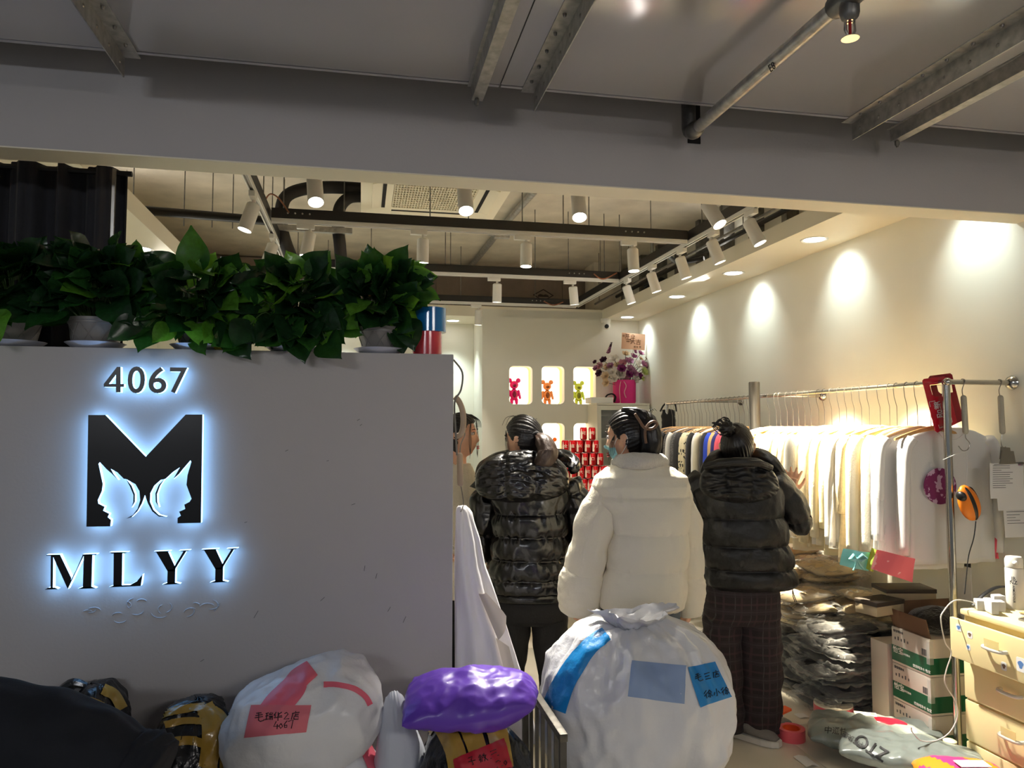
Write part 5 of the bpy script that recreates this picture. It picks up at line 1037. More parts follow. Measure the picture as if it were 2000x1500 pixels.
def plaid():
    m = mat('dark plaid wool', S(36, 28, 31), .9, bump=(180, .3)); N, L = m.node_tree.nodes, m.node_tree.links; tc = N.new('ShaderNodeTexCoord'); sp = N.new('ShaderNodeSeparateXYZ'); L.new(tc.outputs['Object'], sp.inputs[0])
    def lines(out, per, wd, ph):
        a = N.new('ShaderNodeMath'); a.operation = 'MULTIPLY_ADD'; a.inputs[1].default_value = 1 / per; a.inputs[2].default_value = ph; L.new(sp.outputs[out], a.inputs[0])
        f = N.new('ShaderNodeMath'); f.operation = 'FRACT'; L.new(a.outputs[0], f.inputs[0]); c = N.new('ShaderNodeMath'); c.operation = 'LESS_THAN'; c.inputs[1].default_value = wd; L.new(f.outputs[0], c.inputs[0]); return c.outputs[0]
    prev = None; cur = S(36, 28, 31)
    for out, per, wd, ph, col in (('X', .075, .12, 10.1, S(66, 44, 48)), ('Z', .085, .12, 0, S(66, 44, 48)), ('X', .075, .06, 10.45, S(72, 70, 70)), ('Z', .085, .06, .4, S(72, 70, 70)), ('Z', .085, .35, .55, S(46, 38, 42))):
        mx = N.new('ShaderNodeMix'); mx.data_type = 'RGBA'; mx.inputs['A'].default_value = cur; mx.inputs['B'].default_value = col; fa = lines(out, per, wd, ph); h = N.new('ShaderNodeMath'); h.operation = 'MULTIPLY'; h.inputs[1].default_value = .6; L.new(fa, h.inputs[0]); L.new(h.outputs[0], mx.inputs['Factor'])
        if prev: L.new(prev, mx.inputs['A'])
        prev = mx.outputs['Result']
    L.new(prev, N['Principled BSDF'].inputs['Base Color']); return m
M_plaid = plaid()
def lerp_rows(rows, t):
    """rows sorted by first entry; linear interpolation of all the others"""
    if t <= rows[0][0]: return rows[0]
    for a, b in zip(rows, rows[1:]):
        if t <= b[0]:
            u = (t - a[0]) / (b[0] - a[0]); u2 = u * u * (3 - 2 * u) * .5 + u * .5; return tuple(p + (q - p) * u2 for p, q in zip(a, b))
    return rows[-1]
def puff_rows(rows, D, seams, A=.018, n=88, m=110, wr_=.006, seed=0, sq=.82, vseams=(), turn=0):
    """torso shell from measured outline rows (py, xl, xr, half thickness): a quilted, wrinkled closed loft"""
    y0, y1 = rows[0][0], rows[-1][0]; rg = []; c, s_ = math.cos(turn), math.sin(turn); ex = RT * c + FH * s_; ey = FH * c - RT * s_
    for i in range(m + 1):
        py = y0 + (y1 - y0) * i / m; _, xl, xr, th = lerp_rows(rows, py); ctr = at((xl + xr) / 2, py, D=D); hw = (xr - xl) / 2 * D / FPX
        ph = 0; dist = 9
        for a, b in zip(seams, seams[1:]):
            if a <= py <= b: u = (py - a) / (b - a); ph = max(0, math.sin(PI * u)) ** .55; dist = min(py - a, b - py) * D / FPX
        if py < seams[0]: ph = .5; dist = .05
        r = []
        for j in range(n):
            a = 2 * PI * j / n; ca, sa = math.cos(a), math.sin(a); x = hw * abs(ca) ** sq * (1 if ca > 0 else -1); y = th * abs(sa) ** sq * (1 if sa > 0 else -1)
            wk = wr_ * math.exp(-dist / .022) * noise.noise((a * 9, i * .06, seed)) * 1.5 + wr_ * .8 * noise.noise((a * 2.5, py * .03, seed + 5)) + wr_ * .5 * noise.noise((a * 7, py * .05, seed + 9))
            o = A * (ph - .6) + wk
            r.append(ctr + ex * (x + ca * o) + ey * (y + sa * o))
        rg.append(r)
    return MB().loft(rg)
def puff_tube(pts, radii, nseam=0, A=.012, wr_=.005, seed=0, n=40, k=14, flat=1.0):
    P = smoothpath(pts, k); N = len(P); m = MB(); rr = []
    for i in range(N):
        t = i / (N - 1) * (len(radii) - 1); a = int(min(t, len(radii) - 2)); u = t - a; rr.append(radii[a] * (1 - u) + radii[a + 1] * u)
    m.tube(P, rr, n, True, 0, flat); L = len(P)
    for i in range(L):
        u = i / (L - 1); ph = (max(0, math.sin(PI * ((u * nseam) % 1))) ** .55 - .6) if nseam else 0; d = (min((u * nseam) % 1, 1 - (u * nseam) % 1)) if nseam else .5
        for j in range(n):
            q = m.v[i * n + j]; dr = (q - P[i]); 
            if dr.length < 1e-6: continue
            a = 2 * PI * j / n
            m.v[i * n + j] = q + dr.normalized() * (A * ph + wr_ * noise.noise((math.cos(a) * 2.2 + seed, math.sin(a) * 2.2, u * 9)) + wr_ * 1.2 * math.exp(-d * 9) * noise.noise((math.cos(a) * 6, math.sin(a) * 6, seed + u * 4)))
    return m
def head_pts(nu=56, nv=40, grow=0.0):
    """a head about the origin, face towards +y, 0.225 m tall"""
    G = lambda v, s: math.exp(-(v / s) ** 2); out = []
    for i in range(nv + 1):
        th = PI * i / nv; row = []
        for j in range(nu):
            ph = 2 * PI * j / nu; x, y, z = math.sin(th) * math.cos(ph) * .073, math.sin(th) * math.sin(ph) * .091, math.cos(th) * .113
            t = max(0, -z / .113)
            x *= 1 - .36 * t ** 1.6; y *= (1 - .62 * t ** 1.3) if y < 0 else (1 - .10 * t); y += .012 * t if y > 0 else .0
            if y > 0:
                f = min(1, y / .05)
                y += f * (.021 * G(x, .011) * max(0, min(1, (.022 - z) / .045)) * (1 if z > -.028 else max(0, 1 + (z + .028) / .010)))
                y -= f * .010 * G(abs(x) - .031, .014) * G(z - .014, .013); y += f * .004 * G(abs(x) - .03, .02) * G(z - .034, .008)
                y += f * (.008 * G(x, .019) * (G(z + .052, .006) + .9 * G(z + .064, .006))); y -= f * .004 * G(x, .022) * G(z + .0585, .0025); y += f * .007 * G(x, .017) * G(z + .094, .014); y += f * .004 * G(abs(x) - .045, .02) * G(z + .02, .02)
            p = V((x, y, z)); row.append(p + (p.normalized() * grow if grow else V()))
        out.append(row)
    return out
def head_mesh():
    m = MB().loft(head_pts())
    for s in (-1, 1): m.ell((s * .074, -.008, -.008), (.010, .020, .033), (0, s * .25, s * -.35), 12, 10).ell((s * .081, -.016, -.002), (.007, .014, .024), (0, s * .3, s * -.5), 10, 8)
    return m
def hand_mesh(wr, d, nrm, side, curl=.3, spread=.16, L=.17):
    """wr wrist, d towards the fingers, nrm palm normal, side +1 thumb along d x nrm"""
    d = V(d).normalized(); nrm = (V(nrm) - d * V(nrm).dot(d)).normalized(); s = d.cross(nrm) * side; m = MB(); k = L / .17
    m.tube([wr - d * .03, wr, wr + d * .035 * k, wr + d * .085 * k], [.024, .024, .034, .036], 12, True, 0, .48); 
    # flatten the palm along the normal
    for fi, (off, ln, ba) in enumerate(((.027, .066, .085), (.009, .075, .088), (-.009, .070, .086), (-.026, .054, .080))):
        a = spread * (1.5 - fi) * .55; dd = (d + s * a).normalized(); p = wr + d * ba * k + s * off * k; q = p; c = 0; pts = [wr + d * .05 * k + s * off * .7 * k, p]
        for seg in (.45, .3, .25): c += curl; v = (dd * math.cos(c) + nrm * math.sin(c)); q = q + v * ln * seg * k; pts.append(q)
        for (a_, b_), (r1, r2) in zip(zip(pts, pts[1:]), ((.0095, .0095), (.0095, .0088), (.0088, .0080), (.0080, .0070))): m.cap(a_, b_, r1, r2, 8)
    t0 = wr + d * .02 * k + s * .022 * k; t1 = wr + d * .055 * k + s * .048 * k + nrm * .012; t2 = t1 + (d * .85 + s * .4 + nrm * .25).normalized() * .034 * k; t3 = t2 + (d * .95 + s * .15 + nrm * .3).normalized() * .026 * k
    m.cap(t0, t1, .014, .012, 8).cap(t1, t2, .0105, .0095, 8).cap(t2, t3, .0095, .008, 8); return m
def fuse(parts, vox=.006):
    m = MB()
    for p in parts: m.add(p.v, p.f)
    me = bpy.data.meshes.new('b'); me.from_pydata([tuple(v) for v in m.v], [], m.f); bm = bmesh.new(); bm.from_mesh(me); bmesh.ops.recalc_face_normals(bm, faces=bm.faces); bm.to_mesh(me); bm.free()
    o = bpy.data.objects.new('b', me); COL.objects.link(o); r = o.modifiers.new('r', 'REMESH'); r.mode = 'VOXEL'; r.voxel_size = vox; s = o.modifiers.new('s', 'SMOOTH'); s.factor = .5; s.iterations = 3
    e = bpy.data.meshes.new_from_object(o.evaluated_get(bpy.context.evaluated_depsgraph_get())); bpy.data.objects.remove(o); return e
def hair_cap(Mh, tie, seed, low=-.075, front=.035, puff=.012, sb=.012):
    P = head_pts(112, 72); keep = []; tie = V(tie).normalized(); a_, b_ = frame_from(tie)
    def hairy(p):
        x, y, z = p
        lim = .055 + (z - .06) * 2.0 if z > .06 else sb + (.055 - sb) * z / .06 if z > 0 else sb - .018 + z * .25 if z < -.012 else sb + z * 1.5
        if z > .088: return True
        return y < lim and z > low
    m = MB(); n = len(P[0]); idx = {}
    for i, r in enumerate(P):
        for j, p in enumerate(r):
            q = p.normalized(); ang = math.atan2(q.dot(a_), q.dot(b_)); far = q.angle(tie); g = puff + .0022 * math.sin(ang * 34 + 3 * noise.noise((ang * 2, seed, far))) * min(1, far) + .0016 * noise.noise((ang * 30, seed + 3, far * .6)) - (.006 if far < .3 else 0)
            e = min(1, max(0, .0)); m.v.append(p + V((q.x, q.y * .9, q.z)) * g)
    for i in range(len(P) - 1):
        for j in range(n):
            c = [(i, j), (i, (j + 1) % n), (i + 1, (j + 1) % n), (i + 1, j)]
            if all(hairy(P[a][b]) for a, b in c): m.f.append(tuple(a * n + b for a, b in c)); m.m.append(0)
    # close to the skull: inner skin of the cap along its edge
    k = len(m.v); inner = [p + p.normalized() * -.002 for r in P for p in r]; m.v += inner; ed = {}
    for f in m.f:
        for a, b in zip(f, f[1:] + f[:1]): ed[(a, b)] = 1
    add = [(a, b, b + k, a + k) for (a, b) in ed if (b, a) not in ed]
    m.f += add; m.m += [0] * len(add); m.v = [Mh @ p for p in m.v]
    # drop unused points
    use = sorted({i for f in m.f for i in f}); mp = {o: q for q, o in enumerate(use)}; m.v = [m.v[i] for i in use]; m.f = [tuple(mp[i] for i in f) for f in m.f]; return m
def strands(paths, r=.0010):
    m = MB()
    for p in paths: q = smoothpath(p, 5); m.tube(q, [r] * (len(q) - 1) + [r * .3], 4)
    return m
def lock(pts, radii, seed=0, n=36, ridge=.0022, flat=.8):
    m = puff_tube(pts, radii, 0, 0, .003, seed, n, 8, flat); L = len(m.v) // n; P = smoothpath(pts, 8)
    for i in range(L):
        for j in range(n): q = m.v[i * n + j]; d = q - P[i]; m.v[i * n + j] = q + (d.normalized() if d.length > 1e-6 else d) * ridge * math.sin(j * 2 * PI / n * 9 + 2 * noise.noise((i * .15, seed, 0)))
    return m
def person(label, base, hc, fwd, pitch, D, sh, elb, wrs, hip_px, feet, hands, hscale=1.0, tiltz=0):
    """sh/elb/wrs: (L, R) world points; hip_px: (L, R); feet: (L, R) world; hands: list of (wrist, dir, normal, side, curl) """
    psi = math.atan2(-fwd[0], fwd[1]); Mh = Matrix.Translation(hc) @ Matrix.Rotation(psi, 4, 'Z') @ Matrix.Rotation(pitch, 4, 'X') @ Matrix.Rotation(tiltz, 4, 'Y') @ Matrix.Scale(hscale, 4)
    hm = head_mesh(); hm.v = [Mh @ v for v in hm.v]; parts = [hm]
    nb = Mh @ V((0, -.018, -.06)); ch = (sh[0] + sh[1]) / 2; hp = (hip_px[0] + hip_px[1]) / 2
    parts.append(MB().cap(nb, ch + UZ * .02, .052, .058)); parts.append(MB().cap(ch - UZ * .06, ch.lerp(hp, .5), .10, .085, 16)); parts.append(MB().cap(ch.lerp(hp, .5), hp + UZ * .04, .085, .105, 16))
    for a, b, c in zip(sh, elb, wrs): parts += [MB().cap(ch, a, .07, .048), MB().cap(a, b, .044, .036), MB().cap(b, c, .036, .023)]
    for a, f in zip(hip_px, feet): kn = a.lerp(f, .5) + FH * .015; parts += [MB().cap(a, kn, .075, .05), MB().cap(kn, f + UZ * .07, .048, .033), MB().cap(f + UZ * .045 - FH * .02, f + UZ * .035 + FH * .12, .032, .026)]
    for h in hands: parts.append(hand_mesh(*h))
    o = link('person', fuse(parts)); o.data.materials.append(M_skin); o.data.polygons.foreach_set('use_smooth', [True] * len(o.data.polygons)); tag(o, label, 'person')
    # move the origin to the feet
    o.data.transform(Matrix.Translation(-V(base))); o.location = base
    for s in (-1, 1):
        e = MB().ell((s * .031, .0775, .014), (.0135, .010, .0085), None, 14, 10); e.v = [Mh @ v for v in e.v]; eo = e.build('eye', M_eye, o, 180, world=True)
        e = MB().ell((s * .031, .0855, .014), (.0062, .003, .0065), None, 12, 8); e.v = [Mh @ v for v in e.v]; e.build('iris', M_iris, eo, 180, world=True)
        e = MB().tube([(s * .016, .0885, .034), (s * .032, .0885, .039), (s * .048, .078, .034)], [.002, .0028, .0012], 6); e.v = [Mh @ v for v in e.v]; e.build('eyebrow', M_brow, o, 180, world=True)
        e = MB().tube([(s * .0165, .0835, .015), (s * .026, .0885, .0225), (s * .037, .0865, .0225), (s * .046, .077, .016)], [.0008, .0016, .0018, .0010], 6); e.v = [Mh @ v for v in e.v]; e.build('eyelash', M_hair, o, 180, world=True)
    lp = MB().ell((0, .0985, -.0535), (.019, .007, .0042), None, 16, 8).ell((0, .0985, -.0635), (.016, .0075, .0052), None, 16, 8); lp.v = [Mh @ v for v in lp.v]; lp.build('lips', M_lip, o, 180, world=True)
    return o, Mh
def shoe(o, f, d, mt, sole, name='shoe'):
    d = V(d).normalized(); s = d.cross(UZ); rg = []
    for t, w_, h_ in ((-.06, .028, .06), (-.045, .036, .085), (0, .037, .085), (.05, .040, .062), (.10, .044, .048), (.15, .040, .036), (.175, .022, .022)): rg.append([f + d * t + s * w_ * math.cos(a) + UZ * (.022 + h_ * (.5 + .5 * math.sin(a))) for a in (2 * PI * j / 16 for j in range(16))])
    so = MB().loft(rg).build(name, mt, o, 180, world=True); L = [(-.068, .03), (-.05, .042), (0, .043), (.06, .046), (.11, .050), (.16, .042), (.188, .02)]
    lp = [(t, w_) for t, w_ in L] + [(t, -w_) for t, w_ in reversed(L)]; M = Matrix(((d.x, -s.x, 0, f.x), (d.y, -s.y, 0, f.y), (0, 0, 1, .002), (0, 0, 0, 1))); MB().prism([lp], .028, M).build('sole', sole, so, 0, world=True)
def leg_mesh(pts, radii, seed, wr_=.008): return puff_tube(pts, radii, 0, 0, wr_, seed, 32, 12)
def hood(c, hw, hh, th, seed, vs=(-.35, .35), A=.008, droop=.0, tw=0.0, wk=1.0):
    """down-turned padded hood: rounded trapezoid pouch with upright seams"""
    m = MB(); n, k = 120, 64; rg = []
    for i in range(k + 1):
        v = -1 + 2 * i / k; w_ = hw * max(0, 1 - abs(v) ** 3.2) ** .5 * (1 - .26 * v * v if v < 0 else 1); t_ = th * max(0, 1 - abs(v) ** 2.4) ** .5 * (1.15 - .3 * v); r = []
        for j in range(n):
            a = 2 * PI * j / n; x = w_ * math.cos(a); y = t_ * math.sin(a); g = 0
            for s in vs: g -= 1.6 * A * math.exp(-abs(x - s * hw * (1 - .15 * (v < 0) * v * v)) / .014)
            q = wk * (.014 * noise.noise((x * 9, v * 2.2, seed)) + .011 * noise.noise((x * 22, v * 6, seed + 2)) + .007 * noise.noise((x * 50 + v * 8, v * 9, seed + 4)))
            p = c + RT * x + UZ * (v * hh - droop * (x / hw) ** 2 + tw * x) + FH * (y + (g + q) * (-1 if math.sin(a) < 0 else .3) * -1 * -1)
            r.append(p)
        rg.append(r)
    return m.loft(rg)
P_ = lambda x, y, D: at(x, y, D=D)

# ---- woman in the glossy black jacket with a ponytail
D = 3.66; b0 = P_(1030, 1440, D); b0.z = 0
hc = P_(1024, 860, D - .01)
o, Mh = person('person in a glossy black hooded puffer jacket with a low brown ponytail', b0, hc, (-.68, .73), -.16, D,
    (P_(968, 955, D), P_(1108, 950, D)), (P_(946, 1025, D + .02), P_(1128, 1020, D)), (P_(948, 1082, D + .12), P_(1112, 1075, D + .2)), (P_(1002, 1180, D), P_(1070, 1180, D)), (V((P_(992, 1440, D).x, P_(992, 1440, D).y, 0)), V((P_(1080, 1440, D).x, P_(1080, 1440, D).y, 0))),
    [(P_(948, 1082, D + .12), (.35, .9, -.15), (.8, -.2, -.5), -1, .5), (P_(1112, 1075, D + .2), (-.5, .8, .1), (-.6, -.3, -.6), 1, .5)], 1.0)
jk = puff_rows([(912, 1000, 1078, .07), (925, 975, 1098, .10), (940, 958, 1112, .125), (965, 954, 1116, .14), (1000, 958, 1112, .155), (1044, 960, 1108, .155), (1088, 958, 1108, .155), (1126, 950, 1110, .16), (1150, 955, 1108, .155), (1158, 962, 1104, .14)], D, [925, 1000, 1044, 1088, 1126, 1158], .022, 120, 150, .012, 1).build('jacket', M_gloss, o, 180, world=True)
puff_rows([(1150, 960, 1108, .145), (1158, 958, 1110, .152), (1166, 960, 1108, .150), (1170, 968, 1100, .13)], D, [1150, 1170], .006, 90, 16, .003, 2).build('hem_band', M_gloss, jk, 180, world=True)
puff_tube([P_(966, 945, D), P_(948, 975, D), P_(942, 1020, D - .01), P_(944, 1060, D + .04), P_(948, 1086, D + .12)], [.06, .066, .058, .054, .043], 5, .016, .012, 3).build('sleeve', M_gloss, jk, 180, world=True)
puff_tube([P_(1108, 940, D), P_(1122, 970, D), P_(1130, 1010, D - .02), P_(1126, 1050, D + .06), P_(1112, 1075, D + .18)], [.06, .066, .058, .054, .044], 5, .016, .012, 4).build('sleeve', M_gloss, jk, 180, world=True)
hood(P_(1020, 930, D - .13), .222, .125, .075, 5, (-.37, .28), .014, .03, .02).build('hood', M_gloss, jk, 180, world=True)
puff_tube([P_(938, 930, D - .06), P_(950, 912, D + .0), P_(985, 897, D + .09), P_(1040, 890, D + .12), P_(1095, 893, D + .06), P_(1120, 905, D - .02), P_(1118, 918, D - .07)], [.028, .04, .042, .042, .042, .035, .022], 0, 0, .008, 6).build('collar', M_gloss, jk, 180, world=True)
MB().loft([[P_(932, 935, D - .02), P_(917, 950, D - .02), P_(932, 956, D - .02)], [P_(942, 926, D - .06), P_(938, 945, D - .06), P_(944, 952, D - .06)]]).build('hood_tab', M_gloss, jk, 60, world=True)
MB().loft([[P_(1128, 905, D - .02), P_(1138, 912, D - .02), P_(1128, 920, D - .02)], [P_(1112, 900, D - .05), P_(1116, 912, D - .05), P_(1112, 922, D - .05)]]).build('hood_tab', M_gloss, jk, 60, world=True)
tr = puff_rows([(1150, 970, 1100, .125), (1180, 964, 1108, .13), (1205, 966, 1108, .12), (1215, 972, 1104, .09)], D, [1150, 1215], .0, 60, 30, .006, 3).build('trousers', M_btr, o, 180, world=True)
leg_mesh([P_(1000, 1190, D), P_(1000, 1250, D), P_(994, 1330, D), P_(990, 1432, D)], [.098, .085, .07, .062], 1).build('trouser_leg', M_btr, tr, 180, world=True); leg_mesh([P_(1072, 1190, D), P_(1074, 1250, D), P_(1080, 1330, D), P_(1080, 1432, D)], [.098, .085, .07, .062], 2).build('trouser_leg', M_btr, tr, 180, world=True)
for x in (990, 1080): f = P_(x, 1440, D); f.z = 0; shoe(o, f, FH + RT * (-.2 if x < 1000 else .1), M_shoe, M_shoe)
hr = hair_cap(Mh, (.25, -.9, -.25), 1, -.085, .03, .013).build('hair', M_hair, o, 180, world=True)
TP = P_(1046, 850, D - .08)
lock([TP + FH * .02, TP + V((.015, -.01, -.005)), P_(1062, 862, D - .13), P_(1070, 884, D - .155), P_(1062, 900, D - .165), P_(1046, 910, D - .16)], [.018, .02, .042, .052, .05, .018], 2).build('ponytail', M_hairb, hr, 180, world=True)
MB().lathe([(.016, -.008), (.022, -.004), (.022, .004), (.016, .008)], 16, plane_M(TP, RT * .6 + UZ * .8, FH + RT)).build('hair_tie', M_blk, hr, 180, world=True)
strands([[Mh @ V((.055 * s, .062, .06)), Mh @ V((.066 * s, .066 - .004 * k, .01)), Mh @ V((.068 * s, .066 - .005 * k, -.04 - .006 * k)), Mh @ V((.066 * s, .06 - .004 * k, -.07))] for s in (1, -1) for k in range(5)] + [[Mh @ V((.06, .02 - k * .01, .10)), Mh @ V((.075, .05, .04)), Mh @ V((.078, .055 + .006 * k, -.03)), Mh @ V((.07, .06 + .005 * k, -.07))] for k in range(8)] + [[Mh @ V((.03 * k - .06, .0, .122)), Mh @ V((.03 * k - .065, .045, .118 + .002 * (k % 3))), Mh @ V((.030 * k - .06, .078, .085))] for k in range(5)]).build('loose_strands', M_hair, hr, 180, world=True, kind='stuff')

# ---- woman in the off-white jacket with a face mask
D = 3.12; b0 = P_(1250, 1550, D); b0.z = 0; hc = P_(1228, 857, D + .02)
o, Mh = person('person in an off-white quilted jacket with face mask and hair in a brown claw clip', b0, hc, (-.74, .67), -.10, D,
    (P_(1195, 950, D), P_(1315, 950, D)), (P_(1152, 1060, D), P_(1348, 1060, D + .05)), (P_(1136, 1180, D + .05), P_(1342, 1185, D + .10)), (P_(1218, 1200, D), P_(1292, 1200, D)), (V((P_(1212, 1550, D).x, P_(1212, 1550, D).y, 0)), V((P_(1292, 1550, D).x, P_(1292, 1550, D).y, 0))),
    [(P_(1136, 1178, D + .05), (.1, .4, -.9), (.9, .1, .2), -1, .45), (P_(1344, 1180, D + .10), (-.1, .3, -.95), (-.9, .2, -.1), 1, .5)], 1.0)
jk = puff_rows([(896, 1210, 1284, .07), (905, 1203, 1296, .09), (916, 1182, 1318, .11), (932, 1164, 1338, .13), (950, 1158, 1346, .145), (975, 1162, 1346, .155), (1000, 1186, 1342, .16), (1037, 1188, 1342, .165), (1080, 1186, 1340, .165), (1107, 1180, 1340, .165), (1150, 1172, 1336, .165), (1182, 1170, 1334, .155), (1190, 1180, 1326, .12)], D, [900, 967, 1037, 1107, 1190], .014, 110, 140, .006, 11).build('jacket', M_wjk, o, 180, world=True)
puff_tube([P_(1212, 955, D), P_(1186, 972, D), P_(1163, 1025, D - .01), P_(1148, 1085, D), P_(1140, 1122, D + .02)], [.06, .080, .084, .082, .082], 3, .01, .010, 12).build('sleeve', M_wjk, jk, 180, world=True)
puff_tube([P_(1142, 1112, D + .02), P_(1139, 1130, D + .02), P_(1134, 1165, D + .03), P_(1131, 1192, D + .04)], [.088, .096, .094, .086], 1, .012, .006, 13).build('cuff', M_wjk, jk, 180, world=True)
puff_tube([P_(1300, 955, D + .02), P_(1320, 975, D + .03), P_(1338, 1025, D + .05), P_(1343, 1085, D + .06), P_(1344, 1130, D + .08)], [.055, .070, .068, .064, .062], 3, .01, .009, 14).build('sleeve', M_wjk, jk, 180, world=True)
puff_tube([P_(1344, 1122, D + .08), P_(1344, 1145, D + .08), P_(1342, 1195, D + .10)], [.064, .071, .066], 1, .010, .006, 15).build('cuff', M_wjk, jk, 180, world=True)
cl = [P_(1208, 905, D + .06), P_(1220, 902, D - .06), P_(1250, 900, D - .12), P_(1282, 901, D - .06), P_(1288, 903, D + .05), P_(1255, 905, D + .14), P_(1208, 905, D + .06)]
puff_tube(cl, [.034] * 7, 0, 0, .006, 16, 20, 8, 1.0).build('collar', M_fleece, jk, 180, world=True)
tr = puff_rows([(1165, 1180, 1328, .125), (1200, 1174, 1326, .13), (1235, 1174, 1326, .125), (1255, 1180, 1320, .09)], D, [1165, 1255], 0, 60, 30, .004, 8).build('jeans', M_jean, o, 180, world=True)
leg_mesh([P_(1214, 1225, D), P_(1212, 1300, D), P_(1212, 1420, D), P_(1212, 1540, D)], [.098, .085, .07, .07], 3, .005).build('jeans_leg', M_jean, tr, 180, world=True); leg_mesh([P_(1290, 1225, D), P_(1292, 1300, D), P_(1292, 1420, D), P_(1292, 1540, D)], [.098, .085, .07, .07], 4, .005).build('jeans_leg', M_jean, tr, 180, world=True)
for x in (1212, 1292): f = P_(x, 1550, D); f.z = 0; shoe(o, f, FH + RT * (-.15 if x < 1250 else .15), M_sneak, M_sneak)
hr = hair_cap(Mh, (.1, -.9, .25), 2, -.10, .02, .012).build('hair', M_hair, o, 180, world=True)
lock([P_(1262, 905, D + .0), P_(1268, 885, D - .05), P_(1272, 862, D - .06), P_(1268, 838, D - .05), P_(1262, 815, D - .02), P_(1262, 806, D)], [.018, .04, .046, .044, .034, .010], 5).build('twisted_bun', M_hair, hr, 180, world=True)
lock([P_(1215, 800, D + .02), P_(1238, 803, D - .01), P_(1258, 812, D - .03), P_(1268, 832, D - .05)], [.008, .02, .028, .02], 7, ridge=.0015).build('hair_sweep', M_hair, hr, 180, world=True)
M_claw = mat('brown claw clip', S(112, 84, 64), .4)
q = [(1240, 808), (1249, 822), (1257, 834), (1266, 838), (1276, 836), (1283, 829), (1278, 823), (1268, 827), (1261, 838), (1260, 852), (1262, 866)]
MB().tube(smoothpath([P_(x, y, D - .105) for x, y in q], 5), .0058, 8).build('claw_clip', M_claw, hr, world=True)
mk = MB(); Pm = head_pts(72, 60, .006); n = 72; mv = [Mh @ p for r in Pm for p in r]; mf = []
for i in range(59):
    for j in range(n):
        c = [(i, j), (i, (j + 1) % n), (i + 1, (j + 1) % n), (i + 1, j)]
        if all(Pm[a][b].y > .030 - .25 * (Pm[a][b].z + .06) ** 2 and -.112 < Pm[a][b].z < -.012 - .25 * abs(Pm[a][b].x) for a, b in c): mf.append(tuple(a * n + b for a, b in c))
use = sorted({i for f in mf for i in f}); mp = {a: b for b, a in enumerate(use)}; mk.add([mv[i] for i in use], [tuple(mp[i] for i in f) for f in mf]); mko = mk.build('face_mask', M_mask, o, 180, world=True)
for s in (-1, 1): MB().tube(smoothpath([Mh @ V((s * .066, .045, -.03)), Mh @ V((s * .080, .012, .012)), Mh @ V((s * .083, -.022, .014)), Mh @ V((s * .08, -.026, -.012)), Mh @ V((s * .074, .0, -.05)), Mh @ V((s * .055, .045, -.085))], 5), .0016, 5).build('ear_loop', M_white, mko, world=True)
strands([[Mh @ V((s * .074, .03, .02)), Mh @ V((s * .078, .035 + .004 * k, -.02)), Mh @ V((s * .07, .04 + .006 * k, -.06 - .005 * k))] for s in (1, -1) for k in range(6)] + [[P_(1262 + 3 * k, 812, D - .02), P_(1264 + 4 * k, 803 - 1.5 * k, D - .02), P_(1268 + 5 * k, 800 + k, D - .02)] for k in range(4)]).build('loose_strands', M_hair, hr, 180, world=True, kind='stuff')

# ---- woman in the matt black jacket reaching for the clothes
D = 3.78; b0 = P_(1450, 1432, D); b0.z = 0; hc = P_(1440, 873, D)
ww = P_(1541, 964, D + .13)
o, Mh = person('person in a matt black hooded puffer jacket and plaid trousers reaching for the clothes', b0, hc, (.50, .86), -.05, D,
    (P_(1368, 955, D), P_(1514, 955, D)), (P_(1352, 1030, D + .1), P_(1566, 1022, D + .04)), (P_(1385, 1060, D + .3), ww), (P_(1416, 1180, D), P_(1480, 1180, D)), (V((P_(1425, 1432, D).x, P_(1425, 1432, D).y, 0)), V((P_(1482, 1432, D).x, P_(1482, 1432, D).y, 0))),
    [(P_(1385, 1060, D + .3), (.2, .9, .1), (.5, -.1, -.8), -1, .4), (ww, UZ * .9 + RT * .30 + FH * .25, FH * .9 - UZ * .3 + RT * .2, -1, .16, .34, .165)], 1.0)
jk = puff_rows([(905, 1405, 1480, .07), (918, 1388, 1500, .10), (935, 1366, 1516, .125), (960, 1350, 1524, .145), (1008, 1358, 1528, .165), (1061, 1364, 1536, .17), (1106, 1370, 1548, .17), (1135, 1374, 1551, .17), (1146, 1382, 1546, .15)], D, [920, 1008, 1061, 1106, 1146], .024, 120, 150, .010, 21).build('jacket', M_matt, o, 180, world=True)
puff_tube([P_(1380, 935, D), P_(1358, 962, D), P_(1352, 1010, D + .05), P_(1360, 1045, D + .16), P_(1385, 1060, D + .28)], [.06, .072, .068, .06, .045], 4, .016, .010, 22).build('sleeve', M_matt, jk, 180, world=True)
puff_tube([P_(1500, 935, D), P_(1526, 958, D), P_(1552, 998, D + .01), P_(1561, 1020, D + .03), P_(1560, 1004, D + .08), P_(1546, 974, D + .13)], [.062, .074, .070, .062, .056, .045], 4, .014, .010, 23).build('sleeve', M_matt, jk, 180, world=True)
hood(P_(1443, 940, D - .14), .19, .105, .075, 25, (-.36, .25), .012, .02, -.02).build('hood', M_matt, jk, 180, world=True)
puff_tube([P_(1376, 925, D - .06), P_(1388, 905, D - .03), P_(1408, 893, D + .05), P_(1445, 888, D + .12), P_(1482, 892, D + .06), P_(1508, 905, D + .0), P_(1530, 930, D + .0)], [.022, .036, .042, .042, .042, .036, .02], 0, 0, .007, 26).build('collar', M_matt, jk, 180, world=True)
puff_tube([P_(1376, 912, D - .16), P_(1405, 905, D - .20), P_(1445, 902, D - .215), P_(1480, 905, D - .20), P_(1506, 914, D - .16)], [.014, .02, .022, .02, .014], 0, 0, .005, 27).build('hood_edge', M_matt, jk, 180, world=True)
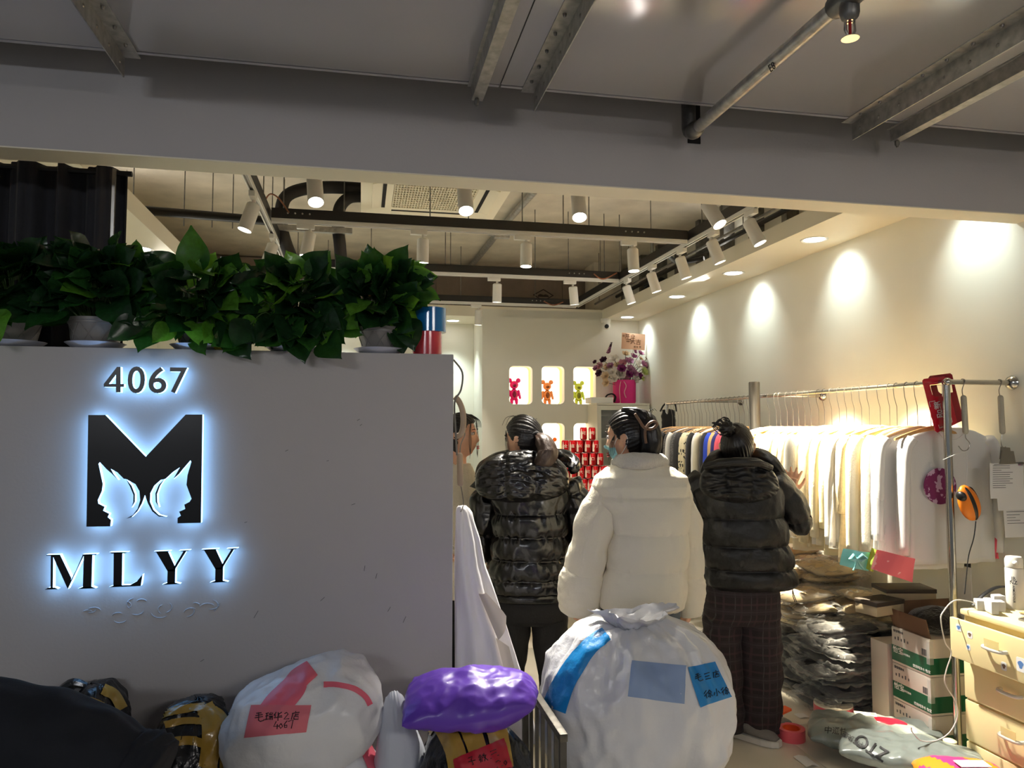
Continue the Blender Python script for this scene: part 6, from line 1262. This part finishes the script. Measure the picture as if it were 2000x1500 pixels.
MB().tube(smoothpath([P_(1546, 1140, D - .05), P_(1550, 1160, D - .05), P_(1556, 1176, D - .05)], 4), .0022, 5).tube(smoothpath([P_(1549, 1138, D - .05), P_(1548, 1160, D - .05), P_(1553, 1176, D - .05)], 4), .0022, 5).build('drawcord', M_blk, jk, world=True)
tr = puff_rows([(1125, 1386, 1518, .12), (1160, 1376, 1520, .135), (1195, 1376, 1522, .13), (1215, 1384, 1518, .10)], D, [1125, 1215], 0, 60, 30, .006, 28).build('trousers', M_plaid, o, 180, world=True)
leg_mesh([P_(1412, 1190, D + .02), P_(1410, 1250, D + .02), P_(1412, 1330, D), P_(1420, 1418, D)], [.095, .098, .10, .098], 5, .014).build('trouser_leg', M_plaid, tr, 180, world=True); leg_mesh([P_(1482, 1190, D), P_(1484, 1250, D), P_(1484, 1330, D), P_(1479, 1418, D)], [.10, .105, .11, .108], 6, .014).build('trouser_leg', M_plaid, tr, 180, world=True)
f = P_(1452, 1432, D - .03); f.z = 0; shoe(o, f, -FH * .35 + RT * -.1 + RT * .5, M_sneakg, M_sneak); f = P_(1492, 1430, D); f.z = 0; shoe(o, f, FH * .4 + RT * .8, M_sneakg, M_sneak)
hr = hair_cap(Mh, (-.15, -.55, .75), 3, -.085, .03, .010).build('hair', M_hair, o, 180, world=True)
bc_ = P_(1420, 838, D - .05); m = MB().ell(bc_, (.040, .034, .036), None, 30, 18).disp(lambda p: p + (p - bc_).normalized() * (.005 * math.sin(8 * math.atan2(p.z - bc_.z, p.x - bc_.x) + 40 * (p.y - bc_.y)) + .004 * nz3(p, 30, 4))); m.build('bun', M_hair, hr, 180, world=True)
ps = []
for k in range(26):
    a = rnd.uniform(0, 6.28); e = rnd.uniform(.4, 1); s0 = bc_ + V((.03 * math.cos(a), -.01, .03 * math.sin(a))); ps.append([s0, s0 + RT * -.025 * e + UZ * (.018 * math.sin(a) + .012), s0 + RT * (-.05 * e - .01) + UZ * (.02 * math.sin(a * 2) + .012)])
strands(ps, .0022).build('loose_strands', M_hair, hr, 180, world=True, kind='stuff')
lock([bc_ + RT * -.01, bc_ + RT * -.035 + UZ * .02, bc_ + RT * -.075 + UZ * .032], [.014, .012, .003], 8, ridge=.001).build('bun_tail', M_hair, hr, 180, world=True)

# ---- woman half hidden behind the partition
D = 4.02; b0 = P_(890, 1440, D); b0.z = 0; b0 = V((b0.x, b0.y, 0)); hc = P_(899, 852, D)
o, Mh = person('person with dark hair and cream sweater talking behind the partition edge', b0, hc, (.90, -.40), .0, D,
    (P_(862, 945, D), P_(918, 948, D)), (P_(850, 1040, D), P_(925, 1040, D - .05)), (P_(880, 1090, D - .2), P_(935, 1085, D - .15)), (P_(872, 1160, D), P_(908, 1160, D)), (V((P_(872, 1440, D).x, P_(872, 1440, D).y, 0)), V((P_(915, 1440, D).x, P_(915, 1440, D).y, 0))),
    [(P_(880, 1090, D - .2), (.8, -.3, -.1), (.1, 0, -.9), 1, .5), (P_(935, 1085, D - .15), (.8, -.4, -.1), (.1, 0, -.9), -1, .5)], 1.0)
jk = puff_rows([(905, 876, 918, .05), (918, 862, 926, .09), (935, 852, 934, .12), (960, 848, 938, .14), (1040, 852, 932, .14), (1110, 848, 934, .14), (1160, 850, 932, .13), (1168, 858, 926, .1)], D, [905, 1168], 0, 70, 80, .010, 31).build('sweater', M_sweat, o, 180, world=True)
puff_tube([P_(915, 935, D - .02), P_(926, 965, D - .05), P_(930, 1035, D - .08), P_(934, 1080, D - .13)], [.05, .056, .05, .04], 0, 0, .007, 32).build('sleeve', M_sweat, jk, 180, world=True); puff_tube([P_(862, 940, D + .05), P_(852, 985, D + .04), P_(850, 1040, D), P_(878, 1086, D - .18)], [.05, .056, .05, .04], 0, 0, .007, 33).build('sleeve', M_sweat, jk, 180, world=True)
tr = puff_rows([(1140, 852, 930, .12), (1175, 850, 932, .125), (1205, 856, 928, .1)], D, [1140, 1205], 0, 50, 20, .004, 8).build('trousers', M_btr, o, 180, world=True)
leg_mesh([P_(872, 1190, D), P_(872, 1300, D), P_(872, 1425, D)], [.085, .07, .06], 7).build('trouser_leg', M_btr, tr, 180, world=True); leg_mesh([P_(912, 1190, D), P_(914, 1300, D), P_(915, 1425, D)], [.085, .07, .06], 8).build('trouser_leg', M_btr, tr, 180, world=True)
for x in (872, 915): f = P_(x, 1440, D); f.z = 0; shoe(o, f, RT - FH * .3, M_shoe, M_shoe)
hr = hair_cap(Mh, (0, -.8, .3), 4, -.095, .03, .014, .035).build('hair', M_hair, o, 180, world=True)
lock([Mh @ V((0, -.09, .02)), Mh @ V((.0, -.11, -.06)), Mh @ V((0, -.10, -.15)), Mh @ V((0, -.09, -.24))], [.05, .065, .06, .02], 9).build('back_hair', M_hair, hr, 180, world=True)
strands([[Mh @ V((s * .045, .075, .09)), Mh @ V((s * .070, .07 + .003 * k, .03)), Mh @ V((s * .074, .07 + .004 * k, -.04)), Mh @ V((s * (.066 + .004 * k), .075, -.10 - .006 * k))] for s in (1, -1) for k in range(4)] + [[Mh @ V((.01 * k - .04, .05, .118)), Mh @ V((.012 * k - .05, .095, .085)), Mh @ V((.02 * k - .075, .096, .045))] for k in range(9)]).build('loose_strands', M_hair, hr, 180, world=True, kind='stuff')
# ================================================================== SACKS AND PARCELS BEFORE THE PARTITION
M_sack = mat('translucent white poly sack', S(222, 222, 226), .32, var=(2.5, .03), bump=[(9, .35), (30, .3), (90, .08)], coat=.15, sss=.0); M_sackb = mat('white poly mailer', S(196, 200, 212), .45, bump=[(10, .3), (34, .15)])
M_bsack = mat('black bin liner', S(14, 14, 16), .25, bump=[(10, .6), (36, .5)], coat=.3); M_ytape = mat('yellow brown packing tape', S(178, 142, 62), .25, bump=[(30, .25)], coat=.4); M_ptape = mat('pink packing tape on sack', S(226, 104, 124), .35, bump=(30, .15)); M_purp = mat('purple poly mailer', S(98, 58, 178), .4, bump=[(8, .2), (24, .12)], coat=.1)
M_plab = mat('pink paper label', S(214, 112, 124), .6); M_rlab = mat('red paper label', S(176, 24, 44), .5); M_blab = mat('bright blue label', S(24, 128, 196), .5); M_dblab = mat('label seen through the sack', S(136, 158, 196), .5); M_btape = mat('blue tape band on sack', S(20, 136, 208), .35, bump=[(40, .3)], coat=.3)
from mathutils.bvhtree import BVHTree
def sack(c, rx, ry, zt, seed, tie=None, n=110, k=90, pw=2.3, fold=.016, zb=0.0, lean=0):
    """stuffed sack from floor to zt: rounded loft, with pleats running to a tie point when tied"""
    m = MB(); rg = []; H = zt - zb
    for i in range(k + 1):
        th = PI * i / k; v = -math.cos(th); s = math.sin(th); s = max(.003, abs(s)) ** (2 / pw); z = zb + H * .5 + H * .5 * abs(v) ** .92 * (1 if v > 0 else -1); r = []
        for j in range(n):
            a = 2 * PI * j / n; ca, sa = math.cos(a), math.sin(a); ca2 = abs(ca) ** .86 * (1 if ca > 0 else -1); sa2 = abs(sa) ** .86 * (1 if sa > 0 else -1)
            g = 1 + .05 * noise.noise((ca * 1.6, sa * 1.6, z * 3 + seed)) + .02 * noise.noise((ca * 5, sa * 5, z * 8 + seed)); top = max(0, v)
            pl = fold * top ** 1.5 * (noise.noise((a * 6, seed, z * 1.5)) + .7 * noise.noise((a * 15, seed + 4, z * 2))) * (1 if tie else .5) + fold * .35 * noise.noise((a * 10 + z * 8, z * 7, seed + 7))
            r.append(V((c[0] + (rx * s * g + pl) * ca2 + lean * (z - zb), c[1] + (ry * s * g + pl) * sa2, z)))
        rg.append(r)
    cr = .015 if pw > 2.7 or pw == 2.4 else .009 if pw >= 2.5 else .011
    for r in rg:
        for p in r:
            q = 1 - 3.2 * abs(noise.noise((p.x * 7, p.y * 7, p.z * 4.5 + seed))); q2 = 1 - 3.2 * abs(noise.noise((p.x * 17 + 3, p.y * 17, p.z * 10 + seed))); d = V((p.x - c[0], p.y - c[1], 0)); d = d.normalized() if d.length > 1e-4 else V((0, 0, 1)); p += d * cr * (q + .5 * q2) + V((0, 0, cr * .5 * q))
    if tie: 
        for r in rg:
            for p in r:
                d = ((p.x - tie[0]) ** 2 + (p.y - tie[1]) ** 2) ** .5
                if p.z > zb + H * .55: p.z -= .05 * math.exp(-(d / .06) ** 2) - .012 * math.exp(-(d / .15) ** 2) * noise.noise((math.atan2(p.y - tie[1], p.x - tie[0]) * 4, seed, 1))
    return m.loft(rg)
def blob(c, r, rot, seed, pw=2.5, amp=.012, n=120, k=90):
    """stuffed sack lying down: superellipsoid with soft dents and film folds"""
    m = MB(); rg = []; Rm = Euler(rot).to_matrix(); sg = lambda v, e: abs(v) ** e * (1 if v > 0 else -1); e = 2 / pw
    for i in range(k + 1):
        th = -PI / 2 + PI * i / k; row = []
        for j in range(n):
            a = 2 * PI * j / n; ct = max(.004, math.cos(th)) ** e; p = V((r[0] * ct * sg(math.cos(a), e), r[1] * ct * sg(math.sin(a), e), r[2] * sg(math.sin(th), e))); u = p.normalized(); q = Rm @ p
            g = .05 * noise.noise(q * 5 + V((seed, 0, 0))) + amp * .8 * noise.noise(q * 11 + V((0, seed, 0))); f = (1 - 3.2 * abs(noise.noise(V((q.x * 7, q.y * 7, q.z * 6 + seed))))) + .5 * (1 - 3.2 * abs(noise.noise(V((q.x * 17, q.y * 17, q.z * 15 + seed)))))
            row.append(V(c) + Rm @ (p + u * (g * .5 + amp * .7 * f)))
        rg.append(row)
    return m.loft(rg)
def bvh(o): return BVHTree.FromPolygons([wm(o) @ v.co for v in o.data.vertices], [tuple(p.vertices) for p in o.data.polygons])
def drape_px(o, quad, mt, name, parent, off=.003, nu=24, nv=16):
    """a strip of tape or paper laid on the side of a sack: its outline seen on the photograph, put down on the sack surface"""
    T = bvh(o); E = V((0, 0, EYE)); rows = []; 
    for i in range(nv + 1):
        r = []
        for j in range(nu + 1):
            u, v = j / nu, i / nv; px = (quad[0][0] * (1 - u) + quad[1][0] * u) * (1 - v) + (quad[3][0] * (1 - u) + quad[2][0] * u) * v; py = (quad[0][1] * (1 - u) + quad[1][1] * u) * (1 - v) + (quad[3][1] * (1 - u) + quad[2][1] * u) * v
            d = (at(px, py, D=1) - E).normalized(); h = T.ray_cast(E, d); r.append((h[0] + (h[1] if h[1].dot(d) < 0 else -h[1]) * off) if h[0] else None)
        rows.append(r)
    m = MB(); idx = {}
    for i in range(nv + 1):
        for j in range(nu + 1):
            if rows[i][j] is not None: idx[(i, j)] = len(m.v); m.v.append(rows[i][j])
    for i in range(nv):
        for j in range(nu):
            q = [(i, j), (i, j + 1), (i + 1, j + 1), (i + 1, j)]
            if all(c in idx for c in q):
                ps = [m.v[idx[c]] for c in q]
                if max((ps[a] - ps[b]).length for a in range(4) for b in range(a)) < .12: m.f.append(tuple(idx[c] for c in q)); m.m.append(0)
    return m.build(name, mt, parent, 180, world=True)
def strip_px(o, pts, wd, mt, name, parent, off=.003):
    """tape band following a line of measured points on the sack"""
    m = None; P = [V((x, y, 0)) for x, y in pts]; S_ = smoothpath(P, 8); Q = []
    for i, p in enumerate(S_):
        d = (S_[min(i + 1, len(S_) - 1)] - S_[max(i - 1, 0)]).normalized(); nn = V((-d.y, d.x, 0)); w0 = wd if not isinstance(wd, (list, tuple)) else wd[0] + (wd[1] - wd[0]) * i / (len(S_) - 1); Q.append((p + nn * w0 / 2, p - nn * w0 / 2))
    T = bvh(o); E = V((0, 0, EYE)); rows = []
    for a, b in Q:
        r = []
        for j in range(9):
            c = a.lerp(b, j / 8); d = (at(c.x, c.y, D=1) - E).normalized(); h = T.ray_cast(E, d); r.append((h[0] + (h[1] if h[1].dot(d) < 0 else -h[1]) * off) if h[0] else None)
        rows.append(r)
    m = MB()
    for r0, r1 in zip(rows, rows[1:]):
        for j in range(8):
            ps = [r0[j], r0[j + 1], r1[j + 1], r1[j]]
            if all(p is not None for p in ps) and max((ps[x] - ps[y]).length for x in range(4) for y in range(x)) < .09: k = len(m.v); m.v += ps; m.f.append((k, k + 1, k + 2, k + 3)); m.m.append(0)
    return m.build(name, mt, parent, 180, world=True, weld=True)
def ink_px(o, lines, mt, parent, r=.0016, off=.0045, name='handwriting'):
    T = bvh(o); E = V((0, 0, EYE)); m = MB()
    for ln in lines:
        pts = []
        for x, y in ln:
            d = (at(x, y, D=1) - E).normalized(); h = T.ray_cast(E, d)
            if h[0]: pts.append(h[0] + (h[1] if h[1].dot(d) < 0 else -h[1]) * off)
        if len(pts) > 1: m.tube(pts, r, 5)
    return m.build(name, mt, parent, 180, world=True, kind='stuff')
def text_px(o, body, x, y, size, ang, mt, parent, off=.004, bold=.01):
    c = bpy.data.curves.new('t', 'FONT'); c.body = body; c.size = 1; c.align_x = 'CENTER'; c.align_y = 'CENTER'; c.offset = bold; q = bpy.data.objects.new('t', c); COL.objects.link(q)
    me = bpy.data.meshes.new_from_object(q.evaluated_get(bpy.context.evaluated_depsgraph_get())); bpy.data.objects.remove(q); bm = bmesh.new(); bm.from_mesh(me); bmesh.ops.triangulate(bm, faces=bm.faces)
    for _ in range(4):
        es = [e for e in bm.edges if e.calc_length() > .12]
        if es: bmesh.ops.subdivide_edges(bm, edges=es, cuts=1); bmesh.ops.triangulate(bm, faces=bm.faces)
    T = bvh(o); E = V((0, 0, EYE)); ca, sa = math.cos(ang), math.sin(ang); bad = []
    for v in bm.verts:
        px, py = x + size * (v.co.x * ca + v.co.y * sa), y + size * (v.co.x * sa - v.co.y * ca); d = (at(px, py, D=1) - E).normalized(); h = T.ray_cast(E, d)
        if h[0]: v.co = h[0] + (h[1] if h[1].dot(d) < 0 else -h[1]) * off
        else: bad.append(v)
    bmesh.ops.delete(bm, geom=bad, context='VERTS'); Mi = wm(parent).inverted(); bmesh.ops.transform(bm, matrix=Mi, verts=bm.verts); bm.to_mesh(me); bm.free(); me.materials.clear(); me.materials.append(mt)
    return link('lettering', me, parent)
# white sack with pink tape and label
Dw = 2.42; c = at(592, 1400, D=Dw); t = thing('white_sack', 'white plastic sack with pink tape cross and pink handwritten label', 'sack', (c.x, c.y, 0)); zt = at(640, 1300, D=Dw).z
ob = blob(at(592, 1404, D=Dw), (.262, .19, .162), (.0, -.40, -.1), 3).build('sack', M_sack, t, 180, world=True)
strip_px(ob, [(610, 1306), (585, 1325), (572, 1345), (545, 1375), (535, 1392)], (34, 60), M_ptape, 'tape', t); strip_px(ob, [(632, 1338), (660, 1338), (690, 1345), (712, 1360), (722, 1377)], 11, M_ptape, 'tape', t)
drape_px(ob, [(492, 1378), (608, 1378), (598, 1429), (478, 1441)], M_plab, 'label', t, .004)
HW = {
 'mao': [[(0, .1), (.55, -.0)], [(-.1, .38), (.75, .22)], [(-.15, .65), (.8, .48)], [(.3, .0), (.28, .95), (.5, 1.1), (.95, 1.0), (.95, .85)]],
 'rui': [[(0, .1), (.4, .05)], [(0, .45), (.4, .4)], [(.2, .1), (.18, .9)], [(-.05, .92), (.42, .85)], [(.7, 0), (.7, .3)], [(.52, .1), (.52, .32), (.95, .3), (.95, .1)], [(.5, .5), (1, .45)], [(.58, .95), (.6, .6), (.95, .58), (.95, .95)], [(.78, .6), (.78, .95)]],
 'hua': [[(.3, 0), (.0, .4)], [(.15, .2), (.15, .6)], [(.9, .0), (.5, .35)], [(.55, .05), (.6, .5), (.95, .45)], [(0, .7), (1, .62)], [(.5, .45), (.5, 1.1)]],
 '2': [[(.1, .2), (.4, .05), (.6, .25), (.1, .9), (.8, .85)]],
 'dian': [[(.5, -.05), (.5, .1)], [(.05, .2), (1, .12)], [(.15, .2), (.0, 1.0)], [(.5, .3), (.5, .6)], [(.5, .42), (.9, .38)], [(.35, .95), (.35, .62), (.85, .6), (.85, .92), (.35, .95)]],
 'san': [[(.1, .1), (.8, .02)], [(.15, .5), (.75, .42)], [(0, .95), (.95, .85)]], 'xu': [[(.3, 0), (0, .3)], [(.35, .3), (0, .65)], [(.2, .5), (.2, 1)], [(.7, 0), (.45, .4)], [(.7, 0), (1, .35)], [(.5, .5), (.95, .48)], [(.72, .3), (.72, .95), (.6, .9)], [(.55, .65), (.45, .9)], [(.88, .65), (1, .85)]],
 'xiao': [[(.5, 0), (.5, .95), (.38, .88)], [(.3, .4), (.1, .8)], [(.7, .35), (.95, .7)]], 'wei': [[(.3, 0), (0, .35)], [(.35, .3), (0, .7)], [(.2, .5), (.2, 1)], [(.4, .1), (.4, .3), (.7, .3), (.7, .1)], [(.4, .5), (.68, .48)], [(.45, .6), (.4, .95)], [(.9, 0), (.75, .4)], [(.8, .3), (1.1, .3)], [(1, .3), (.72, 1)], [(.78, .45), (1.1, 1)]],
 '4': [[(.5, 0), (.05, .65), (.8, .6)], [(.6, .35), (.5, 1)]], '0': [[(.4, .3), (.1, .6), (.3, .95), (.6, .7), (.4, .3)]], '6': [[(.6, 0), (.15, .5), (.2, .9), (.5, .9), (.55, .6), (.2, .6)]], '7': [[(.05, .1), (.8, 0), (.4, 1.1)]], 'zi': [[(.1, .1), (.7, .05), (.4, .35)], [(.4, .35), (.45, .95), (.3, .9)], [(0, .55), (.9, .5)]]}
def write(words_, x, y, s, dx, ang=0, sk=0):
    out = []; ca, sa = math.cos(ang), math.sin(ang)
    for i, w_ in enumerate(words_):
        for st in HW[w_]:
            q = [(i * dx + a * s - sk * b * s, b * s) for a, b in st]; out.append([(x + a * ca - b * sa, y + a * sa + b * ca) for a, b in q])
    return out
ink_px(ob, write(['mao', 'rui', 'hua', '2', 'dian'], 503, 1393, 15, 17, -.03, .1) + write(['4', '0', '6', '7'], 533, 1410, 14, 10, -.08), M_ink, t, .0013, .0055)
# second sack under it with pink tape
c = at(640, 1500, D=2.42); t = thing('white_sack', 'white plastic sack with pink tape squeezed below the labelled sack', 'sack', (c.x, c.y, 0)); ob = sack((c.x, c.y - .02), .185, .15, at(690, 1445, D=2.36).z, 8, None, 90, 70, 2.5, .012).build('sack', M_sack, t, 180, world=True); strip_px(ob, [(645, 1500), (690, 1460), (712, 1452), (735, 1500)], 34, M_ptape, 'tape', t)
# small white mailer standing
c = at(782, 1440, D=2.42); t = thing('white_mailer', 'upright white poly mailer between the pink taped sack and the purple parcel', 'parcel', (c.x, c.y, 0)); zt = at(760, 1350, D=2.42).z
m = pillow(.20, zt - .02, .17, 61, 40, 60, .012, 9, .55, .004).disp(lambda q: V((q.x * (1 - .8 * max(0, q.y / zt * 2) ** 1.6) - .10 * max(0, q.y) , q.z, q.y + zt / 2))); m.v = [p + V((c.x + .012, c.y, .01)) for p in m.v]; m.build('mailer', M_sackb, t, 180, world=True)
# black sacks with yellow tape
c = at(385, 1460, D=2.42); t = thing('black_sack', 'black plastic parcel wrapped with yellow tape beside the pink labelled sack', 'parcel', (c.x, c.y, 0)); ob = sack((c.x, c.y), .15, .16, at(365, 1362, D=2.45).z, 12, None, 100, 80, 2.4, .016).build('sack', M_bsack, t, 180, world=True)
for pts, w_ in (([(290, 1412), (320, 1395), (360, 1385), (400, 1380)], 15), ([(322, 1416), (360, 1408), (400, 1410), (432, 1420)], 14), ([(325, 1452), (370, 1446), (410, 1455), (440, 1462)], 18), ([(398, 1378), (412, 1410), (412, 1455), (405, 1500)], 36), ([(370, 1382), (410, 1385), (432, 1395), (445, 1420)], 14), ([(425, 1400), (440, 1450), (442, 1500)], 28)): strip_px(ob, pts, w_, M_ytape, 'tape', t)
c = at(185, 1420, D=2.5); t = thing('black_sack', 'black plastic parcel with yellow tape peeking over the navy coat', 'parcel', (c.x, c.y, 0)); ob = sack((c.x, c.y), .105, .14, at(170, 1338, D=2.5).z, 15, None, 80, 70, 3.0, .016).build('sack', M_bsack, t, 180, world=True)
for pts, w_ in (([(140, 1362), (175, 1368), (205, 1380)], 12), ([(200, 1346), (222, 1358), (238, 1385)], 22)): strip_px(ob, pts, w_, M_ytape, 'tape', t)
MB().tube(smoothpath([at(x, y, D=2.5) for x, y in ((102, 1352), (120, 1350), (145, 1335), (170, 1340))], 4), [.006, .01, .014, .016, .018, .02, .02, .02, .018, .016, .014, .012, .01], 8).build('knotted_end', M_bsack, t, world=True)
# big black parcel with tape and red label, purple mailer on top
c = at(925, 1500, D=2.38); t = thing('black_sack', 'big black plastic parcel with three yellow tape bands and red label', 'parcel', (c.x, c.y, 0)); zb_ = at(920, 1400, D=2.40).z
ob = sack((c.x, c.y), .185, .19, zb_, 18, None, 100, 80, 3.0, .012).build('sack', M_bsack, t, 180, world=True)
for pts, w_ in (([(862, 1412), (878, 1440), (890, 1470), (895, 1500)], 38), ([(908, 1406), (922, 1435), (934, 1470), (938, 1500)], 38), ([(956, 1404), (970, 1430), (978, 1470), (982, 1500)], 40), ([(820, 1385), (830, 1410), (850, 1425)], 30)): strip_px(ob, pts, w_, M_ytape, 'tape', t)
drape_px(ob, [(887, 1483), (984, 1443), (998, 1500), (893, 1510)], M_rlab, 'label', t, .006)
ink_px(ob, write(['zi', 'wei', 'san'], 912, 1482, 15, 22, -.3) + write(['2', '0'], 965, 1488, 14, 12, -.3), M_ink, t, .0012, .0075)
c = at(920, 1352, D=2.36); t = thing('purple_mailer', 'plump purple poly mailer lying on the black taped parcel', 'parcel', (c.x, c.y, c.z - .08))
m = crinkle(pillow(.42, .30, .15, 71, 90, 66, .010, 5, .62, .006), .0055, 4.5, 3); crinkle(m, .003, 11, 8).disp(lambda p: V((p.x, p.y * (1 - .45 * max(0, p.x / .21) ** 2), p.z))); zp = zb_ + .075
m.v = [p + V((0, 0, .012 * noise.noise((p.x * 9, p.y * 9, 4)))) for p in m.v]; Rz = Matrix.Translation((c.x, c.y, zp)) @ Matrix.Rotation(-.06, 4, 'Y') @ Matrix.Rotation(-.2, 4, 'Z') @ Matrix.Rotation(.14, 4, 'X'); m.v = [Rz @ p for p in m.v]; m.build('mailer', M_purp, t, 180, world=True)
# hand cart and the big white sack
M_cartm = mat('worn grey cart steel', S(96, 92, 86), .45, .7, var=(20, .25), bump=(40, .15))
ct = thing('hand_cart', 'worn grey steel hand cart side rail beside the big white sack', 'cart', (.85, 2.5, 0)); A, B = V((.64, 2.86, .60)), V((.638, 2.31, .60))
MB().bb((.615, 2.30, .575), (.641, 2.87, .60)).build('top_rail', M_cartm, ct, bevel=.003)
for o in ct.children: o.matrix_parent_inverse = wm(ct).inverted()
for y in (2.305, 2.845): MB().bb((.617, y, .12), (.639, y + .022, .575)).build('post', M_cartm, ct, world=True, bevel=.002)
for i in range(5): MB().bb((.622, 2.39 + i * .09, .16), (.634, 2.402 + i * .09, .575)).build('upright_bar', M_cartm, ct, world=True)
MB().bb((.61, 2.28, .12), (1.36, 2.97, .16)).build('deck', M_cartm, ct, world=True, bevel=.004)
for x in (.70, 1.28):
    for y in (2.35, 2.88): MB().lathe([(.001, -.015), (.045, -.015), (.05, -.01), (.05, .01), (.045, .015), (.001, .015)], 20, Matrix.Translation((x, y, .05)) @ Euler((0, PI / 2, 0)).to_matrix().to_4x4()).build('wheel', M_blackp, ct, world=True)
for x in (.70, 1.28):
    for y in (2.35, 2.88): MB().bb((x - .03, y - .012, .045), (x - .022, y + .012, .12)).bb((x + .022, y - .012, .045), (x + .03, y + .012, .12)).build('caster_fork', M_cartm, ct, world=True)
Db = 2.76; c = at(1240, 1380, D=Db); zt = at(1240, 1218, D=Db).z; t = thing('white_sack', 'huge white plastic sack with blue tape band and blue labels on the cart', 'sack', (c.x, c.y, .16)); tie = at(1225, 1225, D=Db - .02)
ob = sack((c.x, c.y), .35, .275, zt + .03, 27, (tie.x, tie.y), 150, 120, 2.35, .022, .162).build('sack', M_sack, t, 180, world=True)
# bunched neck of the sack over the tie
nk = MB(); rows = []
for i in range(14):
    v = i / 13; r = []; 
    for j in range(64):
        a = 2 * PI * j / 64; rad = (.03 + .085 * v ** 1.3) * (1 + .16 * v * math.sin(a * 3 + .5) + .30 * noise.noise((a * 3, v * 3, 2))); r.append(V((tie.x + .005 + rad * 1.35 * math.cos(a) + .02 * v, tie.y - .02 + rad * .8 * math.sin(a), zt - .02 + .075 * v * (1 + .16 * math.sin(a * 2 + .8)) + .014 * noise.noise((a * 6, v * 4, 6)))))
    rows.append(r)
nk.loft(rows, False).build('bunched_neck', M_sack, t, 180, world=True)
strip_px(ob, [(1185, 1238), (1150, 1265), (1120, 1305), (1098, 1345), (1082, 1385)], (28, 50), M_btape, 'tape', t, .004)
drape_px(ob, [(1234, 1290), (1340, 1300), (1336, 1375), (1226, 1360)], M_dblab, 'label_inside', t, .002); drape_px(ob, [(1342, 1304), (1396, 1292), (1428, 1360), (1367, 1381)], M_blab, 'label', t, .004, 20, 16)
ink_px(ob, write(['mao', 'san', 'dian'], 1356, 1318, 13, 17, -.18) + write(['xu', 'xiao', 'xu'], 1372, 1350, 15, 17, -.2), M_ink, t, .0014, .006)
text_px(MAIL2, 'ZTO', 1702, 1460, 34, PI + .55, M_ink, cp2); text_px(MAIL2, '中通快递', 1668, 1446, 12, PI + .55, M_ink, cp2); text_px(MAIL1, '中通快递', 1640, 1430, 15, .1, M_ink, cp)
# navy padded coat lying over the parcels in the near corner
M_nav = mat('dark navy padded cloth', S(17, 20, 28), .85, bump=[(8, .3), (200, .1)]); Dn = 1.75
t = thing('padded_coat', 'dark navy padded coat bundle lying before the black taped parcels', 'coat', at(60, 1500, D=Dn) - V((0, 0, .3))); b = at(60, 1500, D=Dn); t.location = (b.x, b.y, 0)
pts = [at(-260, 1452, D=Dn), at(-60, 1436, D=Dn), at(90, 1452, D=Dn), at(190, 1482, D=Dn), at(262, 1520, D=Dn)]
puff_tube(pts, [.13, .125, .12, .105, .090], 0, 0, .010, 41, 60, 20).build('sleeve', M_nav, t, 180, world=True)
puff_tube([at(246, 1512, D=Dn), at(272, 1520, D=Dn), at(300, 1532, D=Dn)], [.098, .108, .100], 0, 0, .008, 42, 60, 10).build('cuff', M_nav, t, 180, world=True)
m = sack((b.x - .12, b.y), .36, .20, at(0, 1430, D=Dn).z, 44, None, 90, 60, 3.2, .02); m.build('body', M_nav, t, 180, world=True)
